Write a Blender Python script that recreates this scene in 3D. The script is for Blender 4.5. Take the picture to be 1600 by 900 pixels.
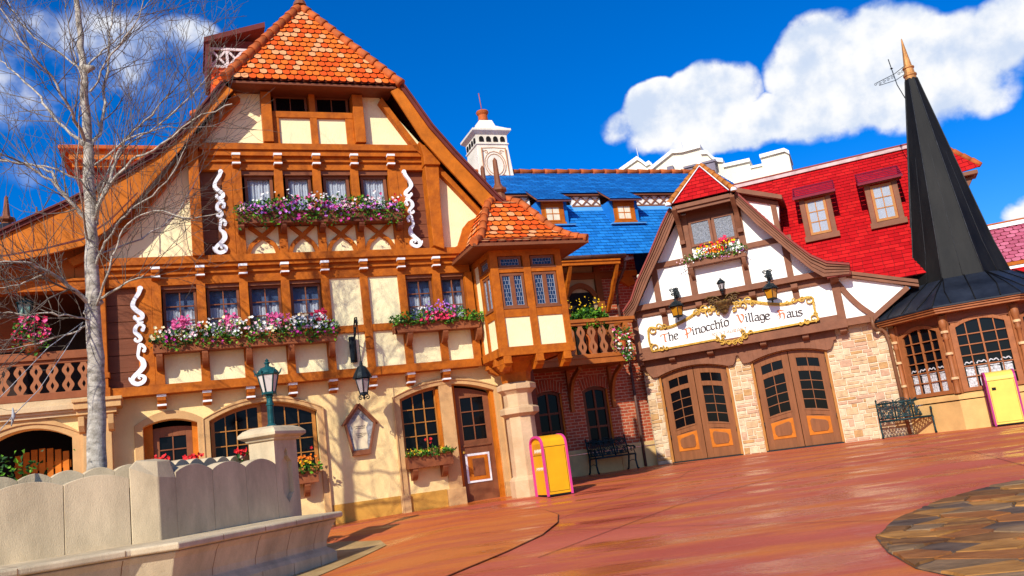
import bpy, math, random
from mathutils import Vector, Matrix
R = math.radians
rnd = random.Random(7)
for o in list(bpy.data.objects): bpy.data.objects.remove(o, do_unlink=True)
scene = bpy.context.scene
col = scene.collection

# ------------------------------------------------------------ camera
cam_d = bpy.data.cameras.new('camera'); cam = bpy.data.objects.new('camera', cam_d); col.objects.link(cam)
cam_d.sensor_width = 36.0; cam_d.lens = 36.0*1337/1600; cam_d.clip_start = .1; cam_d.clip_end = 3000
# aim: 11.2 degrees above the horizon, rolled 7.5 degrees; held .75 m above the doorsteps
colr = Vector((.9914407, .0252917, -.1280845)); colu = Vector((.1305577, -.1920624, .9726596)); colb = Vector((0, -.9810568, -.1937205))
m = Matrix((colr, colu, colb)).transposed().to_4x4(); m.translation = Vector((0, 0, .75))
cam.matrix_world = m
scene.camera = cam

# ------------------------------------------------------------ sun and sky
SUN_EL, SUN_AZ = 33.5, 21.3           # azimuth: degrees left of straight behind the camera
sd = Vector((-math.sin(R(SUN_AZ))*math.cos(R(SUN_EL)), -math.cos(R(SUN_AZ))*math.cos(R(SUN_EL)), math.sin(R(SUN_EL))))
sl = bpy.data.lights.new('sun', 'SUN'); sl.energy = 5.0; sl.angle = R(.5); sl.color = (1, .95, .86)
so = bpy.data.objects.new('sun', sl); col.objects.link(so); so.rotation_euler = sd.to_track_quat('Z', 'Y').to_euler(); so.location = (-10, -20, 30)

w = bpy.data.worlds.new('World'); scene.world = w; w.use_nodes = True
nt = w.node_tree; N = nt.nodes; L = nt.links; N.clear()
def nd(tree, t, **k):
    n = tree.nodes.new(t)
    for a, b in k.items(): setattr(n, a, b)
    return n
def vm(op, a, b=None, tree=nt):
    n = nd(tree, 'ShaderNodeVectorMath', operation=op)
    for i, v in enumerate((a, b)):
        if v is None: continue
        if isinstance(v, (tuple, Vector)): n.inputs[i].default_value = v
        else: tree.links.new(v, n.inputs[i])
    return n
def ma(op, a, b=None, c=None, tree=nt, clamp=False):
    n = nd(tree, 'ShaderNodeMath', operation=op, use_clamp=clamp)
    for i, v in enumerate((a, b, c)):
        if v is None: continue
        if isinstance(v, (int, float)): n.inputs[i].default_value = v
        else: tree.links.new(v, n.inputs[i])
    return n.outputs[0]
sky = nd(nt, 'ShaderNodeTexSky', sky_type='NISHITA', sun_disc=False)
sky.sun_elevation = R(SUN_EL); sky.sun_rotation = math.atan2(sd.x, sd.y); sky.altitude = 100; sky.air_density = 1.0; sky.dust_density = .9; sky.ozone_density = 3.5
hs = nd(nt, 'ShaderNodeHueSaturation'); hs.inputs['Value'].default_value = 1.12; hs.inputs['Saturation'].default_value = 1.5; hs.inputs['Hue'].default_value = .497; L.new(sky.outputs[0], hs.inputs['Color'])
tc = nd(nt, 'ShaderNodeTexCoord')
skc = vm('MULTIPLY', hs.outputs[0], (.6, .82, 1.22)).outputs[0]
# cloud banks: soft ellipses over azimuth and elevation of the sky, broken up with noise
def noise_at(vec, scale, detail, rough=.55):
    n = nd(nt, 'ShaderNodeTexNoise'); n.inputs['Scale'].default_value = scale; n.inputs['Detail'].default_value = detail
    n.inputs['Roughness'].default_value = rough; L.new(vec, n.inputs['Vector']); return n.outputs['Fac']
dirv = vm('NORMALIZE', tc.outputs['Generated']).outputs[0]
wn = nd(nt, 'ShaderNodeTexNoise'); wn.inputs['Scale'].default_value = 14; wn.inputs['Detail'].default_value = 5; L.new(dirv, wn.inputs['Vector'])
wob = vm('MULTIPLY', vm('SUBTRACT', wn.outputs['Color'], (.5, .5, .5)).outputs[0], (.045, .045, .045)).outputs[0]
dw = vm('ADD', dirv, wob).outputs[0]
sp = nd(nt, 'ShaderNodeSeparateXYZ'); L.new(dw, sp.inputs[0])
az = ma('MULTIPLY', ma('ARCTAN2', sp.outputs[0], sp.outputs[1]), 57.2958)
el = ma('MULTIPLY', ma('ARCSINE', sp.outputs[2]), 57.2958)
CLOUDS = [(9.3,20.6,1.7,1.1,.55),(12,20.8,3.1,2.3,1),(15.4,21.3,3.5,2.5,1),(17.9,18.9,6.4,1.5,.9),(22.7,21.1,3.6,3.3,1),(26.5,21,3.9,3,1),
          (24.3,18.5,6.2,1.9,.95),(29,19.3,4.8,3.2,.95),(30,17.4,3.1,1.9,.6),(32.6,19.9,2.9,2.2,.75),(34.1,20.5,2.3,1.8,.7),
          (-28.2,26,9,4,.26),(-20.4,28.7,2.2,1.6,.26),(-24.8,27.5,6,3,.25),(-33,22,6,3,.24),(31.5,10.2,1.2,.7,.5),(60,22,9,3,.9),(-70,25,12,4,.8),(150,24,20,5,.9),(-140,30,15,5,.8)]
acc = None
for (a, e, rx, ry, s_) in CLOUDS:
    dx = ma('MULTIPLY', ma('SUBTRACT', az, a), 1/rx); dy = ma('MULTIPLY', ma('SUBTRACT', el, e), 1/ry)
    r2 = ma('ADD', ma('MULTIPLY', dx, dx), ma('MULTIPLY', dy, dy))
    f = ma('MULTIPLY', ma('SUBTRACT', 1.25, r2, clamp=True), s_)
    acc = f if acc is None else ma('MAXIMUM', acc, f)
n1 = noise_at(dirv, 15, 7, .54)
n1b = noise_at(vm('ADD', dirv, (-.010, -.005, .016)).outputs[0], 15, 7, .54)
dens = ma('ADD', acc, ma('MULTIPLY', ma('MULTIPLY', ma('SUBTRACT', n1, .5), 1.9), ma('MULTIPLY', acc, 3, clamp=True)))
mr = nd(nt, 'ShaderNodeMapRange', interpolation_type='SMOOTHSTEP'); L.new(dens, mr.inputs[0]); mr.inputs[1].default_value = .08; mr.inputs[2].default_value = .62
rel = ma('ADD', ma('MULTIPLY', ma('SUBTRACT', n1, n1b), 1.6), ma('MULTIPLY', noise_at(dirv, 11, 5), .45))
mr2 = nd(nt, 'ShaderNodeMapRange', interpolation_type='SMOOTHSTEP'); L.new(rel, mr2.inputs[0]); mr2.inputs[1].default_value = -.05; mr2.inputs[2].default_value = .45
cc = nd(nt, 'ShaderNodeMix', data_type='RGBA'); L.new(mr2.outputs[0], cc.inputs[0]); cc.inputs[6].default_value = (.62, .72, .90, 1); cc.inputs[7].default_value = (1, 1, 1, 1)
SKY_S = .115
cs = vm('SCALE', cc.outputs[2]); cs.inputs[3].default_value = .95/SKY_S
mx = nd(nt, 'ShaderNodeMix', data_type='RGBA'); L.new(mr.outputs[0], mx.inputs[0]); L.new(skc, mx.inputs[6]); L.new(cs.outputs[0], mx.inputs[7])
bg = nd(nt, 'ShaderNodeBackground'); bg.inputs['Strength'].default_value = SKY_S; L.new(mx.outputs[2], bg.inputs['Color'])
wo = nd(nt, 'ShaderNodeOutputWorld'); L.new(bg.outputs[0], wo.inputs[0])
vs = scene.view_settings; vs.view_transform = 'Standard'; vs.look = 'None'; vs.gamma = 1; vs.use_curve_mapping = False; vs.exposure = .12

# ------------------------------------------------------------ materials
MATS = {}
def pm(name, c, rough=.65, var=.14, scale=2.5, bump=.12, bscale=30, stretch=(1, 1, 1), metal=0, spec=.2, c2=None, speck=0):
    """painted or mineral surface: its own colour wandering a little, fine bump, object-space"""
    if name in MATS: return MATS[name]
    m = bpy.data.materials.new(name); m.use_nodes = True; t = m.node_tree; b = t.nodes['Principled BSDF']
    tcn = nd(t, 'ShaderNodeTexCoord'); mp = nd(t, 'ShaderNodeMapping'); t.links.new(tcn.outputs['Object'], mp.inputs[0]); mp.inputs['Scale'].default_value = stretch
    n = nd(t, 'ShaderNodeTexNoise'); n.inputs['Scale'].default_value = scale; n.inputs['Detail'].default_value = 8; n.inputs['Roughness'].default_value = .65
    t.links.new(mp.outputs[0], n.inputs['Vector'])
    mxn = nd(t, 'ShaderNodeMix', data_type='RGBA')
    mrn = nd(t, 'ShaderNodeMapRange'); t.links.new(n.outputs['Fac'], mrn.inputs[0]); mrn.inputs[1].default_value = .3; mrn.inputs[2].default_value = .7
    t.links.new(mrn.outputs[0], mxn.inputs[0])
    lo = tuple(max(0, x*(1-var*1.4)) for x in c); hi = tuple(min(1, x*(1+var)) for x in c)
    if c2: hi = c2
    mxn.inputs[6].default_value = (*lo, 1); mxn.inputs[7].default_value = (*hi, 1)
    out = mxn.outputs[2]
    if speck:
        sn = nd(t, 'ShaderNodeTexNoise'); sn.inputs['Scale'].default_value = 130; sn.inputs['Detail'].default_value = 3; t.links.new(tcn.outputs['Object'], sn.inputs['Vector'])
        sr = nd(t, 'ShaderNodeMapRange'); t.links.new(sn.outputs['Fac'], sr.inputs[0]); sr.inputs[1].default_value = .28; sr.inputs[2].default_value = .42; sr.inputs[3].default_value = 1-speck
        mm = nd(t, 'ShaderNodeVectorMath', operation='SCALE'); t.links.new(out, mm.inputs[0]); t.links.new(sr.outputs[0], mm.inputs[3]); out = mm.outputs[0]
    t.links.new(out, b.inputs['Base Color'])
    b.inputs['Roughness'].default_value = rough; b.inputs['Metallic'].default_value = metal; b.inputs['Specular IOR Level'].default_value = spec
    if bump:
        n2 = nd(t, 'ShaderNodeTexNoise'); n2.inputs['Scale'].default_value = bscale; n2.inputs['Detail'].default_value = 5; t.links.new(mp.outputs[0], n2.inputs['Vector'])
        bp = nd(t, 'ShaderNodeBump'); bp.inputs['Strength'].default_value = bump; bp.inputs['Distance'].default_value = .02; t.links.new(n2.outputs['Fac'], bp.inputs['Height'])
        t.links.new(bp.outputs[0], b.inputs['Normal'])
    MATS[name] = m; return m
WOODX = (.25, 1, 4); WOODZ = (4, 1, .25)
ORANGE = pm('orange_timber_paint', (.46, .106, .008), .65, .26, 4.5, .4, 16, (1, 1, 1), c2=(.54, .14, .006))
ORANGE2 = pm('orange_board_paint', (.53, .145, .008), .65, .2, 3, .25, 12)
MIDBROWN = pm('brown_box_paint', (.27, .082, .028), .6, .16, 3, .2, 14)
SIDING = pm('dark_siding_paint', (.19, .06, .026), .6, .2, 2.5, .25, 14, (.3, 1, 3))
MAROON = pm('maroon_edge_paint', (.14, .03, .022), .6, .2)
CREAM = pm('cream_stucco', (.90, .80, .45), .85, .06, 2.2, .35, 45)
PEACH = pm('peach_stucco', (.88, .64, .275), .85, .09, 1.6, .35, 45)
OCHRE = pm('ochre_plinth_paint', (.60, .30, .05), .8, .14, 2, .3, 30)
TRIM = pm('tan_cast_stone', (.58, .335, .135), .8, .12, 2.5, .3, 40)
STONE = pm('pale_cast_stone', (.62, .44, .24), .85, .12, 2.2, .3, 40)
WHITEWALL = pm('white_stucco', (.90, .87, .78), .85, .04, 2, .3, 40)
PBROWN = pm('chestnut_timber_paint', (.215, .083, .04), .6, .18, 3, .25, 12)
PDOOR = pm('chestnut_door_varnish', (.23, .080, .026), .45, .16, 3, .15, 12, (3, 1, .4))
WHITE = pm('white_gloss_paint', (.86, .86, .84), .45, .05, 3, .1)
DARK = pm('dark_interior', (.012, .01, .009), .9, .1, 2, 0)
SASH = pm('brown_sash_paint', (.22, .075, .03), .5, .15, 4, .1)
SASH2 = pm('tan_sash_varnish', (.42, .17, .035), .45, .15, 4, .1)
SLATE_D = pm('spire_dark_lead', (.006, .006, .007), .6, .5, .9, .12, 9, (2, 2, .35), metal=0, spec=.15, c2=(.014, .013, .011))
LEADBLUE = pm('skirt_blue_lead', (.009, .012, .020), .5, .35, 1.4, .12, 9, metal=0, spec=.25, c2=(.022, .027, .038))
IRON = pm('dark_cast_iron', (.016, .022, .024), .45, .3, 5, .2, 40, metal=.3)
GREENIRON = pm('verdigris_lamp_paint', (.012, .085, .085), .42, .35, 6, .25, 30, metal=.2)
GOLD = pm('gold_leaf_paint', (.52, .29, .045), .38, .25, 8, .3, 30, metal=.35)
TERRA = [pm('tile_orange', (.76, .15, .014), .75, .16, 6, .3, 60), pm('tile_red_orange', (.72, .085, .007), .75, .16, 6, .3, 60), pm('tile_peach', (.78, .33, .13), .7, .14, 6, .3, 60)]
RIDGE = pm('ridge_terracotta', (.46, .105, .022), .7, .28, 3, .35, 30)
BLUES = [pm('shingle_blue', (.008, .17, .52), .7, .16, 4, .3, 30), pm('shingle_blue_deep', (.006, .145, .46), .7, .16, 4, .3, 30), pm('shingle_blue_light', (.012, .20, .58), .7, .16, 4, .3, 30)]
BLUEFLASH = pm('pale_blue_flashing', (.10, .33, .62), .5, .12, 3, .1)
REDS = [pm('shingle_red', (.45, .006, .008), .75, .12, 4, .3, 30, spec=.1), pm('shingle_red_deep', (.40, .005, .007), .75, .12, 4, .3, 30, spec=.1), pm('shingle_red_light', (.50, .010, .010), .75, .12, 4, .3, 30, spec=.1)]
PINKS = [pm('shingle_pink', (.50, .13, .19), .6, .16, 4, .2, 30), pm('shingle_rose', (.42, .09, .14), .6, .16, 4, .2, 30)]
WINE = pm('dormer_wine_shingle', (.20, .007, .022), .6, .2, 4, .25, 40, (.4, 1, 3))
DARKTILE = pm('tile_gap_shadow', (.12, .02, .008)); DARKBLUE = pm('shingle_gap_blue', (.002, .03, .12)); DARKRED = pm('shingle_gap_red', (.12, .003, .004))
TERRA4 = TERRA+[DARKTILE]; BLUES4 = BLUES+[DARKBLUE]; REDS4 = REDS+[DARKRED]
YELLOW = pm('yellow_enamel', (.80, .42, .012), .38, .1, 2, .06, 10)
YELLOW2 = pm('ochre_enamel', (.62, .26, .008), .4, .1, 2, .06, 10)
PINK = pm('pink_enamel', (.62, .05, .22), .4, .12, 3, .05, 10)
BARK = pm('pale_mottled_bark', (.24, .20, .14), .85, .35, 8, .5, 45, (1, 1, 1.6), c2=(.62, .56, .45))
TWIG = pm('grey_twig_bark', (.15, .12, .09), .85, .3, 6, .3, 40)
GREEN = [pm('leaf_green', (.045, .15, .014), .55, .3, 12, 0), pm('leaf_bright_green', (.14, .33, .02), .55, .3, 12, 0), pm('leaf_dark_green', (.018, .07, .012), .55, .3, 12, 0)]
FL = {k: pm('petal_'+k, c, .6, .15, 14, 0) for k, c in dict(white=(.85, .82, .74), pink=(.75, .12, .30), lilac=(.62, .20, .62), magenta=(.55, .04, .28), red=(.62, .018, .02),
      crimson=(.70, .03, .09), yellow=(.82, .50, .01), orange=(.80, .19, .01), cream=(.85, .70, .38), pale_pink=(.82, .50, .52), violet=(.26, .12, .45)).items()}
SOIL = pm('dark_soil', (.04, .025, .015), .95, .3, 8, .5)
CONC = pm('fountain_cast_stone', (.58, .45, .27), .9, .24, 2.0, .3, 120, (1, 1, .4), speck=.34, spec=.1)
CURT = pm('white_curtain', (.85, .85, .85), .9, .05, 5, 0)
LACE = pm('lace_curtain', (.30, .27, .26), .9, .35, 26, 0, c2=(.86, .83, .80))

def glass(name, c, tr, rough=.04, sp=.35):
    if name in MATS: return MATS[name]
    m = bpy.data.materials.new(name); m.use_nodes = True; t = m.node_tree; b = t.nodes['Principled BSDF']
    b.inputs['Base Color'].default_value = (*c, 1); b.inputs['Roughness'].default_value = rough; b.inputs['Specular IOR Level'].default_value = sp
    if tr:
        tb = nd(t, 'ShaderNodeBsdfTransparent'); tb.inputs[0].default_value = (.92, .94, .96, 1) if tr < 1 else (*c, 1)
        ms = nd(t, 'ShaderNodeMixShader'); ms.inputs[0].default_value = min(tr, .9); t.links.new(b.outputs[0], ms.inputs[1]); t.links.new(tb.outputs[0], ms.inputs[2])
        t.links.new(ms.outputs[0], t.nodes['Material Output'].inputs[0])
    MATS[name] = m; return m
DGLASS = glass('dark_window_glass', (.004, .004, .005), 0, .07, .13)
CGLASS = glass('clear_window_glass', (.02, .03, .05), .86)
BGLASS = glass('leaded_blue_glass', (.012, .03, .075), 0, .12)
AMBER = glass('amber_lantern_glass', (.50, .21, .012), 0, .3)
FROST = glass('frosted_lantern_glass', (.62, .55, .47), 0, .35)
PGLASS = glass('pale_lantern_glass', (.45, .38, .36), .35, .2)

# ------------------------------------------------------------ mesh builder
class MB:
    def __init__(s): s.v = []; s.f = []; s.m = []; s.s = []; s.T = None
    def vert(s, p):
        if s.T is not None: p = s.T @ Vector(p)
        s.v.append(tuple(p)); return len(s.v)-1
    def face(s, idx, mi=0, sm=False): s.f.append(idx); s.m.append(mi); s.s.append(sm)
    def poly(s, pts, mi=0): s.face([s.vert(p) for p in pts], mi); return s
    def box(s, x0, x1, y0, y1, z0, z1, mi=0):
        if x0 > x1: x0, x1 = x1, x0
        if y0 > y1: y0, y1 = y1, y0
        if z0 > z1: z0, z1 = z1, z0
        a = [s.vert(p) for p in ((x0,y0,z0),(x1,y0,z0),(x1,y1,z0),(x0,y1,z0),(x0,y0,z1),(x1,y0,z1),(x1,y1,z1),(x0,y1,z1))]
        for q in ((3,2,1,0),(4,5,6,7),(0,1,5,4),(1,2,6,5),(2,3,7,6),(3,0,4,7)): s.face([a[i] for i in q], mi)
        return s
    def prism(s, pts, y0, y1, mi=0, axis='y'):
        """polygon in x,z (axis y) or x,y (axis z) or y,z (axis x) extruded"""
        n = len(pts)
        ar = sum(pts[i][0]*pts[(i+1) % n][1]-pts[(i+1) % n][0]*pts[i][1] for i in range(n))
        if ar < 0: pts = pts[::-1]
        if axis == 'y': g = lambda p, t: (p[0], t, p[1])
        elif axis == 'z': g = lambda p, t: (p[0], p[1], t)
        else: g = lambda p, t: (t, p[0], p[1])
        a = [s.vert(g(p, y0)) for p in pts]; b = [s.vert(g(p, y1)) for p in pts]
        if axis == 'y': s.face(a, mi); s.face(b[::-1], mi)
        else: s.face(a[::-1], mi); s.face(b, mi)
        for i in range(n):
            j = (i+1) % n
            s.face([a[j], a[i], b[i], b[j]] if axis == 'y' else [a[i], a[j], b[j], b[i]], mi)
        return s
    def quadx(s, x0, x1, z0a, z1a, z0b, z1b, y0, y1, mi=0):
        return s.prism([(x0, z0a), (x1, z0b), (x1, z1b), (x0, z1a)], y0, y1, mi)
    def tube(s, pts, r, n=8, mi=0, caps=True, sm=True):
        pts = [Vector(p) for p in pts]; k = len(pts)
        rr = r if isinstance(r, (list, tuple)) else [r]*k
        rings = []; up = None
        for i, p in enumerate(pts):
            d = (pts[min(i+1, k-1)]-pts[max(i-1, 0)]).normalized()
            if up is None: up = Vector((0, 0, 1)) if abs(d.z) < .9 else Vector((1, 0, 0))
            u = d.cross(up)
            if u.length < 1e-5: u = d.orthogonal()
            u.normalize(); v = u.cross(d).normalized(); up = v
            rings.append([s.vert(p+(u*math.cos(a)+v*math.sin(a))*rr[i]) for a in (2*math.pi*j/n for j in range(n))])
        for i in range(k-1):
            for j in range(n):
                s.face([rings[i][j], rings[i][(j+1) % n], rings[i+1][(j+1) % n], rings[i+1][j]][::-1], mi, sm)
        if caps: s.face(rings[0], mi); s.face(rings[-1][::-1], mi)
        return s
    def lathe(s, prof, c=(0, 0, 0), n=16, mi=0, rot=0, sm=False):
        """profile [(r,z)] turned round the z axis"""
        rings = []
        for r_, z in prof:
            rings.append([s.vert((c[0]+r_*math.cos(rot+2*math.pi*j/n), c[1]+r_*math.sin(rot+2*math.pi*j/n), c[2]+z)) for j in range(n)])
        for i in range(len(rings)-1):
            for j in range(n): s.face([rings[i][j], rings[i][(j+1) % n], rings[i+1][(j+1) % n], rings[i+1][j]], mi, sm)
        s.face(rings[0][::-1], mi); s.face(rings[-1], mi)
        return s
    def ribbon(s, pts, wd, y0, y1, mi=0, smooth=4, nib=None):
        """flat ribbon following pts (x,z), width wd (number or list), thick from y0 to y1"""
        k = len(pts); ws = wd if isinstance(wd, (list, tuple)) else [wd]*k
        P = []; W = []
        if smooth:
            for i in range(k-1):
                p0, p1, p2, p3 = pts[max(i-1, 0)], pts[i], pts[i+1], pts[min(i+2, k-1)]
                for q in range(smooth):
                    t = q/smooth
                    P.append(tuple(.5*((2*p1[c])+(-p0[c]+p2[c])*t+(2*p0[c]-5*p1[c]+4*p2[c]-p3[c])*t*t+(-p0[c]+3*p1[c]-3*p2[c]+p3[c])*t**3) for c in (0, 1)))
                    W.append(ws[i]*(1-t)+ws[i+1]*t)
            P.append(pts[-1]); W.append(ws[-1])
        else: P = list(pts); W = ws
        a = []
        for i, p in enumerate(P):
            if nib: ox, oz = math.cos(nib)*W[i]/2, math.sin(nib)*W[i]/2
            else:
                q0 = P[max(i-1, 0)]; q1 = P[min(i+1, len(P)-1)]; dx, dz = q1[0]-q0[0], q1[1]-q0[1]; l = math.hypot(dx, dz) or 1
                ox, oz = -dz/l*W[i]/2, dx/l*W[i]/2
            a.append([s.vert((p[0]+ox, y0, p[1]+oz)), s.vert((p[0]-ox, y0, p[1]-oz)), s.vert((p[0]+ox, y1, p[1]+oz)), s.vert((p[0]-ox, y1, p[1]-oz))])
        for i in range(len(a)-1):
            b, c = a[i], a[i+1]
            s.face([b[0], b[1], c[1], c[0]], mi); s.face([b[2], c[2], c[3], b[3]], mi); s.face([b[0], c[0], c[2], b[2]], mi); s.face([b[1], b[3], c[3], c[1]], mi)
        b = a[0]; s.face([b[0], b[2], b[3], b[1]], mi); b = a[-1]; s.face([b[0], b[1], b[3], b[2]], mi)
        return s
    def build(s, name, mats, parent=None, bevel=0, label=None):
        me = bpy.data.meshes.new(name); me.from_pydata(s.v, [], s.f)
        if not isinstance(mats, (list, tuple)): mats = [mats]
        for mt in mats: me.materials.append(mt)
        me.polygons.foreach_set('material_index', s.m); me.polygons.foreach_set('use_smooth', s.s)
        me.update()
        o = bpy.data.objects.new(name, me); col.objects.link(o)
        if parent is not None: o.parent = parent
        if bevel:
            b = o.modifiers.new('bevel', 'BEVEL'); b.width = bevel; b.segments = 2; b.limit_method = 'ANGLE'; b.angle_limit = R(40); b.harden_normals = False
        if label: o['label'] = label
        return o

def build_each(mb, name, mats, parent=None, bevel=0):
    """one object for every separate solid collected in mb"""
    par = list(range(len(mb.v)))
    def find(a):
        while par[a] != a: par[a] = par[par[a]]; a = par[a]
        return a
    for f in mb.f:
        r0 = find(f[0])
        for i in f[1:]: par[find(i)] = r0
    groups = {}
    for fi, f in enumerate(mb.f): groups.setdefault(find(f[0]), []).append(fi)
    for g in groups.values():
        n = MB(); mp = {}
        for fi in g:
            idx = []
            for i in mb.f[fi]:
                if i not in mp: mp[i] = len(n.v); n.v.append(mb.v[i])
                idx.append(mp[i])
            n.face(idx, mb.m[fi], mb.s[fi])
        n.build(name, mats, parent, bevel)

class Frame:
    def __init__(s, x, y, ang, z=0): s.o = Vector((x, y, z)); s.a = ang; s.M = Matrix.Translation(s.o) @ Matrix.Rotation(ang, 4, 'Z')
    def w(s, x, y, z): return s.M @ Vector((x, y, z))
FA = Frame(-1.394, 18.644, .3828086); FP = Frame(6.762, 25.377, -.3768629); FM = Frame(3.154, 26.717, .3828086); FW = Frame(0, 0, 0)
def tag(o, label, cat, group=None, kind=None):
    if label: o['label'] = label
    if cat: o['category'] = cat
    if group: o['group'] = group
    if kind: o['kind'] = kind
    return o
def thing(name, label, cat, fr=FW, loc=(0, 0, 0), rot=0, group=None):
    o = bpy.data.objects.new(name, None); o.empty_display_size = .2; col.objects.link(o)
    o.location = fr.w(*loc); o.rotation_euler = (0, 0, fr.a+rot)
    return tag(o, label, cat, group)
def struct(name, mb, mat):
    o = mb.build(name, mat); o['kind'] = 'structure'; return o
def dup(root, fr, loc, rot=0, label=None, group=None):
    r_ = root.copy(); col.objects.link(r_); r_.location = fr.w(*loc); r_.rotation_euler = (0, 0, fr.a+rot)
    if label: r_['label'] = label
    if group: r_['group'] = group
    for ch in list(root.children):
        c = ch.copy(); col.objects.link(c); c.parent = r_
        for g in list(ch.children):
            d = g.copy(); col.objects.link(d); d.parent = c
    return r_
def arc(x0, x1, zs, rise, n=14, a=0., b=1.):
    c = (x0+x1)/2; h = (x1-x0)/2
    return [(x0+(x1-x0)*(a+(b-a)*i/n), zs+rise*(1-(((x0+(x1-x0)*(a+(b-a)*i/n))-c)/h)**2)) for i in range(n+1)]
def arcz(x, x0, x1, zs, rise): return zs+rise*(1-((x-(x0+x1)/2)/((x1-x0)/2))**2)

def clip_poly(poly, region):
    """clip polygon by convex counter-clockwise region"""
    out = poly
    for i in range(len(region)):
        a, b = region[i], region[(i+1) % len(region)]
        inp, out = out, []
        if not inp: return []
        side = lambda p: (b[0]-a[0])*(p[1]-a[1])-(b[1]-a[1])*(p[0]-a[0])
        for j in range(len(inp)):
            p, q = inp[j], inp[(j+1) % len(inp)]; sp_, sq = side(p), side(q)
            if sp_ >= 0: out.append(p)
            if (sp_ >= 0) != (sq >= 0):
                t = sp_/(sp_-sq); out.append((p[0]+(q[0]-p[0])*t, p[1]+(q[1]-p[1])*t))
    return out
def ccw(p):
    n = len(p); ar = sum(p[i][0]*p[(i+1) % n][1]-p[(i+1) % n][0]*p[i][1] for i in range(n))
    return p if ar > 0 else p[::-1]

def tiles(mb, region3, w_, h_, shape='rect', nm=3, weights=None, lift=.02, th=.012, seed=1, origin=None, jitter=.0, under=True, skip=None):
    """cover a planar convex roof polygon (3d points, first edge = eave, left to right) with overlapping tiles"""
    rr = random.Random(seed)
    P = [Vector(p) for p in region3]
    u = (P[1]-P[0]).normalized(); nrm = None
    for i in range(2, len(P)):
        nrm = (P[1]-P[0]).cross(P[i]-P[0])
        if nrm.length > 1e-6: break
    nrm.normalize()
    if nrm.z < 0: nrm = -nrm
    v = nrm.cross(u).normalized()
    if v.z < 0: v = -v
    o = P[0] if origin is None else Vector(origin)
    to2 = lambda p: ((p-o).dot(u), (p-o).dot(v))
    reg = ccw([to2(p) for p in P])
    xs = [p[0] for p in reg]; ys = [p[1] for p in reg]
    if under: mb.poly([o+u*p[0]+v*p[1]-nrm*.004 for p in reg], nm)
    row = 0; y = min(ys)
    while y < max(ys):
        off = (row % 2)*w_/2 + rr.uniform(-jitter, jitter); x = min(xs)-w_+off
        while x < max(xs)+w_:
            ww = w_*(1+rr.uniform(-jitter, jitter))
            g = w_*.035
            if shape == 'hex': q = [(x+g, y+h_*.42), (x+ww*.12, y+h_*.14), (x+ww*.34, y+.0), (x+ww*.66, y+.0), (x+ww*.88, y+h_*.14), (x+ww-g, y+h_*.42), (x+ww-g, y+h_*1.12), (x+g, y+h_*1.12)]
            else: q = [(x+g*.6, y+rr.uniform(0, .006)), (x+ww-g*.6, y+rr.uniform(0, .006)), (x+ww-g*.6, y+h_*1.08), (x+g*.6, y+h_*1.08)]
            x += ww
            cxy = (sum(p[0] for p in q)/len(q), y+h_*.5)
            if skip and skip(o+u*cxy[0]+v*cxy[1]): continue
            q = clip_poly(q, reg)
            if len(q) < 3: continue
            mi = rr.choices(range(nm), weights or [1]*nm)[0]
            lf = lambda p: lift*max(0, 1-(p[1]-y)/(h_*1.15))+.002+rr.uniform(0, .0015)
            hs_ = [lf(p) for p in q]
            top = [mb.vert(o+u*p[0]+v*p[1]+nrm*(hs_[i]+th*.5)) for i, p in enumerate(q)]
            bot = [mb.vert(o+u*p[0]+v*p[1]+nrm*(-.003)) for i, p in enumerate(q)]
            mb.face(top, mi)
            for i in range(len(q)):
                j = (i+1) % len(q); mb.face([top[i], bot[i], bot[j], top[j]], nm)
        y += h_; row += 1
    return mb
def ridge_caps(mb, a, b, r_=.1, seg=.3, n=8, mi=0):
    a, b = Vector(a), Vector(b); L_ = (b-a).length; k = max(1, round(L_/seg)); d = (b-a)/k
    for i in range(k):
        mb.tube([a+d*i-d*.04, a+d*(i+.2), a+d*(i+1.0)], [r_*1.1, r_*1.06, r_*.84], n, mi)
    return mb

def leaves(n, fn, size, seed, mats=3):
    """n small bent leaves scattered by fn(rng)->point"""
    rr = random.Random(seed); mb = MB()
    for i in range(n):
        p = Vector(fn(rr)); s_ = size*rr.uniform(.6, 1.3)
        d = Vector((rr.gauss(0, 1), rr.gauss(0, 1)-.5, rr.gauss(.3, .8))).normalized(); sdir = d.orthogonal().normalized()
        q = Matrix.Rotation(rr.uniform(0, 6.3), 3, d) @ sdir; nn = d.cross(q)*.18*s_
        a, b, c, e = p, p+d*s_*.5+q*s_*.34+nn, p+d*s_, p+d*s_*.5-q*s_*.34+nn
        mi = rr.randrange(mats)
        ia = [mb.vert(x) for x in (a, b, c, e)]; mb.face([ia[0], ia[1], ia[2]], mi); mb.face([ia[0], ia[2], ia[3]], mi)
    return mb
def blossoms(n, fn, size, seed):
    rr = random.Random(seed); mb = MB()
    for i in range(n):
        p = Vector(fn(rr)); s_ = size*rr.uniform(.65, 1.2)
        d = Vector((rr.gauss(0, .5), -1+rr.gauss(0, .4), rr.gauss(.4, .4))).normalized(); q = d.orthogonal().normalized(); q = Matrix.Rotation(rr.uniform(0, 6), 3, d) @ q; t = d.cross(q)
        c = mb.vert(p-d*s_*.12); k = 5; rim = []
        for j in range(k*2):
            a_ = math.pi*j/k; r_ = s_*(.5 if j % 2 == 0 else .34)
            rim.append(mb.vert(p+(q*math.cos(a_)+t*math.sin(a_))*r_+d*s_*(.1 if j % 2 == 0 else .02)))
        for j in range(k*2): mb.face([c, rim[j], rim[(j+1) % (2*k)]], 0)
    return mb

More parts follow.
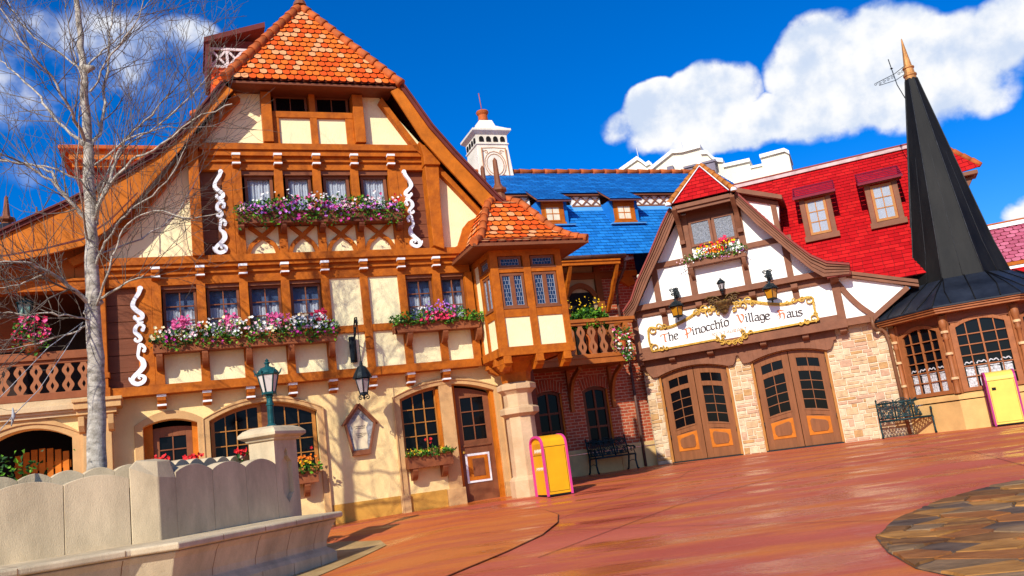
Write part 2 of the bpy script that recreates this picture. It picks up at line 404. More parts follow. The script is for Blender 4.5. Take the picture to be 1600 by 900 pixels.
def bottoms(): pass
def window(parent, x0, x1, z0, z1, y, nx, nz, fm=SASH, gm=CGLASS, curtain=None, fw=.045, mw=.018, depth=.06, zf=None, name='window', cy=.09):
    """sash window facing -y: frame and glazing bars, pane and curtain as sub-parts"""
    f = MB()
    f.box(x0, x0+fw, y, y+depth, z0, z1); f.box(x1-fw, x1, y, y+depth, z0, z1)
    f.box(x0+fw, x1-fw, y, y+depth, z0, z0+fw); f.box(x0+fw, x1-fw, y, y+depth, z1-fw, z1)
    for i in range(1, nx):
        xm = x0+fw+(x1-x0-2*fw)*i/nx; f.box(xm-mw/2, xm+mw/2, y+.006, y+depth-.01, z0+fw, z1-fw)
    for i in range(1, nz):
        zm = z0+fw+(z1-z0-2*fw)*i/nz; f.box(x0+fw, x1-fw, y+.009, y+depth-.012, zm-mw/2, zm+mw/2)
    o = f.build(name, fm, parent)
    g = MB(); g.box(x0+fw*.6, x1-fw*.6, y+depth*.6, y+depth*.6+.006, z0+fw*.6, z1-fw*.6); g.build('pane', gm, o)
    if curtain:
        c = MB(); k = 28; a = []
        for i in range(k+1):
            x = x0+fw*.5+(x1-x0-fw)*i/k; am = 1 if cy > .05 else .12; yy = y+cy+am*(.018*math.sin(i*1.9+x0*7)+.01*math.sin(i*.7))
            a.append((c.vert((x, yy, z0)), c.vert((x, yy, curtain[1]))))
        for i in range(k): c.face([a[i][0], a[i+1][0], a[i+1][1], a[i][1]], 0, True)
        c.build('curtain', curtain[0], o)
        if cy > .05: c = MB(); c.box(x0+.02, x1-.02, y+.14, y+.15, z0, z1); c.build('sky_reflection_sheet', pm('grey_blue_sky_reflection', (.16, .22, .36), .8, .2, 4, 0), o)  # added sheet: blue-grey sky reflection of the panes put into its colour
    return o
def arched_window(parent, x0, x1, z0, zs, rise, y, nx, nz, fm=SASH, gm=DGLASS, ax0=None, ax1=None, fw=.06, mw=.02, name='window'):
    """window whose head follows the arch over ax0..ax1"""
    ax0 = x0 if ax0 is None else ax0; ax1 = x1 if ax1 is None else ax1
    zt = lambda x: arcz(x, ax0, ax1, zs, rise)
    f = MB(); n = 10
    f.prism([(x0, z0), (x0+fw, z0), (x0+fw, zt(x0+fw)), (x0, zt(x0))], y, y+.07)
    f.prism([(x1-fw, z0), (x1, z0), (x1, zt(x1)), (x1-fw, zt(x1-fw))], y, y+.07)
    f.box(x0+fw, x1-fw, y, y+.07, z0, z0+fw)
    xs = [x0+fw+(x1-x0-2*fw)*i/n for i in range(n+1)]
    for a, b in zip(xs, xs[1:]): f.prism([(a, zt(a)-fw), (b, zt(b)-fw), (b, zt(b)), (a, zt(a))], y+.001, y+.069)
    for i in range(1, nx):
        xm = x0+fw+(x1-x0-2*fw)*i/nx; f.box(xm-mw/2, xm+mw/2, y+.006, y+.055, z0+fw, zt(xm)-fw)
    for i in range(1, nz):
        zm = z0+fw+((zs+rise*.5)-z0-2*fw)*i/nz; f.box(x0+fw, x1-fw, y+.01, y+.05, zm-mw/2, zm+mw/2)
    o = f.build(name, fm, parent)
    g = MB(); g.prism([(x0, z0), (x1, z0)]+[(x, zt(x)) for x in [x1-(x1-x0)*i/n for i in range(n+1)]], y+.045, y+.052); g.build('pane', gm, o)
    return o
def arch_trim(x0, x1, zs, rise, w_, zb, y0, y1, mb=None, n=16, legs=(True, True)):
    """moulded surround outside an arched opening"""
    mb = mb or MB()
    X0, X1 = x0-w_, x1+w_
    inn = arc(x0, x1, zs, rise, n); out = arc(X0, X1, zs+w_*.25, rise+w_*.85, n)
    mb.prism([(X0, zb), (x0, zb)]+inn+[(x1, zb), (X1, zb)]+out[::-1], y0, y1)
    return mb
def strip_wall(mb, x0, x1, z0, z1, openings, y0, y1):
    """wall slab in vertical strips round arched openings (xa, xb, zb, zs, rise, ax0, ax1)"""
    cuts = {x0, x1}
    for o_ in openings:
        cuts |= {o_[0]+(o_[1]-o_[0])*i/10 for i in range(11)}
    cuts = sorted(cuts)
    for a, b in zip(cuts, cuts[1:]):
        mid = (a+b)/2; op = [o_ for o_ in openings if o_[0] < mid < o_[1]]
        if not op: mb.box(a, b, y0, y1, z0, z1)
        else:
            o_ = op[0]; A0, A1 = (o_[5], o_[6]) if len(o_) > 5 else (o_[0], o_[1])
            if o_[2] > z0: mb.box(a, b, y0, y1, z0, o_[2])
            mb.prism([(a, arcz(a, A0, A1, o_[3], o_[4])), (b, arcz(b, A0, A1, o_[3], o_[4])), (b, z1), (a, z1)], y0, y1)
    return mb
def planter_box(fr, loc, w_, h_, d_, mat, label, group, brackets, fol, flo, taper=0, seed=1, btall=.28, cat='window box', name='window_box'):
    """loc = top back-left corner of the box; brackets = x offsets; fol = (n, zspread, droop); flo = [(petal, n, x0, x1, zlo, zhi, size)]"""
    t = thing(name, label, cat, fr, loc, 0, group)
    b = MB(); x0, x1 = 0, w_
    b.prism([(0, 0), (w_, 0), (w_-taper, -h_), (taper, -h_)], -d_, -d_+.03); b.prism([(0, -.0), (w_, 0), (w_-taper, -h_), (taper, -h_)], -.03, 0)
    b.prism([(-d_+.03, 0), (-.03, 0), (-.03, -h_), (-d_+.03, -h_)], .002, .03, axis='x'); b.prism([(-d_+.03, 0), (-.03, 0), (-.03, -h_), (-d_+.03, -h_)], w_-.032, w_-.004, axis='x')
    b.box(taper+.02, w_-taper-.02, -d_+.03, -.03, -h_, -h_+.03)
    b.box(-.02, w_+.02, -d_-.02, -d_+.012, -.035, .012); b.build('box', mat, t, .006)
    s_ = MB(); s_.box(.03, w_-.034, -d_+.03, -.03, -.07, -.04); s_.build('soil', SOIL, t)
    for x in brackets:
        br = MB(); pr = [(0, 0), (-d_*.92, 0), (-d_*.92, -.05)]+[(-d_*.88*math.cos(a)*1.0+0, -.05-(btall-.05)*math.sin(a)) for a in [R(10+i*13) for i in range(6)]]+[(0, -btall)]
        br.T = Matrix.Translation((0, 0, -h_)); br.prism(pr, x-.055, x+.055, axis='x'); br.build('bracket', mat, t)
    n, zs_, dr = fol
    def fn(rr):
        x = rr.uniform(-.05, w_+.05); y = rr.uniform(-d_-.1, 0); a = rr.random()
        z = rr.uniform(0, zs_)*(1-.5*abs((x-w_/2)/(w_/2))**4) if a < .68 else -rr.random()**1.6*dr*(.4+.6*abs(math.sin(x*5+seed)))
        if a >= .68: y = -d_-rr.uniform(.0, .09)
        return (x, y, z)
    lo = leaves(n, fn, .075, seed); fo = lo.build('foliage', GREEN, t); fo['kind'] = 'stuff'
    for i, (pt, n2, fx0, fx1, z0, z1, sz) in enumerate(flo):
        rc = random.Random(seed*31+i); cl = [(rc.uniform(fx0, fx1), rc.uniform(z0, z1)) for _ in range(max(2, n2//7))]
        def ff(rr):
            if rr.random() < .7: cx_, cz_ = rr.choice(cl); x = cx_+rr.gauss(0, .07); z = cz_+rr.gauss(0, .035)
            else: x = rr.uniform(fx0, fx1); z = rr.uniform(z0, z1)
            return (x, -d_-rr.uniform(-.12, .12) if z < .12 else rr.uniform(-d_-.08, -.02), z)
        f_ = blossoms(n2, ff, sz, seed*7+i).build('blossoms', FL[pt], t, label=pt.replace('_', ' ')+' blossoms'); f_['kind'] = 'stuff'
    return t

# ------------------------------------------------------------ ground height
def sst(t): t = min(1, max(0, t)); return t*t*(3-2*t)
def zg(x, y): return -.03*max(0, 19-max(y, -6)) - .15*sst((-1.2-x)/2)*sst((16.5-y)/3)

# ============================================================ tall orange half-timbered house
HA = thing('timber_house', 'tall cream and orange half-timbered house with fish-scale tiled hipped gable and flower boxes', 'house', FA)
Y0, YU = -.15, -.35                       # ground-floor wall face, upper wall face
gx = lambda x: x-(x+5.67)*.00843
gz = lambda z: z+(.75-z)*.00843
# --- ground floor wall with arched openings
ops = [(gx(-6.36), gx(-5.39), -1, 2.2, .11), (gx(-5.17), gx(-3.1), 1.05, 2.2, .27), (gx(-1.38), gx(-.5), 1.12, 2.25, .22, gx(-1.38), gx(.74)), (gx(-.21), gx(.74), -1, 2.25, .22, gx(-1.38), gx(.74))]
mb = strip_wall(MB(), -6.9, 1.15, -.6, 2.9, ops, Y0, Y0+.3)
mb.box(1.15, 1.3, Y0, 6, -.3, 2.9); mb.build('wall', PEACH, HA, label='peach stucco ground floor wall')
b = MB()                                  # ochre painted band at the foot of the wall
for a, c in ((gx(-2.94), gx(-1.56)), (gx(-1.36), gx(-.56))): b.box(a, c, Y0-.012, Y0+.02, -.6, .3)
build_each(b, 'plinth', OCHRE, HA)
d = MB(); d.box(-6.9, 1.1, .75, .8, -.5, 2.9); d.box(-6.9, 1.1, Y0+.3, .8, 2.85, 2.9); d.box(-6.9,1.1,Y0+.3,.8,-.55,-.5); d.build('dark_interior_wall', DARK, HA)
t = arch_trim(ops[0][0], ops[0][1], 2.2, .11, .15, -.6, Y0-.05, Y0+.02); t.build('door_surround', TRIM, HA, .01)
t = arch_trim(ops[1][0], ops[1][1], 2.2, .27, .12, -.6, Y0-.055, Y0+.02); arch_trim(ops[1][0]-.1, ops[1][1]+.1, 2.24, .29, .03, -.6, Y0-.075, Y0-.02, t); t.build('window_surround', TRIM, HA, .008)
X0, X1 = gx(-1.38), gx(.74)
t = arch_trim(X0, X1, 2.25, .22, .14, -.6, Y0-.055, Y0+.02); arch_trim(X0-.12, X1+.12, 2.30, .25, .03, -.6, Y0-.08, Y0-.02, t)
t.prism([(gx(-.5), -.3), (gx(-.21), -.3)]+arc(X0, X1, 2.25, .22, 6, (gx(-.5)-X0)/(X1-X0), (gx(-.21)-X0)/(X1-X0))[::-1], Y0-.045, Y0+.2)
t.box(gx(-.55), gx(-.16), Y0-.075, Y0, -.4, .3); t.box(X1-.0, X1+.16, Y0-.075, Y0, -.4, .3); t.box(X0-.16, X0+.02, Y0-.075, Y0, -.4, .3)
t.build('door_surround', TRIM, HA, .008)
# sills
s_ = MB(); s_.box(ops[1][0], ops[1][1], Y0-.06, Y0+.12, .99, 1.05); s_.box(ops[2][0], ops[2][1], Y0-.06, Y0+.12, 1.06, 1.12); build_each(s_, 'window_sill', TRIM, HA, .008)
# windows and doors of the ground floor
fw0, fw1 = ops[1][0], ops[1][1]; mid = gx(-4.12)
arched_window(HA, fw0+.02, mid-.06, 1.05, 2.2, .27, Y0+.14, 4, 4, SASH2, ax0=fw0, ax1=fw1, fw=.07)
arched_window(HA, mid+.06, fw1-.02, 1.05, 2.2, .27, Y0+.14, 3, 4, SASH2, ax0=fw0, ax1=fw1, fw=.07)
b = MB(); b.box(mid-.06, mid+.06, Y0+.1, Y0+.2, 1.05, 2.46); b.build('mullion', SASH, HA, .006)
arched_window(HA, ops[2][0]+.02, ops[2][1]-.02, 1.12, 2.25, .22, Y0+.13, 3, 4, SASH2, ax0=X0, ax1=X1, fw=.06)
def house_door(x0, x1, z0, ax0, ax1, zs, rise, y, pz0, pz1, nx, nz, panel, leafm=SASH):
    zt = lambda x: arcz(x, ax0, ax1, zs, rise)-.06
    st = (x1-x0)*.16; o = MB(); n = 6
    o.box(x0, x0+st, y, y+.06, z0, zt(x0+st)-.02); o.box(x1-st, x1, y, y+.06, z0, zt(x1)-.02)
    xs = [x0+(x1-x0)*i/n for i in range(n+1)]
    for a, b_ in zip(xs, xs[1:]): o.prism([(a, pz1), (b_, pz1), (b_, zt(b_)), (a, zt(a))], y+.001, y+.058)
    o.box(x0+st, x1-st, y+.001, y+.059, z0, pz0)
    for i in range(1, nx): xm = x0+st+(x1-x0-2*st)*i/nx; o.box(xm-.012, xm+.012, y+.006, y+.05, pz0, pz1)
    for i in range(1, nz): zm = pz0+(pz1-pz0)*i/nz; o.box(x0+st, x1-st, y+.009, y+.048, zm-.012, zm+.012)
    o.box(x0+st-.05, x1-st+.06, y-.03, y+.0, pz0-.14, pz0-.1)
    dr = o.build('door', leafm, HA, .005)
    g = MB(); g.box(x0+st*.8, x1-st*.8, y+.035, y+.042, pz0, pz1+.0); g.build('pane', DGLASS, dr)
    if panel:
        px0, px1, p0, p1 = panel
        q = MB(); q.box(px0, px1, y-.018, y, p0, p1, 0); q.box(px0+.045, px1-.045, y-.024, y-.002, p0+.045, p1-.045, 1); q.box(px0+.15, px1-.14, y-.034, y-.004, p0+.13, p1-.11, 2)
        q.build('door_panel', [WHITE, ORANGE2, SASH], dr, .003, label='white bordered orange panel')
        h_ = MB(); h_.tube([(x0+.06, y, 1.0), (x0+.06, y-.06, 1.0)], .015); h_.lathe([(.0, -.03), (.028, -.02), (.028, .02), (0, .03)], (x0+.06, y-.07, 1.0), 10); h_.build('handle', GOLD, dr)
    return dr
house_door(ops[0][0]+.16, ops[0][1]-.1, -.5, ops[0][0], ops[0][1], 2.2, .05, Y0+.2, 1.0, 2.0, 2, 4, None)
b = MB(); b.box(ops[0][0], ops[0][0]+.16, Y0+.16, Y0+.28, -.5, 2.3); b.box(ops[0][1]-.1, ops[0][1], Y0+.1, Y0+.28, -.5, 2.27); build_each(b, 'door_frame', ORANGE2, HA)
house_door(gx(-.12), gx(.66), -.04, X0, X1, 2.25, .22, Y0+.17, 1.25, 2.16, 2, 3, (gx(-.03), gx(.53), .35, .96))
b = MB(); b.box(gx(.66), gx(.745), Y0+.02, Y0+.28, -.04, 2.3); b.box(gx(-.21), gx(-.12), Y0+.1, Y0+.28, -.04, 2.44); b.box(gx(-.5)-.06,gx(-.5)-.0,Y0+.03,Y0+.28,1.12,2.4); build_each(b, 'door_frame', ORANGE2, HA)

# --- corbels
PX = [-6.0, -5.19, -4.385, -3.575, -2.77, -1.965, -1.155, -.38]
corb_me = None
def corbel(xc, zt, ym, dp=.25, w_=.155, h_=.27, caps=True, mat=ORANGE):
    c = MB(); pr = [(ym, zt), (ym-dp, zt), (ym-dp, zt-h_*.45)]+[(ym-dp*.78*math.cos(R(a)), zt-h_*.5-h_*.45*math.sin(R(a))) for a in (0, 25, 50, 75)]+[(ym, zt-h_)]
    c.prism(pr, xc-w_/2, xc+w_/2, axis='x'); o = c.build('corbel', mat, HA, .006)
    if caps:
        k = MB(); k.box(xc-w_/2-.006, xc+w_/2+.006, ym-dp-.012, ym+.0, zt-.05, zt-.004); k.box(xc-w_/2-.005, xc+w_/2+.005, ym-dp*.9, ym, zt-h_*.82, zt-h_*.7)
        build_each(k, 'corbel_cap', WHITE, o)
    return o
for x in PX: corbel(x+.0, 2.78, Y0, .24)
for x in PX: corbel(x, 5.215, -.41, .15, h_=.25)
for x in [-4.37, -3.54, -2.75, -1.945, -1.14]: corbel(x, 7.56, -.41, .15, h_=.28)

# --- second storey
YT = -.42                                  # timber face
b = MB()
b.box(-7.07, .40, YT-.03, Y0+.1, 2.775, 2.95)          # bottom beam
b.build('bottom_beam', ORANGE, HA, .008)
b = MB()
for x in PX+[.345]: b.box(x-.082, x+.082, YT, -.1, 2.95, 4.87)
b.box(-7.07, -6.89, YT-.02, -.1, 2.95, 4.87); b.box(-6.36, -6.085, YT+.01, -.1, 2.95, 4.87)
build_each(b, 'wall_post', ORANGE, HA, .006)
b = MB()
xs = [-6.0]+PX[1:]+[.345]
for a, c in zip(xs, xs[1:]): b.box(a+.082, c-.082, YT+.012, -.1, 3.70, 3.85)
build_each(b, 'mid_rail', ORANGE, HA, .005)
b = MB()
for i, (a, c) in enumerate(zip(xs, xs[1:])):
    b.box(a+.07, c-.07, YU, -.12, 2.95, 3.72)
    if i in (4, 5): b.box(a+.07, c-.07, YU, -.12, 3.83, 4.88)
build_each(b, 'infill_panel', CREAM, HA)
b = MB()
for k in range(6): b.box(-6.92, -6.33, -.27-(k % 2)*.002, -.2, 2.94+k*.322, 2.94+(k+1)*.322-.01)
b.build('siding', SIDING, HA, .004)
for (a, c) in ((-5.915, -5.275), (-5.105, -4.47), (-4.30, -3.66), (-3.49, -2.855), (-1.07, -.465), (-.295, .26)):
    window(HA, a+.02, c-.005, 3.86, 4.80, -.27, 2, 3, SASH, CGLASS, (CURT, 4.42), fw=.05, mw=.022)
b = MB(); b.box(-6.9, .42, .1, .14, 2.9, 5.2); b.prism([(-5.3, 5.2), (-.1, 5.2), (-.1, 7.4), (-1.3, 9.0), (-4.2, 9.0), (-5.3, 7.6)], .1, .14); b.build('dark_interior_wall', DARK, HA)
b = MB()
for (a, c) in ((-5.915, -5.275), (-5.105, -4.47), (-4.30, -3.66), (-3.49, -2.855), (-1.07, -.465), (-.295, .26)): b.box(a, c, -.34, -.1, 4.80, 4.875)
build_each(b, 'window_head', SASH, HA)
b = MB()                                   # lintel band, mouldings and beam between the storeys
b.box(-7.0, .40, YT+.02, -.1, 4.87, 5.27); b.box(-6.95, .38, YT-.03, YT+.02, 5.07, 5.105); b.box(-6.95, .38, YT-.055, YT+.02, 5.19, 5.27); b.box(-7.0, .42, YT-.10, -.1, 5.27, 5.42)
b.build('storey_beam', ORANGE, HA, .006)

# --- third storey between the two big posts
P3 = [-4.37, -3.54, -2.75, -1.945, -1.11]
b = MB()
for x in P3[1:-1]: b.box(x-.085, x+.085, YT, -.1, 5.42, 7.24)
b.box(-4.47, -4.28, YT, -.1, 5.42, 7.24); b.box(-4.67, -4.475, YT+.01, -.1, 5.42, 7.24); b.box(-1.21, -1.01, YT, -.1, 5.42, 7.24); b.box(-1.005, -.80, YT+.01, -.1, 5.42, 7.24)
build_each(b, 'wall_post', ORANGE, HA, .006)
W3 = [(-4.28, -3.625), (-3.455, -2.835), (-2.665, -2.03), (-1.86, -1.21)]
for a, c in W3: window(HA, a+.06, c-.03, 6.25, 7.14, -.28, 1, 1, SASH, CGLASS, (CURT, 7.12), fw=.06)
b = MB()
for a, c in W3: b.box(a, c, -.36, -.1, 7.14, 7.24)
build_each(b, 'window_head', SASH, HA)
b = MB(); b.box(-4.3, -1.2, YU, -.12, 5.40, 6.02); build_each(b, 'infill_panel', CREAM, HA)
for a, c in W3:                            # curved crossed braces
    w_ = c-a; cm = (a+c)/2
    b = MB(); z0, z1 = 5.42, 6.0
    b.ribbon([(a+.03, z0), (a+.10, z0+.2), (cm-.04, z0+.36), (c-.08, z1+.02)], .085, YT+.01, YU+.01)
    b.ribbon([(c-.03, z0), (c-.10, z0+.2), (cm+.04, z0+.36), (a+.08, z1+.02)], .085, YT+.016, YU+.01)
    b.build('curved_brace', ORANGE, HA)
for x0, x1 in ((-5.1, -4.66), (-.81, -.38)):
    b = MB()
    for k in range(6): b.box(x0, x1, -.27-(k % 2)*.002, -.2, 5.42+k*.306, 5.42+(k+1)*.306-.01)
    b.build('siding', SIDING, HA, .004)
b = MB(); b.box(-5.1, -.38, YT+.02, -.1, 7.24, 7.65); b.box(-5.0, -.4, YT-.03, YT+.02, 7.40, 7.435); b.box(-5.0, -.4, YT-.055, YT+.02, 7.53, 7.65); b.box(-5.08, -.3, YT-.10, -.1, 7.65, 7.79)
b.build('storey_beam', ORANGE, HA, .006)
b = MB()
b.prism([(-5.31, 5.40), (-5.09, 5.40), (-5.10, 7.95), (-5.29, 7.95)], -.60, -.2)
b.prism([(-.415, 5.45), (-.18, 5.36), (-.15, 6.4), (-.09, 7.28), (-.41, 7.3)], -.60, -.2); b.prism([(-.43, 7.28), (-.07, 7.28), (-.05, 7.4), (-.5, 7.82), (-.43, 7.5)], -.66, -.2)
build_each(b, 'gable_post', ORANGE, HA, .012)

# --- top of the gable
b = MB()
b.box(-3.79, -3.585, -.52, -.1, 7.83, 8.95); b.box(-1.86, -1.635, -.52, -.1, 7.84, 8.95)
b.box(-3.585, -1.86, YT, -.1, 8.42, 8.56); b.box(-2.79, -2.64, YT+.005, -.1, 7.79, 8.42); b.box(-2.78, -2.65, YT+.02, -.1, 8.56, 9.15)
b.box(-3.585, -3.44, YT+.01, -.1, 7.79, 8.42); b.box(-2.03, -1.86, YT+.01, -.1, 7.79, 8.42); b.box(-1.635, -1.53, YT+.01, -.1, 7.79, 7.84)
build_each(b, 'gable_timber', ORANGE, HA, .008)
for a, c in ((-3.5, -2.8), (-2.63, -1.9)): window(HA, a, c, 8.56, 9.0, -.22, 2, 1, SASH, DGLASS, None, fw=.05)
CR = [(-5.29, 5.42), (-5.29, 7.75), (-7.3, 5.62), (-7.3, 5.42)]
b = MB(); b.prism(CR, YU, -.15)
b.prism([(-5.2, 7.79), (-3.6, 7.79), (-3.6, 9.15), (-4.15, 9.15)], YU+.02, -.15); b.prism([(-1.85, 7.79), (-.3, 7.79), (-1.35, 9.15), (-1.85, 9.15)], YU+.02, -.15)
b.box(-3.44, -2.79, YU-.01, YU+.03, 7.79, 8.42); b.box(-2.64, -2.03, YU-.01, YU+.03, 7.79, 8.42)
b.prism([(-.12, 5.42), (-.12, 7.45), (.87, 6.32), (.7, 6.12), (.5, 6.03), (.36, 5.88), (.27, 5.66), (.19, 5.48), (.06, 5.42)], YU, -.15)
b.build('gable_panel', CREAM, HA)
b = MB(); b.prism([(-.38, 5.40), (-.38, 7.6), (1.6, 5.6), (1.6, 5.40)], YU+.012, -.1); b.prism([(.06, 5.42), (.19, 5.48), (.27, 5.66), (.36, 5.88), (.5, 6.03), (.7, 6.12), (.87, 6.32), (1.15, 6.0), (.6, 5.42)], YU-.06, -.1)
b.build('curved_gable_board', ORANGE, HA, .006)

# --- main roof: kinked slopes, half hip with fish-scale tiles in front
LO = [(-9.8, 5.22), (-8.54, 5.79), (-7.46, 6.34), (-6.96, 6.63), (-6.39, 6.98), (-5.81, 7.38), (-5.19, 7.99), (-4.50, 8.90)]
LI = [(-9.8, 4.95), (-8.54, 5.32), (-7.88, 5.42), (-7.2, 5.59), (-6.78, 5.89), (-6.24, 6.5), (-5.82, 7.01), (-5.41, 7.52), (-5.06, 8.02), (-4.36, 8.80)]
RO = [(-.86, 9.0), (-.3, 8.05), (.17, 7.43), (1.02, 6.41), (1.7, 5.75)]
RI = [(-1.06, 8.9), (-.48, 7.80), (-.1, 7.3), (.75, 6.22), (1.4, 5.5)]
AP = (-2.69, .20, 11.42)
YR = -.85
b = MB(); b.prism(LO[:]+LI[::-1], YR, YR+.06); b.prism(RO+RI[::-1], YR, YR+.06)
build_each(b, 'bargeboard', ORANGE2, HA, .004)
for P_, sg in ((LO, -1), (RO, 1)):
    b = MB()
    for (x0, z0), (x1, z1) in zip(P_, P_[1:]):
        dx, dz = x1-x0, z1-z0; l = math.hypot(dx, dz); nx, nz = (-dz/l, dx/l)
        if nz < 0: nx, nz = -nx, -nz
        b.prism([(x0, z0), (x1, z1), (x1+nx*.07, z1+nz*.07), (x0+nx*.07, z0+nz*.07)], YR-.05, YR+.2)
        b.prism([(x0+nx*.07, z0+nz*.07), (x1+nx*.07, z1+nz*.07), (x1+nx*.11, z1+nz*.11), (x0+nx*.11, z0+nz*.11)], YR-.09, YR+.25)
    b.build('verge_strip', MAROON, HA, .004)
b = MB()                                   # inner barge strip close to the wall
ins = lambda P_, dx, dz: [(x+dx, z+dz) for x, z in P_]
LB = [(-7.5, 5.42), (-7.25, 5.55), (-6.78, 5.88), (-6.24, 6.48), (-5.82, 6.99), (-5.41, 7.5), (-5.06, 8.0), (-4.3, 8.9)]
b.prism(LB+[(x+.1, z-.13) for x, z in LB[::-1]], -.52, -.3)
RB = [(-1.2, 8.9), (-.50, 7.80), (-.12, 7.38), (.80, 6.28), (1.3, 5.6)]
b.prism(RB+[(x-.07, z-.1) for x, z in RB[::-1]], -.52, -.3)
build_each(b, 'inner_rake_board', ORANGE, HA)
# vertical joints of the broad left bargeboard
b = MB()
for i in range(9):
    x = -9.0+i*.33
    zi = 5.32 if x < -8.54 else 5.32+(x+8.54)*.15 if x < -7.88 else 5.42+(x+7.88)*.25; zo = 5.79+(x+8.54)*.51
    b.box(x-.006, x+.006, YR-.003, YR+.01, zi+.17, zo-.02)
b.prism([(-9.8, 5.06), (-8.54, 5.45), (-7.88, 5.56), (-7.2, 5.74), (-6.72, 6.1), (-6.24, 6.63), (-6.24, 6.6), (-6.72, 6.07), (-7.2, 5.70), (-7.88, 5.53), (-8.54, 5.42), (-9.8, 5.03)], YR-.004, YR+.01)
b.build('board_joint', MAROON, HA)
# roof slopes running back
def slope(name, P_, mats, y0, y1, tw, th_, sd, shape='rect'):
    b = MB()
    for i in range(len(P_)-1):
        (x0, z0), (x1, z1) = P_[i], P_[i+1]
        if z0 < z1: reg = [(x0, y1, z0), (x0, y0, z0), (x1, y0, z1), (x1, y1, z1)]
        else: reg = [(x1, y0, z1), (x1, y1, z1), (x0, y1, z0), (x0, y0, z0)]
        tiles(b, reg, tw, th_, shape, len(mats), None, seed=sd+i)
    return b.build(name, mats+[DARKTILE], HA)
up = lambda P_: [(x, z+.13) for x, z in P_]
slope('roof', up(LO[1:]+[(-4.50, 8.90)])[:-1], [RIDGE, TERRA[0]], YR, 7, .3, .22, 3)
slope('roof', up(RO), [RIDGE, TERRA[0]], YR, 7, .3, .22, 30)
b = MB()
b.prism([(x, z) for x, z in LO]+[(-2.69, 11.3)]+[(x, z) for x, z in RO]+[(1.7, 5.4), (-9.8, 4.9)], .25, 6.9); b.build('attic_core', SIDING, HA)
b = MB()
sl_l = [(-4.55, YR-.02, 9.07), (-4.55, 7, 9.07), (-2.69, 7, 11.42), (-2.69, .2, 11.42)]
tiles(b, [(-4.52, 7, 9.07), (-4.52, YR, 9.07), (-2.69, .20, 11.42), (-2.69, 7, 11.42)], .2, .17, 'hex', 3, [4, 4, 2], seed=5)
tiles(b, [(-.84, YR, 9.06), (-.84, 7, 9.06), (-2.69, 7, 11.42), (-2.69, .2, 11.42)], .2, .17, 'hex', 3, [4, 4, 2], seed=6)
tiles(b, [(-4.50, YR-.03, 9.04), (-.84, YR-.03, 9.04), AP], .155, .160, 'hex', 3, [38, 38, 24], lift=.03, th=.02, seed=8)
b.build('hip_roof', TERRA4, HA)
b = MB(); ridge_caps(b, (-4.50, YR-.05, 9.07), AP, .105, .27); ridge_caps(b, (-.83, YR-.05, 9.06), AP, .105, .27); ridge_caps(b, (-2.69, 6.9, 11.44), (-2.69, .25, 11.46), .1, .3)
b.build('ridge_tiles', RIDGE, HA)
b = MB(); b.lathe([(.16, 0), (.13, .1), (.09, .14), (.085, .3), (.12, .36), (.06, .44), (.02, .9)], (-2.69, .2, 11.42), 10); b.build('finial', SASH, HA)
b = MB(); b.box(-4.42, -.94, YR-.0, YR+.06, 8.965, 9.02); b.box(-4.4, -.98, YR+.06, -.2, 8.97, 9.01); b.build('hip_eave', SIDING, HA)

b = MB(); b.box(1.15, 2.0, .6, 6.9, -.3, 6.58); b.build('added_shade_block', SIDING, HA)  # unseen block added to cast shade on the brick house wall
# --- left dormer, tiled chimney
b = MB(); b.box(-7.95, -5.0, 2.5, 4.4, 8.83, 8.93); b.build('dormer_roof', RIDGE, HA, .02)
DM = MB(); DM.box(-7.75, -5.0, 2.62, 4.2, 8.62, 8.83); DM.box(-7.7, -5.0, 2.75, 4.1, 8.48, 8.62); DM.build('dormer_fascia', ORANGE2, HA)
DM = MB(); DM.prism([(-7.72, 8.5), (-5.0, 8.5), (-5.0, 7.0), (-7.4, 7.0), (-7.45, 7.8)], 2.9, 4.0); DM.build('dormer_wall', pm('dormer_red_paint', (.22, .03, .018)), HA)
b = MB(); b.box(-4.62, -3.5, 1.7, 3.0, 8.6, 10.6); b.build('tiled_chimney', TERRA[1], HA)
b = MB(); tiles(b, [(-4.62, 1.68, 8.6), (-3.5, 1.68, 8.6), (-3.5, 1.69, 10.55), (-4.62, 1.69, 10.55)], .17, .15, 'hex', 3, [4, 5, 1], seed=12); b.build('chimney_tiles', TERRA4, HA)
b = MB(); b.box(-4.66, -3.45, 1.62, 1.66, 10.53, 10.59); b.box(-4.66, -3.45, 1.62, 1.66, 10.98, 11.04)
for i in range(4): x = -4.62+i*.37; b.box(x-.03, x+.03, 1.63, 1.66, 10.59, 10.98)
for i in range(3):
    x = -4.59+i*.37; b.ribbon([(x, 10.6), (x+.31, 10.97)], .05, 1.635, 1.66, smooth=0); b.ribbon([(x+.31, 10.6), (x, 10.97)], .05, 1.637, 1.662, smooth=0)
b.build('chimney_lattice', pm('weathered_white_lattice', (.62, .56, .53)), HA)
b = MB(); b.box(-4.6, -3.5, 1.75, 2.9, 10.6, 11.3); b.prism([(-4.75, 11.08), (-3.35, 11.55), (-3.35, 11.68), (-4.75, 11.2)], 1.45, 3.1); b.box(-4.72, -4.62, 1.5, 3.0, 10.45, 11.15); b.build('chimney_hood', MAROON, HA)
b = MB(); b.lathe([(.12, 0), (.1, .35), (.15, .4), (.15, .47), (.1, .5)], (-5.0, 1.9, 9.05), 10); b.build('chimney_pot', RIDGE, HA)

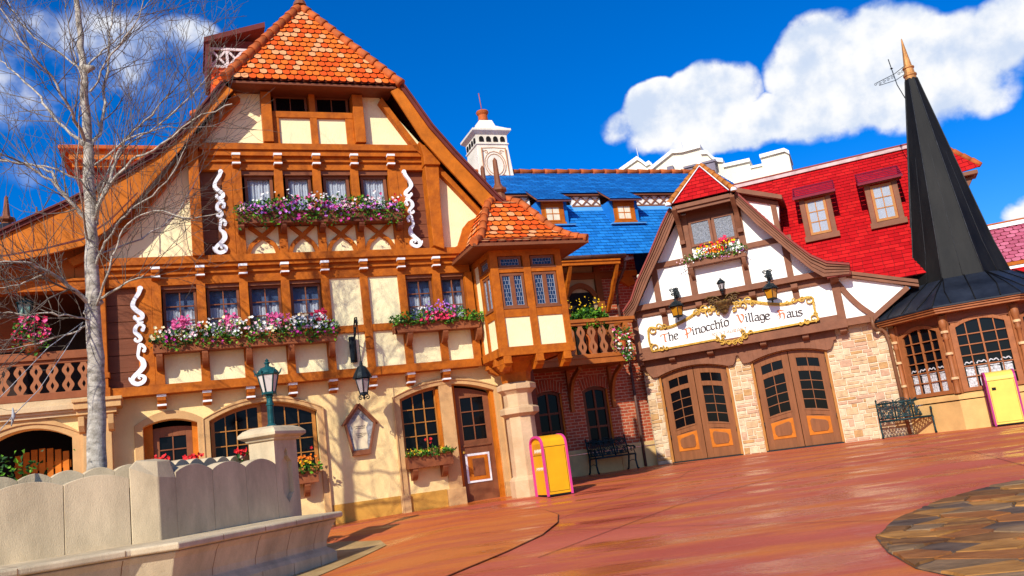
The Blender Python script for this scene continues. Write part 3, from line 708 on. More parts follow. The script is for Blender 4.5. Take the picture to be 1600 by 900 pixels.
# --- scroll ornaments
SCR = ([(128, 85, 34), (118, 120, 32), (94, 163, 28), (85, 203, 34), (108, 236, 34), (140, 264, 36), (143, 290, 30), (118, 299, 28), (98, 286, 26), (104, 272, 16)],
       [(112, 312, 14), (130, 322, 18), (152, 318, 12)],
       [(148, 372, 26), (154, 348, 24), (128, 333, 22), (105, 354, 28), (103, 385, 30), (126, 410, 30), (138, 434, 26), (121, 449, 22), (103, 438, 20), (108, 425, 12)],
       [(158, 515, 24), (163, 495, 20), (135, 473, 30), (126, 510, 24), (124, 552, 22), (150, 580, 38), (156, 620, 42), (132, 655, 36), (100, 686, 30), (92, 716, 34), (122, 736, 34), (156, 724, 32), (165, 696, 28), (144, 681, 22), (128, 692, 16), (140, 704, 10)],
       [(72, 688, 6), (80, 706, 22), (98, 722, 26)])
def scroll(x0, z0, k, kx, flip):
    b = MB()
    for i, pc_ in enumerate(SCR):
        b.ribbon([(x0+flip*(x-.055*(y-72)-128)*kx, z0-(y-72)*k) for x, y, w_ in pc_], [w_*kx*.84 for x, y, w_ in pc_], -.47+.002*i, -.38)
        for x, y, w_ in (pc_[0],):
            if w_ > 20: b.prism([(x0+flip*(x-.055*(y-72)-128)*kx+w_*.52*kx*math.cos(R(q*36)), z0-(y-72)*k+w_*.52*kx*math.sin(R(q*36))) for q in range(10)], -.465+.002*i, -.38)
    b.build('scroll_ornament', WHITE, HA)
scroll(-6.28, 4.86, .00281, .0029, 1)
scroll(-4.68, 7.22, .00262, .0027, 1)
scroll(-.86, 7.22, .00262, .0027, -1)
# electric box and mount behind the hanging lantern is part of the lantern

# --- oriel at the right corner
XF0, XF1, YF = .46, 2.10, -1.55
b = MB(); b.box(XF0+.10, XF1-.06, YF+.1, .3, 2.85, 5.0); b.build('oriel_core', DARK, HA)
b = MB()
for x0, x1 in ((.46, .635), (1.20, 1.365), (1.955, 2.10)): b.box(x0, x1, YF, YF+.16, 2.95, 4.95)
b.box(.44, 2.12, YF-.02, YF+.18, 2.80, 2.98); b.box(.44, .62, YF+.1, -.15, 2.80, 2.98); b.box(1.94, 2.12, YF+.1, -.15, 2.80, 2.98)
b.box(.635, 1.955, YF+.012, YF+.14, 3.60, 3.77); b.box(.635, 1.955, YF+.012, YF+.14, 4.55, 4.645); b.box(.46, 2.10, YF+.005, YF+.15, 4.91, 5.14); b.box(.46, .6, YF+.12, -.1, 4.91, 5.14)
b.box(XF0, XF0+.14, -1.55+.16, -1.40, 2.98, 4.93); b.box(XF0, XF0+.14, -.90, -.78, 2.98, 4.93); b.box(XF0, XF0+.14, -.47, -.33, 2.98, 4.93)
b.box(XF0+.01, XF0+.13, -1.40, -.90, 3.60, 3.77); b.box(XF0+.01, XF0+.13, -1.40, -.90, 4.55, 4.645); b.box(1.96, 2.10, YF+.16, 0, 2.98, 5.14)
b.box(.5, 2.05, YF+.1, -.1, 2.80, 2.86)
b.build('oriel_frame', ORANGE, HA, .006)
b = MB()
b.box(.63, 1.21, YF+.035, YF+.08, 2.97, 3.61); b.box(1.36, 1.96, YF+.035, YF+.08, 2.97, 3.61); b.box(XF0+.035, XF0+.08, -1.41, -.89, 2.97, 3.61); b.box(XF0+.035, XF0+.08, -.79, -.46, 2.97, 4.92)
build_each(b, 'oriel_panel', CREAM, HA)
def leaded(x0, x1, z0, z1, y, seed, xaxis=False, parent=HA):
    T_ = Matrix.Rotation(-math.pi/2, 4, 'Z') if xaxis else None
    T = None
    if xaxis: T = Matrix(((0, 1, 0, y), (-1, 0, 0, 0), (0, 0, 1, 0), (0, 0, 0, 1)))
    yy = 0 if xaxis else y
    f = MB(); f.T = T; f.box(x0, x0+.05, yy, yy+.05, z0, z1); f.box(x1-.05, x1, yy, yy+.05, z0, z1); f.box(x0+.05, x1-.05, yy, yy+.05, z0, z0+.05); f.box(x0+.05, x1-.05, yy, yy+.05, z1-.05, z1)
    wide = (x1-x0) > .45 and (z1-z0) > .4
    if wide: f.box((x0+x1)/2-.045, (x0+x1)/2+.045, yy+.002, yy+.05, z0+.05, z1-.05)
    f.box(x0-.03, x1+.03, yy-.03, yy+.0, z0-.03, z0+.005)
    o = f.build('window', SASH, parent, .003)
    g = MB(); g.T = T; g.box(x0+.03, x1-.03, yy+.03, yy+.036, z0+.03, z1-.03); g.build('pane', BGLASS, o)
    l = MB(); l.T = T; rr = random.Random(seed)
    segs = [(x0+.055, (x0+x1)/2-.05), ((x0+x1)/2+.05, x1-.055)] if wide else [(x0+.055, x1-.055)]
    for a, c in segs:
        z = z0+.055; row = 0
        nrow = max(2, int((z1-z0-.1)/.085))
        dz = (z1-z0-.11)/nrow
        xm = (a+c)/2; nc = 3 if c-a < .3 else 6
        l.box(a, a+.009, yy+.02, yy+.03, z, z1-.055); l.box(c-.009, c, yy+.02, yy+.03, z, z1-.055)
        for r_ in range(nrow+1):
            l.ribbon([(a, z+dz*r_+rr.uniform(-.008, .008)), (xm, z+dz*r_+rr.uniform(-.008, .008)), (c, z+dz*r_+rr.uniform(-.008, .008))], .0055, yy+.021, yy+.03, smooth=0)
            if r_ < nrow:
                for q in range(1, nc):
                    x = a+(c-a)*(q+(.22 if r_ % 2 else -.22))/nc+rr.uniform(-.008, .008); l.ribbon([(x, z+dz*r_), (x+rr.uniform(-.006, .006), z+dz*(r_+1))], .005, yy+.022, yy+.03, smooth=0)
    l.build('lead_came', pm('pale_lead', (.34, .38, .44), .5), o)
leaded(.65, 1.185, 3.80, 4.535, YF+.03, 1); leaded(1.38, 1.94, 3.80, 4.535, YF+.03, 2)
leaded(.66, 1.17, 4.66, 4.90, YF+.03, 3); leaded(1.39, 1.93, 4.66, 4.90, YF+.03, 4)
leaded(.91, 1.39, 3.80, 4.535, XF0+.02, 5, True); leaded(.91, 1.39, 4.66, 4.90, XF0+.02, 6, True)
# oriel roof: flared pyramid with fish-scale tiles
lv = [(0, 5.10, .02, 2.58, -1.95, .55), (0, 5.24, .26, 2.31, -1.70, .4), (0, 5.47, .42, 2.05, -1.47, .3), (0, 5.85, .58, 1.80, -1.24, .15), (0, 6.22, .80, 1.56, -1.0, 0), (0, 6.42, 1.08, 1.30, -.72, -.2)]
lv = [(z+dz_, a, c, y0, y1) for (z, dz_, a, c, y0, y1) in lv]
b = MB()
for (z0, a0, c0, f0, k0), (z1, a1, c1, f1, k1) in zip(lv, lv[1:]):
    tiles(b, [(a0, f0, z0), (c0, f0, z0), (c1, f1, z1), (a1, f1, z1)], .18, .15, 'hex', 3, [38, 36, 26], lift=.03, th=.02, seed=int(z0*50), origin=(a0, f0, z0))
    tiles(b, [(a0, k0, z0), (a0, f0, z0), (a1, f1, z1), (a1, k1, z1)], .18, .15, 'hex', 3, [38, 36, 26], lift=.03, th=.02, seed=int(z0*50)+1)
    tiles(b, [(c0, f0, z0), (c0, k0, z0), (c1, k1, z1), (c1, f1, z1)], .18, .15, 'hex', 3, [38, 36, 26], lift=.03, th=.02, seed=int(z0*50)+2)
b.poly([(lv[-1][1], lv[-1][3], lv[-1][0]), (lv[-1][2], lv[-1][3], lv[-1][0]), (1.2, -.3, 6.5)])
b.poly([(lv[0][1], lv[0][3], lv[0][0]-.01), (lv[0][2], lv[0][3], lv[0][0]-.01), (lv[0][2], .5, lv[0][0]-.01), (lv[0][1], .5, lv[0][0]-.01)])
b.build('oriel_roof', TERRA4, HA)
b = MB()
for (z0, a0, c0, f0, k0), (z1, a1, c1, f1, k1) in zip(lv, lv[1:]):
    ridge_caps(b, (a0, f0, z0+.03), (a1, f1, z1+.03), .088, .25); ridge_caps(b, (c0, f0, z0+.03), (c1, f1, z1+.03), .088, .25)
b.build('ridge_tiles', RIDGE, HA)
b = MB(); a0, c0, f0 = .02, 2.58, -1.95
b.box(a0-.02, c0+.02, f0-.02, f0+.03, 5.03, 5.09); b.box(a0-.02, a0+.03, f0, .3, 5.03, 5.09); b.box(c0-.03, c0+.02, f0, .3, 5.03, 5.09); b.build('oriel_gutter', SASH, HA)
b = MB(); b.box(.05, 2.55, -1.92, -.2, 5.035, 5.06); b.build('oriel_soffit', pm('soffit_brown_paint', (.24, .07, .015)), HA)
b = MB(); b.lathe([(.17, 0), (.14, .1), (.12, .16), (.19, .22), (.19, .27), (.13, .3), (.10, .34), (.075, .4), (.055, .95), (.01, 1.02)], (1.20, -.72, 6.40), 8)
b.build('finial', SASH, HA)
b = MB(); b.lathe([(.12, 0), (.09, .1), (.07, .3), (.05, .95), (.01, 1.02)], (1.02, -.35, 6.35), 8); b.build('finial', SASH, HA)
# brackets under the oriel and the octagonal stone column
for (x, y, rz) in ((.58, YF-.02, 0), (1.30, YF-.02, 0), (1.93, YF-.02, 0), (.44, -.62, -90), (.44, -1.1, -90)):
    b = MB(); b.T = Matrix.Translation((x, y, 2.80)) @ Matrix.Rotation(R(rz), 4, 'Z')
    b.prism([(0, 0), (.36, 0), (.36, -.28), (.2, -.3), (.05, -.22), (0, -.14)], -.085, .085, axis='x'); b.prism([(-.02, -.13), (.3, -.13), (.3, -.16), (-.02, -.16)], -.092, .092, axis='x'); b.build('oriel_bracket', ORANGE, HA, .01)
cx_, cy_ = .98, -.80
COLM = MB(); o8 = R(22.5)
COLM.lathe([(.39, -.4), (.39, .28), (.37, .32), (.315, .36), (.305, 1.58)], (cx_, cy_, 0), 8, rot=o8)
COLM.lathe([(.305, 1.58), (.38, 1.63), (.42, 1.645), (.42, 1.76), (.36, 1.79), (.305, 1.80), (.305, 2.06), (.38, 2.13), (.42, 2.15), (.42, 2.26), (.32, 2.30)], (cx_, cy_, 0), 8, rot=o8)
COLM.build('column', pm('column_sandstone', (.64, .41, .20), .85, .2, 1.6, .4, 30, c2=(.70, .46, .26)), HA, .012)
b = MB(); b.lathe([(.30, 2.29), (.33, 2.5), (.50, 2.7), (.68, 2.79)], (cx_+.02, cy_, 0), 8, rot=o8); b.build('column_capital', ORANGE, HA, .01)
# --- left wing of the timber house: balcony over an arcade
b = MB(); b.box(-10.5, -7.05, -.42, -.1, 4.86, 5.08); b.box(-10.5, -7.0, -.45, -.1, 5.03, 5.08); b.build('balcony_header', ORANGE, HA, .006)
b = MB()
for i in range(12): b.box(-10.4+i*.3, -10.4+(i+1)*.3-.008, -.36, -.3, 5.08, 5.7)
b.build('header_boards', pm('shaded_orange_board', (.40, .11, .014)), HA)  # orange board colour darkened, shade under the verge put into the paint
b = MB(); b.box(-7.09, -6.89, -.48, -.1, 2.95, 5.3); b.box(-7.12, -6.86, -.5, -.1, 3.15, 3.25); b.box(-7.12, -6.86, -.5, -.1, 2.8, 2.97); b.build('corner_post', ORANGE, HA, .008)
b = MB(); b.box(-10.5, -7.1, -.47, -.31, 3.57, 3.72); b.box(-10.5, -7.1, -.42, -.33, 3.50, 3.57); b.box(-10.5, -7.1, -.45, -.3, 2.84, 2.97); b.build('balcony_rail', MIDBROWN, HA, .006)
bal_me = None
def baluster_mb(h_, w_=.20, t_=.03):
    b = MB(); n = 24
    hw = lambda q: w_/2*(.70+.30*math.cos(q*4*math.pi+math.pi)) if 0 < q < 1 else w_/2
    hole = lambda q: max(0, .028*math.sin(math.pi*((q*2) % 1-.28)/.44))*(w_/.2) if .28 < (q*2) % 1 < .72 else 0
    for i in range(n):
        q0, q1 = i/n, (i+1)/n; z0, z1 = q0*h_, q1*h_
        for s_ in (-1, 1):
            b.prism([(s_*hole(q0), z0), (s_*hw(q0), z0), (s_*hw(q1), z1), (s_*hole(q1), z1)], 0, t_) if hole(q0)+hole(q1) > 0 or True else None
    return b
bm_ = baluster_mb(.55, .2); bal0 = bm_.build('baluster', pm('baluster_brown_paint', (.36, .13, .05)), HA); bal0.location = (-7.30, -.41, 2.96)
for i in range(1, 12):
    o = bal0.copy(); col.objects.link(o); o.location = (-7.30-.257*i, -.41, 2.96)
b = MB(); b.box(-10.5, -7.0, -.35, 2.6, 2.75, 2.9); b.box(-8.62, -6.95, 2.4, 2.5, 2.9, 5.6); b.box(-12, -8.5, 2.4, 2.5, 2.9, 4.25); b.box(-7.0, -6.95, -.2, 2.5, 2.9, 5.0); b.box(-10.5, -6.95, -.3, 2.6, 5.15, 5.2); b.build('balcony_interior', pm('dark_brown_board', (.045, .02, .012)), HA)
b = MB(); b.box(-10.5, -7.35, -.50, -.1, 2.58, 2.63); b.box(-10.5, -7.35, -.56, -.1, 2.63, 2.72); b.box(-10.5, -7.35, -.46, -.1, 2.52, 2.58); b.box(-10.5, -6.9, -.44, -.1, 2.72, 2.85)
b.build('cornice', STONE, HA, .008)
b = MB()
ow = (-8.86, -7.52, -1, 2.14, .22)
strip_wall(b, -10.5, -6.95, -.6, 2.75, [ow], -.34, -.05); b.box(-6.98, -6.9, -.34, .1, -.5, 2.8); b.build('arcade_wall', PEACH, HA)
t = arch_trim(-8.86, -7.52, 2.14, .22, .17, -.6, -.40, -.33); arch_trim(-9.01, -7.37, 2.18, .26, .03, -.6, -.43, -.36, t); t.build('arch_surround', TRIM, HA, .008)
b = MB(); b.box(-10, -7.0, 2.3, 2.35, -.5, 2.7); b.box(-7.1, -7.05, 0, 2.3, -.5, 2.7); b.build('dark_interior_wall', DARK, HA)
b = MB(); b.box(-7.34, -6.86, -.52, -.3, -.6, 2.50); b.box(-7.38, -6.8, -.56, -.3, -.6, .35); b.build('pilaster', TRIM, HA, .012)
b = MB(); b.box(-7.38, -6.82, -.56, -.25, 2.44, 2.50); b.box(-7.42, -6.76, -.62, -.22, 2.50, 2.60); b.box(-7.46, -6.68, -.70, -.2, 2.60, 2.72); b.box(-7.48, -6.66, -.74, -.2, 2.72, 2.78)
for x in (-7.34, -6.86): b.prism([(-.56, 2.46), (-.70, 2.46), (-.68, 2.3), (-.6, 2.2), (-.5, 2.16)], x-.05, x+.05, axis='x')
b.build('pilaster_capital', TRIM, HA, .008)
# slatted gate standing open inside the arch
gt = MB(); gt.T = Matrix.Translation((-7.62, .25, .2)) @ Matrix.Rotation(R(165), 4, 'Z')
for i in range(7): gt.box(.02+i*.14, .02+i*.14+.11, 0, .03, 0, 1.75+.10*math.sin(i*.5))
for z in (.3, .95, 1.45): gt.box(0, 1.0, -.035, .0, z, z+.14)
gt.build('gate', ORANGE2, HA, .006, label='slatted orange gate standing open in the arch')

# wall lamp, flowers of the balcony
def scrollwork(b, c, r_, turns=1.6, n=18, th=.012, ax=(1, 0, 0), az_=(0, 0, 1), start=0, sgn=1, tail=None):
    c, ax, az_ = Vector(c), Vector(ax), Vector(az_)
    pts = [c+ax*(math.cos(start+sgn*turns*2*math.pi*i/n)*r_*(1-.78*i/n))+az_*(math.sin(start+sgn*turns*2*math.pi*i/n)*r_*(1-.78*i/n)) for i in range(n+1)]
    if tail is not None: pts = [Vector(tail)]+pts
    b.tube(pts, th, 5); return b
def lantern_body(t, c, r1, r0, h_, caph, gm, fm, n=6, curls=True):
    """tapered lantern hanging at c (bottom centre)"""
    x, y, z = c; f = MB()
    for j in range(n):
        a = 2*math.pi*j/n+.3; f.tube([(x+r0*math.cos(a), y+r0*math.sin(a), z), (x+r1*math.cos(a), y+r1*math.sin(a), z+h_)], .012, 5)
    f.lathe([(r0*1.12, -.03), (r0*1.12, .02)], c, n, rot=.3); f.lathe([(r1*1.05, h_-.02), (r1*1.05, h_+.02)], c, n, rot=.3)
    f.lathe([(.01, -.12), (.03, -.09), (.015, -.06), (r0*.6, -.03)], c, 8)
    f.build('frame', fm, t)
    k = MB(); k.lathe([(r1*1.22, h_+.0), (r1*1.22, h_+.03), (r1*1.0, h_+caph*.35), (r1*.55, h_+caph*.75), (r1*.22, h_+caph*.85), (r1*.2, h_+caph), (.02, h_+caph*1.15)], c, n*2, rot=.3); k.build('cap', fm, t)
    g = MB(); g.lathe([(r0*.97, .0), (r1*.97, h_)], c, n, rot=.3); g.build('glass', gm, t)
    if curls:
        q = MB()
        for j in range(n):
            a = 2*math.pi*j/n+.3; ca, sa = math.cos(a), math.sin(a)
            scrollwork(q, (x+r0*.9*ca, y+r0*.9*sa, z-.08), .05, 1.2, 10, .008, (ca, sa, 0), (0, 0, 1), math.pi/2, -1)
        q.build('curls', fm, t)
# hanging lantern on the balcony
T = thing('hanging_lantern', 'green glass hanging lantern under the left balcony beam above the pink flowers', 'lantern', FA, (-8.27, -.1, 4.35))
lantern_body(T, (0, 0, 0), .13, .08, .36, .12, pm('green_mottled_glass', (.22, .34, .27), .2, .4, 9, .2), GREENIRON, 6, False)
b = MB(); b.tube([(0, 0, .47), (0, 0, .8)], .01, 5); b.build('chain', GREENIRON, T)
T = thing('flower_basket', 'round basket of pink and red geraniums on the left balcony rail', 'flower basket', FA, (-8.12, -.5, 3.74))
b = MB(); b.lathe([(.10, -.02), (.17, .06), (.2, .14), (.17, .15)], (0, .05, 0), 12); b.build('pot', MIDBROWN, T)
def bf(rr):
    a = rr.uniform(0, 6.28); r_ = rr.random()**.5*.3; return (r_*math.cos(a), .05+.25*r_*math.sin(a)-.08, .36+.34*rr.uniform(-1, 1)*(1-(r_/.34)**2)**.5)
f_ = leaves(260, lambda r: (lambda p: (p[0], p[1], p[2]-.1))(bf(r)), .085, 41).build('foliage', GREEN, T); f_['kind'] = 'stuff'
f_ = blossoms(120, bf, .085, 42).build('blossoms', FL['crimson'], T); f_['kind'] = 'stuff'
f_ = blossoms(70, bf, .08, 43).build('blossoms', FL['pink'], T); f_['kind'] = 'stuff'

# ------------------------------------------------------------ window boxes of the timber house
GRP = 'flower boxes on the timber house'
planter_box(FA, (-6.10, -.43, 3.73), 3.42, .22, .26, MIDBROWN, 'longest brown window box, white and pink flowers under four windows', GRP, [.10, .91, 1.715, 2.52, 3.32], (1300, .28, .22),
  [('white', 230, .1, 3.35, .05, .33, .07), ('cream', 80, .0, 3.3, .08, .38, .075), ('pink', 70, .35, .65, .25, .47, .08), ('pink', 45, 1.2, 1.5, .22, .45, .08), ('pink', 60, 2.1, 2.5, .2, .42, .08), ('crimson', 40, 3.0, 3.3, .2, .42, .08), ('pale_pink', 70, .2, 3.2, .05, .25, .07), ('magenta', 60, .1, 3.4, -.12, .06, .06)], seed=3, btall=.3)
planter_box(FA, (-1.49, -.43, 3.78), 1.92, .2, .26, MIDBROWN, 'brown window box, bright green ferns either side of red and lilac flowers, beside the oriel', GRP, [.33, 1.1, 1.86], (800, .26, .08),
  [('crimson', 70, .66, 1.3, .0, .2, .085), ('lilac', 45, .8, 1.25, .2, .42, .05), ('violet', 50, .75, 1.3, .18, .42, .05), ('pink', 30, .6, 1.35, .02, .24, .08), ('white', 14, .5, .8, .2, .3, .05)], taper=.07, seed=5, btall=.25)
planter_box(FA, (-4.42, -.45, 6.24), 3.36, .24, .26, SIDING, 'dark window box spilling purple and pink petunias below the top storey windows', GRP, [.05, .88, 1.67, 2.475, 3.3], (1500, .29, .36),
  [('lilac', 130, .0, 3.3, -.15, .22, .075), ('magenta', 110, .0, 3.36, -.25, .2, .07), ('pink', 90, .2, 3.3, .0, .34, .075), ('white', 80, .3, 3.3, .16, .42, .065), ('pale_pink', 90, .0, 3.3, .0, .3, .07), ('violet', 70, 0, 2.0, -.05, .2, .06), ('red', 16, 3.2, 3.4, .2, .34, .07)], seed=8, btall=.16)
planter_box(FA, (gx(-1.40), Y0-.06, 1.07), .95, .27, .28, MIDBROWN, 'small brown window box of low green plants under the window left of the panelled door', GRP, [.14, .78], (260, .1, .03),
  [('red', 5, .5, .66, .2, .27, .07), ('yellow', 25, .05, .9, .02, .1, .04)], seed=11, btall=.24)
planter_box(FA, (gx(-4.85), Y0-.06, 1.04), 1.62, .25, .26, MIDBROWN, 'brown window box of green leaves and orange flowers just right of the stone pillar', GRP, [.2, .75, 1.4], (420, .2, .06),
  [('orange', 40, .3, 1.6, .08, .26, .07), ('red', 26, .2, 1.6, .22, .45, .07), ('yellow', 22, .9, 1.5, .06, .2, .06)], seed=13, btall=.26)

# hanging wall lantern on scrolled bracket
T = thing('wall_lantern', 'black lantern with rounded hood hanging from a scrolled iron bracket over the pentagon sign', 'lantern', FA, (-2.31, YT, 3.35))
b = MB(); b.box(-.09, .05, -.03, .02, -.28, .26); b.box(-.07, .03, -.05, -.02, -.24, .22); b.build('back_plate', IRON, T, .01)
b = MB(); P_ = [(0, -.04, -.28), (0, -.14, .1), (0, -.22, .42), (0, -.38, .58), (0, -.55, .55), (0, -.62, .42)]
b.tube(P_, [.02, .018, .017, .015, .013, .01], 6); b.tube([(0, -.04, .2), (0, -.25, .22), (0, -.42, .36), (0, -.52, .5)], .014, 6); scrollwork(b, (0, -.28, .32), .1, 1.6, 18, .012, (0, 1, 0)); scrollwork(b, (0, -.5, .46), .07, 1.6, 16, .012, (0, 1, 0))
b.tube([(0, -.58, .55), (0, -.58, -.35)], .008, 5); b.build('bracket', IRON, T)
lantern_body(T, (0, -.58, -.98), .155, .085, .30, .30, PGLASS, IRON, 6)

# pentagon notice board
T = thing('notice_board', 'five-sided brown framed notice board with cream poster on the peach wall', 'notice board', FA, (gx(-2.27), Y0, 1.24))
PO = [(-.20, 0), (.17, .0), (.33, .60), (.0, .99), (-.31, .62)]
b = MB(); I_ = [(x*.86, .07+z*.86) for x, z in PO]
for i in range(5): j = (i+1) % 5; b.prism([PO[i], PO[j], I_[j], I_[i]], -.10, .0)
for (p, q) in ((PO[4], PO[3]), (PO[3], PO[2])):
    l = math.hypot(q[0]-p[0], q[1]-p[1]); dx, dz = (q[0]-p[0])/l, (q[1]-p[1])/l; s_ = -1 if p is PO[4] else 1
    p2 = (p[0]-dx*(.05 if s_ < 0 else 0), p[1]-dz*(.05 if s_ < 0 else 0)); q2 = (q[0]+dx*(.05 if s_ > 0 else 0), q[1]+dz*(.05 if s_ > 0 else 0))
    b.prism([p2, q2, (q2[0]-dz*.035, q2[1]+dx*.035), (p2[0]-dz*.035, p2[1]+dx*.035)], -.13, .0)
b.box(-.2, .17, -.12, 0, -.03, .03); b.build('frame', SASH, T, .004)
b = MB(); b.prism(I_, -.03, -.02, 0); b.build('backing', pm('silver_black_backing', (.10, .10, .10), .5, .6, 14, .1, c2=(.62, .60, .56)), T)
b = MB(); b.prism([(-.15, .09), (.14, .09), (.13, .2), (.15, .35), (.13, .5), (.18, .6), (.07, .68), (.0, .78), (-.07, .68), (-.18, .6), (-.14, .5), (-.16, .35), (-.14, .2)], -.036, -.0305); b.build('poster', pm('cream_poster', (.80, .66, .40), .7, .12, 4, 0), T)
b = MB(); rr = random.Random(4)
for z, x0, x1 in ((.545, -.11, .11), (.505, -.1, .1), (.40, -.09, .11), (.365, -.08, .1), (.33, -.06, .06)):
    x = x0
    while x < x1: l = rr.uniform(.01, .02); b.ribbon([(x, z+rr.uniform(-.006, .006)), (x+l, z+rr.uniform(-.008, .008))], .013, -.039, -.0365, smooth=0); x += l+.005
b.build('small_print', pm('poster_ink', (.12, .07, .03)), T)

# ============================================================ brick house with the blue roof
def brick_mat():
    m = bpy.data.materials.new('red_brick'); m.use_nodes = True; t = m.node_tree; b = t.nodes['Principled BSDF']
    tcn = nd(t, 'ShaderNodeTexCoord'); sx = nd(t, 'ShaderNodeSeparateXYZ'); t.links.new(tcn.outputs['Object'], sx.inputs[0]); cx2 = nd(t, 'ShaderNodeCombineXYZ'); t.links.new(sx.outputs[0], cx2.inputs[0]); t.links.new(sx.outputs[2], cx2.inputs[1])
    nn = nd(t, 'ShaderNodeTexNoise'); nn.inputs['Scale'].default_value = 7; t.links.new(cx2.outputs[0], nn.inputs['Vector'])
    ad = nd(t, 'ShaderNodeMixRGB', blend_type='LINEAR_LIGHT'); ad.inputs[0].default_value = .012; t.links.new(cx2.outputs[0], ad.inputs[1]); t.links.new(nn.outputs['Color'], ad.inputs[2])
    br = nd(t, 'ShaderNodeTexBrick'); t.links.new(ad.outputs[0], br.inputs['Vector']); br.inputs['Scale'].default_value = 1
    br.inputs['Brick Width'].default_value = .245; br.inputs['Row Height'].default_value = .092; br.inputs['Mortar Size'].default_value = .011; br.inputs['Mortar Smooth'].default_value = .15; br.inputs['Bias'].default_value = -.1
    br.inputs['Color1'].default_value = (.44, .075, .02, 1); br.inputs['Color2'].default_value = (.30, .045, .016, 1); br.inputs['Mortar'].default_value = (.52, .30, .17, 1)
    n2 = nd(t, 'ShaderNodeTexNoise'); n2.inputs['Scale'].default_value = 5; n2.inputs['Detail'].default_value = 6; t.links.new(tcn.outputs['Object'], n2.inputs['Vector'])
    hv = nd(t, 'ShaderNodeHueSaturation'); t.links.new(br.outputs[0], hv.inputs['Color']); mr_ = nd(t, 'ShaderNodeMapRange'); t.links.new(n2.outputs[0], mr_.inputs[0]); mr_.inputs[3].default_value = .75; mr_.inputs[4].default_value = 1.3; t.links.new(mr_.outputs[0], hv.inputs['Value'])
    t.links.new(hv.outputs[0], b.inputs['Base Color']); b.inputs['Roughness'].default_value = .85
    bp = nd(t, 'ShaderNodeBump'); bp.invert = True; bp.inputs['Strength'].default_value = .8; bp.inputs['Distance'].default_value = .012; t.links.new(br.outputs['Fac'], bp.inputs['Height']); t.links.new(bp.outputs[0], b.inputs['Normal'])
    return m
BRICK = brick_mat()
HM = thing('brick_house', 'red brick house with blue shingled roof and dormers set back between the two gables', 'house', FM)
b = strip_wall(MB(), -5.9, .95, .72, 6.8, [(-3.15, -2.27, .72, 2.45, .12), (-1.57, -.71, .72, 2.45, .13)], 0, .25); b.build('wall', BRICK, HM)
b = MB()
for a, c in ((-5.9, -1.73), (-1.72, -.62), (-.61, .18), (.19, 1.1)): b.box(a, c, -.10, .1, -.2, .60)
for a, c in ((-5.9, -1.73), (-1.72, -.2), (-.19, 1.1)): b.box(a, c, -.14, .1, .61, .73)
build_each(b, 'plinth', pm('cream_plinth_stone', (.66, .43, .17), .8, .14, 2, .3, 30), HM, .01)
b = MB(); b.box(-3.3, -.6, .26, .3, .7, 2.8); b.build('dark_interior_wall', DARK, HM)
for a, c in ((-3.15, -2.27), (-1.57, -.71)):
    arched_window(HM, a+.03, c-.03, .74, 2.45, .12, .08, 2, 3, pm('deep_brown_sash', (.17, .055, .022)), fw=.09, mw=.06)
    b = MB(); b.box(c-.05, c, .02, .2, .74, 2.45); b.build('window_frame', ORANGE2, HM)
    b = MB(); n = 11; ai = arc(a-.03, c+.03, 2.46, .13, n); ao = arc(a-.10, c+.10, 2.74, .16, n)
    for i in range(n):
        g_ = .12; A_, B_, C_, D_ = ai[i], ai[i+1], ao[i+1], ao[i]; l = lambda p, q, t: (p[0]*(1-t)+q[0]*t, p[1]*(1-t)+q[1]*t)
        b.prism([l(A_, B_, g_), l(A_, B_, 1-g_), l(D_, C_, 1-g_), l(D_, C_, g_)], -.018, .02)
    b.build('brick_arch', pm('arch_brick', (.38, .065, .02), .85, .3, 9, .4, 30), HM, .004)
    b = MB(); b.prism(ai+ao[::-1], -.006, .01); b.build('arch_mortar', pm('mortar', (.52, .30, .17)), HM)
# upper storey behind the balcony
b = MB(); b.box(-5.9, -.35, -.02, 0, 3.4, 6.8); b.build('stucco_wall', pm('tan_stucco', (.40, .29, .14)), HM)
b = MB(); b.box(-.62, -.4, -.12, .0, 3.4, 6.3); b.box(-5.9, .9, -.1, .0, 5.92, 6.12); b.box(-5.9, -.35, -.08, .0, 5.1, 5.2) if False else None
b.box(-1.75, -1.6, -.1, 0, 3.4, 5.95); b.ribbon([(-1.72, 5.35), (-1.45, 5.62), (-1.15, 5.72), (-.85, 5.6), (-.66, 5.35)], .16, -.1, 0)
b.build('upper_timber', pm('shaded_orange_timber', (.24, .07, .014)), HM)  # orange timber colour darkened to stand for the shade behind the balcony
b = MB(); b.box(-1.6, -.75, -.03, 0, 3.4, 5.5); b.build('balcony_door', DARK, HM)
b = MB(); b.prism([(.25, 5.80), (.45, 5.98), (.7, 5.95), (.8, 5.7), (.55, 5.6)], -.12, 0); b.box(.2, .9, -.14, 0, 5.95, 6.12); b.build('gable_bracket', ORANGE2, HM)
# balcony
b = MB(); b.box(-4.5, -.30, -1.22, 0, 3.13, 3.24); b.box(-4.5, -.28, -1.26, -1.14, 3.13, 3.42); b.box(-4.5, -.28, -1.29, -1.12, 3.30, 3.36); b.build('balcony_floor', pm('balcony_orange', (.40, .115, .02), .55, .2, 3, .2), HM, .006)
b = MB(); b.box(-4.5, -.10, -1.28, -1.12, 4.36, 4.46); b.box(-4.5, -.16, -1.24, -1.15, 4.28, 4.36); b.box(-.50, -.34, -1.24, -1.1, 3.42, 4.30); b.box(-.16, -.10, -1.2, .1, 4.36, 4.46); b.build('balcony_rail', pm('balcony_orange', ()), HM, .006)
bb_ = baluster_mb(.86, .26); b0 = bb_.build('baluster', pm('baluster_brown_paint', ()), HM); b0.location = (-.87, -1.21, 3.42)
for i in range(1, 12):
    o = b0.copy(); col.objects.link(o); o.location = (-.87-.35*i, -1.21, 3.42)
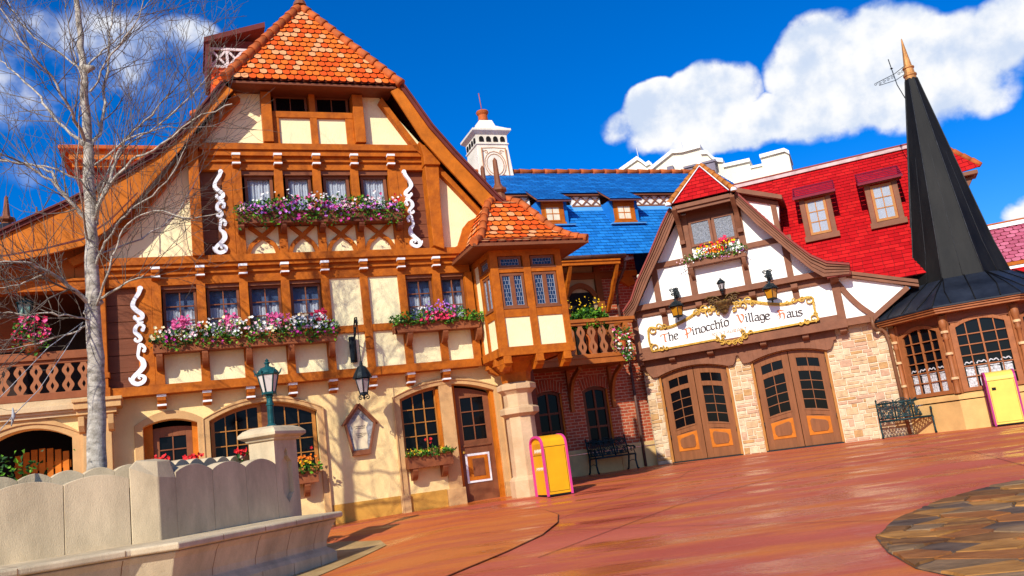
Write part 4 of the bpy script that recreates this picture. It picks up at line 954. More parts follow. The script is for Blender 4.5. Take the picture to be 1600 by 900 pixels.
for x in (-2.0, -.60):
    b = MB(); b.ribbon([(0, 0), (-.10, .45), (-.45, .85), (-1.0, 1.05)], .13, -.05, .05)
    bb = MB(); bb.T = Matrix.Translation((x, -.02, 2.02)) @ Matrix.Rotation(R(90), 4, 'Z'); bb.ribbon([(-.03, 0), (-.12, .40), (-.40, .80), (-.95, 1.05)], .12, -.05, .05); bb.box(-.1, .0, -.055, .055, -.15, 1.1); bb.build('balcony_bracket', pm('balcony_orange', ()), HM, .006)
# lean-to roof beam, gutter, downpipe and braces
b = MB(); b.box(-4.5, -.22, -1.16, -1.05, 6.12, 6.24); b.box(-4.5, -.22, -1.2, -1.03, 6.22, 6.27); b.build('eave_beam', ORANGE, HM)
b = MB(); b.tube([(-4.6, -1.2, 6.33), (-.03, -1.2, 6.36)], .065, 8); b.box(-4.6, -.03, -1.2, -.2, 6.29, 6.32)
b.tube([(.05, -1.0, 6.25), (.05, -.9, 6.05), (.0, -.3, 5.6), (.0, -.2, 5.0), (.02, -.2, 4.3)], .045, 8)
b.tube([(.13, -.14, 3.3), (.13, -.14, 0)], .045, 10); b.build('gutter', pm('brown_gutter_metal', (.13, .065, .045), .45, .3, 5, .1), HM)
b = MB(); b.lathe([(.06, 0), (.1, .1), (.1, .16)], (.05, -1.05, 6.22), 8); b.tube([(.05, -1.05, 6.28), (.3, -1.05, 6.3)], .05, 8); b.build('rainwater_head', pm('grey_lead_pipe', (.25, .22, .21)), HM)
for x in (-1.9, -.32):
    b = MB(); b.T = Matrix.Translation((x, 0, 0)) @ Matrix.Rotation(R(90), 4, 'Z')
    b.ribbon([(-.1, 4.85), (-.3, 5.1), (-.5, 5.3), (-.72, 5.62), (-.9, 5.8), (-1.08, 6.12)], [.09, .13, .09, .14, .09, .13], -.05, .05); b.build('eave_brace', ORANGE, HM)
# blue roof
YE, ZE, SL = -1.22, 6.38, 1.3
def bz(y): return ZE+SL*(y-YE)
b = MB()
tiles(b, [(-6, YE, ZE), (.0, YE, ZE), (.0, .40, bz(.40)), (-6, .40, bz(.40))], .3, .15, 'rect', 3, seed=21, lift=.018)
tiles(b, [(.0, YE+.0, ZE), (1.0, YE+.0, ZE), (3.4, .40, bz(.40)), (.0, .40, bz(.40))], .3, .15, 'rect', 3, seed=22, lift=.018)
tiles(b, [(-6, .15, 8.82), (6.0, .15, 8.82), (6.0, 1.72, 10.08), (-6, 1.72, 10.08)], .3, .13, 'rect', 3, seed=23, lift=.018)
b.poly([(-6, 1.72, 10.08), (6, 1.72, 10.08), (6, 4.5, 7), (-6, 4.5, 7)], 3)
b.build('roof', BLUES4, HM)
b = MB(); ridge_caps(b, (-6, 1.72, 10.12), (5.9, 1.72, 10.12), .11, .45); b.build('ridge_tiles', RIDGE, HM)
b = MB(); b.box(-6, 6, .17, .9, 8.75, 8.79); b.box(-6, 6, .60, .7, 8.3, 8.8); b.build('eave_shadow_board', SIDING, HM)
LW = pm('lattice_white', (.82, .78, .70)); LB_ = pm('lattice_brown', (.24, .10, .05))
for a, c in ((-.82, .20), (1.42, 3.45), (-3.0, -2.3)):
    b = MB(); b.box(a, c, .30, .5, 8.40, 8.76); lt = b.build('lattice_window', LW, HM)
    b = MB(); k = max(2, round((c-a)/.34)); s_ = (c-a)/k
    for i in range(k+1):
        if i < k: b.ribbon([(a+s_*i, 8.44), (a+s_*(i+1), 8.74)], .04, .27, .30, smooth=0); b.ribbon([(a+s_*(i+1), 8.44), (a+s_*i, 8.74)], .04, .272, .30, smooth=0)
    b.box(a, c, .26, .31, 8.39, 8.44); b.build('lattice_bar', LB_, lt)
    b = MB(); b.prism([(.30, 8.40), (.26, 8.38), (.16, bz(.16)+.012), (.42, bz(.42)), (.42, 8.4)], a-.02, c+.02, axis='x'); b.build('flashing', BLUEFLASH, HM)
for x0 in (.33, -2.2):
    x1 = x0+.76; y = -.30
    b = MB(); b.box(x0-.12, x1+.14, y+.04, .9, 7.62, 8.42); b.build('dormer_cheek', BLUES[0], HM)
    b = MB(); b.box(x0-.0, x1, y, y+.10, 7.68, 8.36); b.box(x0-.04, x1+.02, y-.05, y+.1, 7.66, 7.72); b.box(x0, x1, y-.03, y+.1, 8.26, 8.40); dw_ = b.build('dormer_frame', ORANGE, HM, .005)
    window(HM, x0+.10, x1-.14, 7.76, 8.24, y-.012, 2, 2, ORANGE2, CGLASS, (pm('cream_curtain', (.78, .70, .50)), 8.22), fw=.04, mw=.03, cy=.005, depth=.012)
    b = MB(); tiles(b, [(x0-.20, y-.22, 8.40), (x1+.20, y-.22, 8.40), (x1+.03, .42, 9.04), (x0-.20+.0, .42, 9.04)], .3, .13, 'rect', 3, seed=25, lift=.018)
    b.poly([(x0-.20, y-.22, 8.37), (x1+.20, y-.22, 8.37), (x1+.03, .42, 9.0), (x0-.20, .42, 9.0)]); b.build('dormer_roof', BLUES4, HM)
    b = MB(); b.tube([(x0-.21, y-.22, 8.38), (x0-.21, .3, 8.93)], .025, 5); b.box(x0-.2, x1+.2, y-.21, y-.17, 8.34, 8.385); b.build('dormer_verge', SIDING, HM)
    b = MB(); b.box(x0-.2, x1+.3, y-.12, y+.0, 7.60, 7.635); b.build('flashing', BLUEFLASH, HM)
# white carved chimney
CHM = pm('chimney_cream_stucco', (.80, .72, .56), .85, .14, 2, .4, 30)
b = MB()
zs_ = [(9.5, .64), (11.0, .56)]
def sq(b, c, prof, mi=0): b.lathe([(r_*1.4142*.88, z) for r_, z in prof], c, 4, mi, rot=math.pi/4); return b
cc_ = (-2.80, 2.10)
sq(b, (*cc_, 0), [(.80, 9.2), (.78, 9.60), (.70, 9.62), (.62, 11.02), (.66, 11.04), (.66, 11.08), (.62, 11.09), (.63, 11.38), (.66, 11.40), (.78, 11.50), (.78, 11.57), (.70, 11.60), (.34, 11.82), (.26, 12.05)])
CH = b.build('chimney', CHM, HM, .01)
b = MB()
for i in range(4):
    x = cc_[0]-.375+i*.25
    for T_ in (None, Matrix.Translation((*cc_, 0)) @ Matrix.Rotation(R(-90), 4, 'Z') @ Matrix.Translation((-cc_[0], -cc_[1], 0))):
        b.T = T_; b.prism([(x-.08, 11.14), (x+.08, 11.14)]+[(x+.08*math.cos(R(a)), 11.25+.08*math.sin(R(a))) for a in (0, 40, 90, 140, 180)], cc_[1]-.57, cc_[1]-.5)
b.T = None; b.build('chimney_opening', DARK, CH)
b = MB(); CR_ = pm('carved_rust_line', (.50, .24, .11)); yb = cc_[1]-.69
def on(z): return cc_[1]-(.70-(z-9.62)*.057)*.88-.012
def rb(pts, wd): b.ribbon([(cc_[0]+x, z) for x, z in pts], wd, on(pts[0][1]), on(pts[0][1])+.08)
for r_ in (.30, .37):
    n = 16; P_ = [(r_*math.cos(2*math.pi*i/n), 10.32+r_*1.25*math.sin(2*math.pi*i/n)) for i in range(n+1)]
    for i in range(n): rb([P_[i], P_[i+1]], .022)
for sx_ in (-1, 1):
    rb([(sx_*.45, 9.75), (sx_*.42, 10.9)], .022); rb([(sx_*.45, 9.75), (0, 9.74)], .022); rb([(sx_*.42, 10.9), (0, 10.92)], .022)
    for zz in (9.9, 10.78): rb([(sx_*.38, zz), (sx_*.25, zz+.04), (sx_*.22, zz-.05), (sx_*.3, zz-.04)], .022)
b.build('carved_ornament', CR_, CH)
b = MB(); b.lathe([(.16, 12.0), (.15, 12.1), (.17, 12.12), (.155, 12.3), (.2, 12.36), (.22, 12.42), (.2, 12.46), (.12, 12.47)], (*cc_, 0), 16); b.tube([(*cc_, 12.4), (cc_[0]-.04, cc_[1], 13.1)], .015, 5); b.lathe([(.0, 0), (.03, .03), (0, .06)], (cc_[0]-.04, cc_[1], 13.08), 6)
b.build('chimney_pot', RIDGE, HM)
b = MB(); b.box(-3.75, -1.95, 1.15, 1.3, 9.36, 9.48); b.build('flashing', BLUEFLASH, HM)

# hanging plants on the balcony
T = thing('balcony_fern', 'large bushy green plant with yellow flowers behind the balcony rail under the blue roof', 'plant', FM, (-1.45, -.92, 4.62))
b = MB(); b.lathe([(.12, -1.2), (.2, -.6), (.22, -.42), (.19, -.42)], (0, 0, 0), 12); b.build('pot', RIDGE, T)
def ff(rr): a = rr.uniform(0, 6.3); r_ = rr.random()**.5*.62; return (r_*math.cos(a), .5*r_*math.sin(a), -.15+.42*rr.uniform(-.6, 1)*(1-(r_/.7)**2)**.5-.2*r_)
f_ = leaves(1500, ff, .13, 51).build('foliage', GREEN, T); f_['kind'] = 'stuff'
f_ = blossoms(40, lambda r: (lambda p: (p[0], p[1]-.05, abs(p[2])+.12))(ff(r)), .055, 52).build('blossoms', FL['yellow'], T); f_['kind'] = 'stuff'
T = thing('hanging_plant', 'trailing pot of white, pink and cream flowers hanging on the outside of the balcony corner', 'plant', FM, (-.70, -1.35, 3.75))
b = MB(); b.lathe([(.08, -.3), (.13, -.05), (.14, 0), (.1, 0)], (0, 0, 0), 12); b.build('pot', RIDGE, T)
def ff2(rr): z = rr.uniform(-.62, .35); w_ = .34 if z > -.2 else .34+(z+.2)*.6; return (rr.uniform(-w_, w_)*.8+(.12 if z < -.3 else 0), rr.uniform(-.16, .1), z)
f_ = leaves(300, ff2, .09, 55).build('foliage', GREEN, T); f_['kind'] = 'stuff'
for pt, n, s_ in (('white', 34, 61), ('cream', 22, 62), ('pink', 18, 63), ('crimson', 10, 64)):
    f_ = blossoms(n, ff2, .10, s_).build('blossoms', FL[pt], T, label=pt+' blossoms'); f_['kind'] = 'stuff'

# ============================================================ white half-timbered restaurant (right)
HP = thing('restaurant_house', 'white half-timbered gable house on pale stone with red roof and double doors', 'house', FP)
YP = -.25
STN = [pm('ashlar_buff', (.58, .38, .20), .85, .2, 7, .5, 35), pm('ashlar_cream', (.66, .48, .29), .85, .2, 7, .5, 35), pm('ashlar_rose', (.55, .33, .20), .85, .2, 7, .5, 35), pm('ashlar_tan', (.50, .28, .11), .85, .2, 7, .5, 35)]
MORT = pm('pale_mortar', (.72, .60, .42), .9, .1, 6, .4, 40)
def ashlar(b, x0, x1, z0, z1, y, seed, wmax=.46):
    rr = random.Random(seed); u_ = .105
    nx = max(2, int(round((x1-x0)/.085))); nz = max(2, int(round((z1-z0)/u_)))
    ux, uz = (x1-x0)/nx, (z1-z0)/nz; occ = [[0]*nz for _ in range(nx)]
    for j in range(nz):
        for i in range(nx):
            if occ[i][j]: continue
            h_ = rr.choices((1, 2), (5, 3))[0]; h_ = min(h_, nz-j); w_ = rr.choice((2, 3, 3, 4, 4, 5, 6)) if h_ == 1 else rr.choice((2, 3, 3, 4))
            k = 0
            while k < w_ and i+k < nx and not occ[i+k][j]: k += 1
            w_ = k
            if h_ == 2 and any(occ[i+q][j+1] for q in range(w_)): h_ = 1
            if w_ == 1 and i > 0 and rr.random() < 0: pass
            for q in range(w_):
                for p in range(h_): occ[i+q][j+p] = 1
            a, c, e, f_ = x0+i*ux, x0+(i+w_)*ux, z0+j*uz, z0+(j+h_)*uz
            g = .008; j4 = lambda: rr.uniform(-.006, .006)
            P_ = [(a+g+j4(), e+g+j4()), (c-g+j4(), e+g+j4()), (c-g+j4(), f_-g+j4()), (a+g+j4(), f_-g+j4())]
            pr = y-.016-rr.uniform(0, .012); cx2, cz2 = (a+c)/2, (e+f_)/2
            I_ = [(p[0]+(.010 if p[0] < cx2 else -.010), p[1]+(.010 if p[1] < cz2 else -.010)) for p in P_]
            mi = rr.choices(range(4), (4, 4, 2, 2))[0]
            t_ = [b.vert((p[0], pr, p[1])) for p in I_]; o_ = [b.vert((p[0], y+.002, p[1])) for p in P_]
            b.face(t_, mi)
            for q in range(4): r_ = (q+1) % 4; b.face([t_[r_], t_[q], o_[q], o_[r_]], mi)
b = MB()
strip_wall(b, -3.30, 4.05, -.3, 3.2, [(-2.80, -.76, -.5, 2.60, .2), (-.04, 2.05, -.5, 2.60, .2)], 0, .35); b.box(-3.3, -3.2, 0, 5, -.3, 4.5); b.box(2.9, 4.05, 0.01, .3, 3.1, 3.6)
b.build('wall', MORT, HP)
for a_ in ((-3.29, -2.86, -.02, 3.08, 0, 1), (-.70, -.08, -.02, 3.0, 0, 2), (2.10, 4.02, -.02, 3.3, 0, 3)): b = MB(); ashlar(b, *a_); b.build('ashlar_stone', STN, HP)
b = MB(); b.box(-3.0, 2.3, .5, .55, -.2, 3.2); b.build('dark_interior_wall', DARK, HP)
# lintel board with two arches
b = MB()
def lint(x0, x1, xa, xb):
    n = 16; ar_ = arc(xa, xb, 2.60, .20, n)
    b.prism([(xa-.0, 2.60), (xa, 3.16), (x0, 3.16), (x0, 2.86), (x0+.04, 2.86), (x0+.16, 2.66), (x0+.3, 2.60)] if x0 < xa else [], -.13, .02)
    for p, q in zip(ar_, ar_[1:]): b.prism([p, q, (q[0], 3.16), (p[0], 3.16)], -.13, .02)
b.prism([(-2.86, 2.60), (-2.86, 3.16), (-3.34, 3.16), (-3.34, 2.86), (-3.18, 2.86), (-3.06, 2.66), (-3.0, 2.60)], -.13, .02)
for p, q in zip(arc(-2.86, -.72, 2.60, .20, 16), arc(-2.86, -.72, 2.60, .20, 16)[1:]): b.prism([p, q, (q[0], 3.16), (p[0], 3.16)], -.13, .02)
b.prism([(-.72, 2.6), (-.56, 2.6), (-.50, 2.68), (-.43, 2.86), (-.37, 2.86), (-.31, 2.68), (-.27, 2.6), (-.08, 2.6), (-.08, 3.16), (-.72, 3.16)], -.13, .02)
for p, q in zip(arc(-.08, 2.09, 2.60, .20, 16), arc(-.08, 2.09, 2.60, .20, 16)[1:]): b.prism([p, q, (q[0], 3.16), (p[0], 3.16)], -.13, .02)
b.prism([(2.09, 2.6), (2.2, 2.62), (2.27, 2.70), (2.33, 2.86), (2.40, 2.86), (2.40, 3.16), (2.09, 3.16)], -.13, .02)
b.build('door_lintel', PBROWN, HP, .004)
def dentil(x, zt, ym, dp, w_=.18, h_=.2):
    c = MB(); c.prism([(ym, zt), (ym-dp, zt), (ym-dp, zt-h_*.55), (ym-dp*.85, zt-h_*.75), (ym-dp*.5, zt-h_*.95), (ym, zt-h_)], x-w_/2, x+w_/2, axis='x'); c.build('corbel', PBROWN, HP, .008)
for x in (-2.29, -1.13, .42, 1.61, 2.64): dentil(x, 3.14, -.10, .24, .18, .17)
for x in (-2.3, -1.19, .39, 1.58, 2.64): dentil(x, 4.60, YP, .24, .19, .21)
# double doors
def pdoor(x0, x1):
    c = (x0+x1)/2; k_ = .2/((x1-x0)/2)**2
    fz = lambda x: -k_*(x-c)**2
    fr_ = MB(); n = 14; ain = arc(x0+.07, x1-.07, 2.58, .19, n); aout = arc(x0, x1, 2.60, .20, n)
    fr_.box(x0, x0+.075, -.03, .2, -.02, 2.62); fr_.box(x1-.075, x1, -.03, .2, -.02, 2.62)
    for i in range(n): fr_.prism([ain[i], ain[i+1], aout[i+1], aout[i]], -.025, .2)
    fr_.build('door_frame', SASH2, HP, .006)
    for s_ in (-1, 1):
        a, e = (x0+.085, c-.008) if s_ < 0 else (c+.008, x1-.085)
        p0, p1 = a+.19, e-.19; y = .05
        b = MB()
        def bar(xa, xb, za, zb, ya, yb, cz=1):
            b.prism([(xa, za+(fz(xa) if cz & 1 else 0)), (xb, za+(fz(xb) if cz & 1 else 0)), (xb, zb+fz(xb)), (xa, zb+fz(xa))], ya, yb)
        bar(a, p0, .02, 2.76, y, y+.06, 0); bar(p1, e, .02, 2.76, y, y+.06, 0)
        for xa, xb in zip([p0+(p1-p0)*i/4 for i in range(4)], [p0+(p1-p0)*(i+1)/4 for i in range(4)]):
            bar(xa, xb, 2.55, 2.76, y+.002, y+.058); bar(xa, xb, 2.16, 2.30, y+.002, y+.058); bar(xa, xb, .90, 1.08, y+.002, y+.058)
        bar(p0, p1, .02, .90, y+.004, y+.055, 2)
        xm = (p0+p1)/2; bar(xm-.012, xm+.012, 1.08, 2.55, y+.008, y+.05)
        for i in range(1, 4):
            z = 1.08+(2.16-1.08)*i/4; bar(p0, xm, z-.012, z+.012, y+.012, y+.05); bar(xm, p1, z-.012, z+.012, y+.012, y+.05)
        bar(p0-.03, p1+.03, 1.04, 1.07, y-.015, y)
        lf = b.build('door_leaf', PDOOR, HP, .004)
        g = MB(); g.prism([(p0-.02, 1.05+fz(p0)), (p1+.02, 1.05+fz(p1)), (p1+.02, 2.58+fz(p1)), (p0-.02, 2.58+fz(p0))], y+.035, y+.04); g.build('pane', DGLASS, lf)
        g = MB(); L0, R0 = (p0, p1)
        tl, tr = (.77, .86) if s_ < 0 else (.86, .77)
        o_ = [(p0-.01, .30), (p1+.01, .30), (p1+.01, tr), (p0-.01, tl)]
        g.prism(o_, y-.012, y+.01); g.build('door_panel', ORANGE2, lf, .004)
        g = MB(); i0, i1 = p0+.07, p1-.07; tl2, tr2 = tl-.09, tr-.09
        g.prism([(i0+.05, .38), (i1-.05, .38), (i1, .46), (i1, tr2-.06), (i1-.05, tr2), (i0+.05, tl2), (i0, tl2-.06), (i0, .46)], y-.03, y-.0); g.build('inner_panel', PDOOR, lf, .006)
        g = MB()
        for z in (.75, 1.6, 2.35): xh = x0+.08 if s_ < 0 else x1-.08; g.tube([(xh, .02, z-.07), (xh, .02, z+.07)], .02, 6)
        g.build('hinge', IRON, lf)
    b = MB(); b.box(x0+.02, x1-.02, -.06, .1, -.05, .015); b.build('threshold', IRON, HP)
pdoor(-2.86, -.72); pdoor(-.08, 2.09)
# gable wall, timbers
b = MB()
b.prism([(-3.28, 3.3), (2.75, 3.3), (2.75, 4.75), (3.0, 4.6), (2.3, 5.0), (1.7, 5.7), (.3, 7.4), (-1.3, 7.4), (-1.9, 6.6), (-3.1, 4.8), (-3.28, 4.6)][:], YP, YP+.3)
b.prism([(2.7, 3.3), (3.5, 3.3), (4.55, 3.95), (3.0, 4.6), (2.7, 4.6)], YP+.01, YP+.3)
b.build('gable_wall', WHITEWALL, HP)
YB = YP-.07
b = MB()
b.box(-3.34, 2.78, YB-.10, YP, 3.13, 3.37); b.box(-3.3, 2.75, YB, YP, 3.37, 3.53); b.box(-3.32, 2.76, YB-.03, YP, 3.345, 3.375)
b.box(-3.25, 2.80, YB-.17, YP, 4.66, 4.83); b.box(-3.22, 2.75, YB+.01, YP, 4.47, 4.66)
b.build('beam', PBROWN, HP, .006)
b = MB()
for x in (-2.30, -1.19, .39, 1.58): b.box(x-.09, x+.09, YB, YP+.02, 3.53, 4.47)
b.box(-3.34, -3.17, YB-.03, YP+.1, 3.0, 4.47); b.box(2.56, 2.78, YB-.01, YP+.1, 3.37, 4.66)
for x in (-2.40, 1.53): b.box(x-.09, x+.09, YB+.004, YP+.02, 4.83, 5.90)
b.box(-1.37, -1.18, YB+.004, YP+.02, 4.83, 5.70); b.box(.22, .41, YB+.004, YP+.02, 4.83, 5.70)
b.box(-1.45, -1.14, YB, YP+.02, 5.87, 7.35); b.box(.29, .48, YB, YP+.02, 5.87, 7.35)
build_each(b, 'wall_post', PBROWN, HP, .006)
b = MB(); b.box(-2.5, -1.15, YB-.006, YP, 5.87, 6.04); b.box(.3, 1.75, YB-.006, YP, 5.92, 6.08); b.box(-1.15, .3, YB-.0, YP, 5.70, 5.95); build_each(b, 'upper_rail', PBROWN, HP, .006)
b = MB(); b.box(-1.14, .29, YP-.05, YP+.0, 6.3, 7.45); b.build('window_recess', SIDING, HP)
for a, c in ((-1.10, -.44), (-.40, .26)): window(HP, a, c, 6.30, 7.10, YP-.12, 1, 1, PBROWN, CGLASS, (LACE, 7.08), fw=.07, cy=.03, depth=.025)
for x in (-1.36, .38):
    b = MB(); b.T = Matrix.Translation((x, YB-.02, 6.55)) @ Matrix.Rotation(R(90), 4, 'Z'); b.ribbon([(.0, 0), (-.10, .25), (-.2, .5), (-.42, .72), (-.6, .9)], [.14, .12, .12, .13, .12], -.07, .07); b.box(-.12, .02, -.08, .08, -.12, 0); b.box(-.02, .05, -.07, .07, -.1, .95); b.build('eave_bracket', PBROWN, HP, .008)
# right part of the front, braces
b = MB()
b.ribbon([(2.74, 4.42), (2.95, 4.02), (3.2, 3.65), (3.52, 3.30)], .15, YB+.01, YP+.05)
b.box(2.75, 3.5, YB+.002, YP+.05, 3.17, 3.38); b.ribbon([(3.42, 3.24), (4.0, 3.62), (4.5, 3.95)], .14, YB, YP+.1, smooth=0); b.box(3.45, 3.6, YP, YP+.1, 3.2, 3.4)
b.build('curved_brace', PBROWN, HP, .005)
# bargeboards
PLO = [(-3.42, 4.66), (-3.30, 4.78), (-3.11, 4.98), (-2.85, 5.48), (-2.32, 6.26), (-1.84, 7.02), (-1.50, 7.50)]
PLI = [(-3.42, 4.40), (-3.19, 4.46), (-3.02, 4.72), (-2.45, 5.62), (-1.82, 6.52), (-1.32, 7.35)]
PRO = [(.47, 7.55), (.96, 6.85), (1.67, 5.85), (2.17, 5.25), (2.57, 4.95), (3.15, 4.78)]
PRI = [(.36, 7.35), (.90, 6.49), (1.33, 5.94), (1.74, 5.36), (2.15, 4.84), (2.41, 4.60), (3.10, 4.55)]
b = MB(); b.prism(PLO+PLI[::-1], -.75, -.69); b.prism(PRO+PRI[::-1], -.75, -.69)
build_each(b, 'bargeboard', PBROWN, HP, .004)
for P_, I_ in ((PLO, PLI), (PRO, PRI)):
    b = MB()
    for t0, t1, y in ((.0, .16, -.80), (.3, .42, -.785), (.62, .7, -.775)):
        def at_(P_, I_, t):
            out = []
            for i, p in enumerate(P_):
                q = min(I_, key=lambda w: (w[0]-p[0])**2+(w[1]-p[1])**2); out.append((p[0]*(1-t)+q[0]*t, p[1]*(1-t)+q[1]*t))
            return out
        A_, B_ = at_(P_, I_, t0), at_(P_, I_, t1)
        for i in range(len(A_)-1): b.prism([A_[i], A_[i+1], B_[i+1], B_[i]], y, -.74)
    b.build('barge_moulding', PBROWN, HP)
b = MB()
for P_ in (PLO, PRO):
    for (x0, z0), (x1, z1) in zip(P_, P_[1:]):
        dx, dz = x1-x0, z1-z0; l = math.hypot(dx, dz); nx, nz = (-dz/l, dx/l)
        if nz < 0: nx, nz = -nx, -nz
        b.prism([(x0, z0), (x1, z1), (x1+nx*.05, z1+nz*.05), (x0+nx*.05, z0+nz*.05)], -.84, -.1)
b.box(2.5, 3.14, -.72, -.3, 4.55, 4.75); b.build('verge_strip', pm('verge_red_brown', (.26, .05, .035)), HP, .003)
dentil(2.68, 4.68, YB, .34, .22, .26); dentil(-3.28, 4.62, YB, .3, .2, .24)
b = MB(); b.prism([(-1.46, 7.2), (.44, 7.2), (.44, 7.5), (-1.46, 7.5)], -.85, -.1) if False else b.box(-1.42, .40, -.86, -.1, 7.44, 7.56); b.box(-1.40, .38, -.80, -.70, 7.34, 7.46); b.build('hip_eave', PBROWN, HP, .006)
# hip roof (front)
PA_ = (-.48, -.18, 8.86)
b = MB()
tiles(b, [(-1.47, -.92, 7.60), (.45, -.92, 7.60), PA_], .24, .15, 'rect', 3, seed=31)
tiles(b, [(-1.47, 4, 7.60), (-1.47, -.92, 7.60), PA_, (-.48, 4, 8.86)], .24, .15, 'rect', 3, seed=32)
tiles(b, [(.45, -.92, 7.60), (.45, 4, 7.60), (-.48, 4, 8.86), PA_], .24, .15, 'rect', 3, seed=33)
for P_ in (PLO, PRO):
    for i in range(len(P_)-1):
        (x0, z0), (x1, z1) = P_[i], P_[i+1]; z0 += .06; z1 += .06
        if z0 < z1: tiles(b, [(x0, 2.5, z0), (x0, -.78, z0), (x1, -.78, z1), (x1, 2.5, z1)], .24, .15, 'rect', 3, seed=34+i)
        else: tiles(b, [(x1, -.78, z1), (x1, 1.5, z1), (x0, 1.5, z0), (x0, -.78, z0)], .24, .15, 'rect', 3, seed=44+i)
b.build('gable_roof', REDS4, HP)
b = MB(); b.prism([(-3.1, 4.7), (-1.5, 7.4), (.45, 7.5), (2.3, 5.0), (2.9, 4.6)], .1, 1.2); b.build('attic_core', SIDING, HP)
b = MB(); ridge_caps(b, (-1.50, -.97, 7.62), PA_, .085, .27); ridge_caps(b, (.48, -.97, 7.62), PA_, .085, .27); ridge_caps(b, (-.48, 3.9, 8.9), (-.48, -.1, 8.9), .085, .3); b.build('ridge_tiles', pm('ridge_ochre_clay', (.50, .17, .03), .7, .25, 3, .3), HP)
b = MB()
for s_, p in ((1, (-1.44, -.99, 7.62)), (-1, (.41, -.99, 7.62))): 
    q = Vector(PA_)+Vector((0, -.09, -.02)); p = Vector(p); b.tube([p+Vector((s_*.08, -.01, .0)), q+Vector((s_*-.0, -.02, -.06))], .018, 5)
    b.lathe([(.09, -.05), (.10, .0), (.05, .06)], tuple(p+Vector((-s_*.06, 0, .0))), 8)
b.lathe([(.1, -.06), (.09, .03), (.04, .12)], (PA_[0], PA_[1], PA_[2]+.04), 8); b.build('hip_flashing', WHITE, HP)
# side roof end behind the gable
b = MB(); b.prism([(.35, 7.2), (.35, 7.95), (1.50, 7.42), (1.38, 6.6), (1.2, 6.2)], 1.2, 1.5); b.build('side_gable_wall', WHITEWALL, HP)
b = MB(); b.prism([(.3, 8.02), (1.66, 7.46), (1.66, 7.60), (.3, 8.18)], .85, 2.4); b.prism([(.3, 7.86), (1.5, 7.36), (1.5, 7.48), (.3, 8.02)], 1.12, 1.3); b.prism([(1.26, 6.4), (1.42, 6.4), (1.42, 7.45), (1.26, 7.5)], 1.13, 1.6); b.build('side_gable_timber', PBROWN, HP, .006)
# main red roof
b = MB(); SR = 1.3; zr = lambda y: 4.28+SR*y
tiles(b, [(1.3, .0, 4.28), (6.2, .0, 4.28), (6.2, 3.52, zr(3.52)), (1.3, 3.52, zr(3.52))], .27, .155, 'rect', 3, seed=51, jitter=.06)
tiles(b, [(-1.0, .9, zr(.9)), (1.3, .9, zr(.9)), (1.3, 3.52, zr(3.52)), (-1.0, 3.52, zr(3.52))], .27, .155, 'rect', 3, seed=52, jitter=.06)
b.poly([(-1, 3.52, zr(3.52)), (6.2, 3.52, zr(3.52)), (6.2, 6.5, 5), (-1, 6.5, 5)], 3); b.build('roof', REDS4, HP)
b = MB(); b.box(-1.0, 6.2, 3.40, 3.60, zr(3.52)-.02, zr(3.52)+.10); b.build('ridge_board', pm('weathered_pink_board', (.60, .42, .38), .8, .25, 3), HP)
b = MB(); b.box(-1.0, 6.2, 3.38, 3.62, zr(3.52)+.10, zr(3.52)+.14); b.build('ridge_capping', pm('verge_red_brown', ()), HP)
b = MB(); ridge_caps(b, (6.2, 3.45, 8.98), (7.46, 3.2, 7.72), .1, .3); b.build('end_ridge_tiles', RIDGE, HP)
b = MB(); tiles(b, [(6.2, 2.95, 7.5), (7.4, 2.95, 7.62), (6.2, 3.5, 8.95)], .27, .155, 'rect', 3, seed=57); b.build('end_hip', REDS4, HP)
b = MB(); b.tube([(6.2, 3.38, 8.86), (7.36, 3.05, 7.66)], .025, 5); b.build('end_flashing', WHITE, HP)
b = MB(); b.box(6.0, 7.3, 2.9, 3.6, 7.42, 7.55); b.prism([(6.2, 7.42), (7.2, 7.42), (6.95, 7.05), (6.2, 6.6)], 3.1, 3.5); b.build('end_eave', PBROWN, HP, .02)
for (xa, dz) in ((2.08, 0.02), (3.98, .0)):       # two dormers
    y = 1.26; x1 = xa+.96; z0 = 6.06
    b = MB(); b.box(xa+.02, x1-.02, y+.03, 2.9, z0, 7.55); b.build('dormer_cheek', REDS[1], HP)
    b = MB(); b.box(xa+.02, xa+.17, y-.02, y+.05, z0+.14, 7.42); b.box(x1-.17, x1-.02, y-.02, y+.05, z0+.14, 7.42); b.box(xa-.02, x1+.04, y-.05, y+.05, z0-.02, z0+.15); b.box(xa-.1, x1+.12, y-.12, y+.05, 7.38, 7.46); b.build('dormer_frame', PBROWN, HP, .005)
    window(HP, xa+.18, x1-.18, z0+.17, 7.34, y-.015, 2, 3, SASH2, CGLASS, (CURT, 7.3), fw=.075, mw=.03, cy=.02, depth=.018)
    b = MB(); y0_ = y-.24; y1_ = y0_+1.35; zz0, zz1 = 7.44, 8.10
    for k in range(6):
        t0, t1 = k/6, (k+1)/6; b.poly([(xa-.14, y0_+(y1_-y0_)*t0, zz0+(zz1-zz0)*t0+.02), (x1+.16, y0_+(y1_-y0_)*t0, zz0+(zz1-zz0)*t0+.02), (x1+.16, y0_+(y1_-y0_)*t1, zz0+(zz1-zz0)*t1), (xa-.14, y0_+(y1_-y0_)*t1, zz0+(zz1-zz0)*t1)])
    b.box(xa-.14, x1+.16, y0_, y0_+.02, zz0-.05, zz0+.02); b.prism([(y0_, zz0), (y1_, zz1), (y1_, zz0+.25)], xa-.13, xa-.1, axis='x'); b.prism([(y0_, zz0), (y1_, zz1), (y1_, zz0+.25)], x1+.12, x1+.15, axis='x')
    b.build('dormer_roof', WINE, HP)
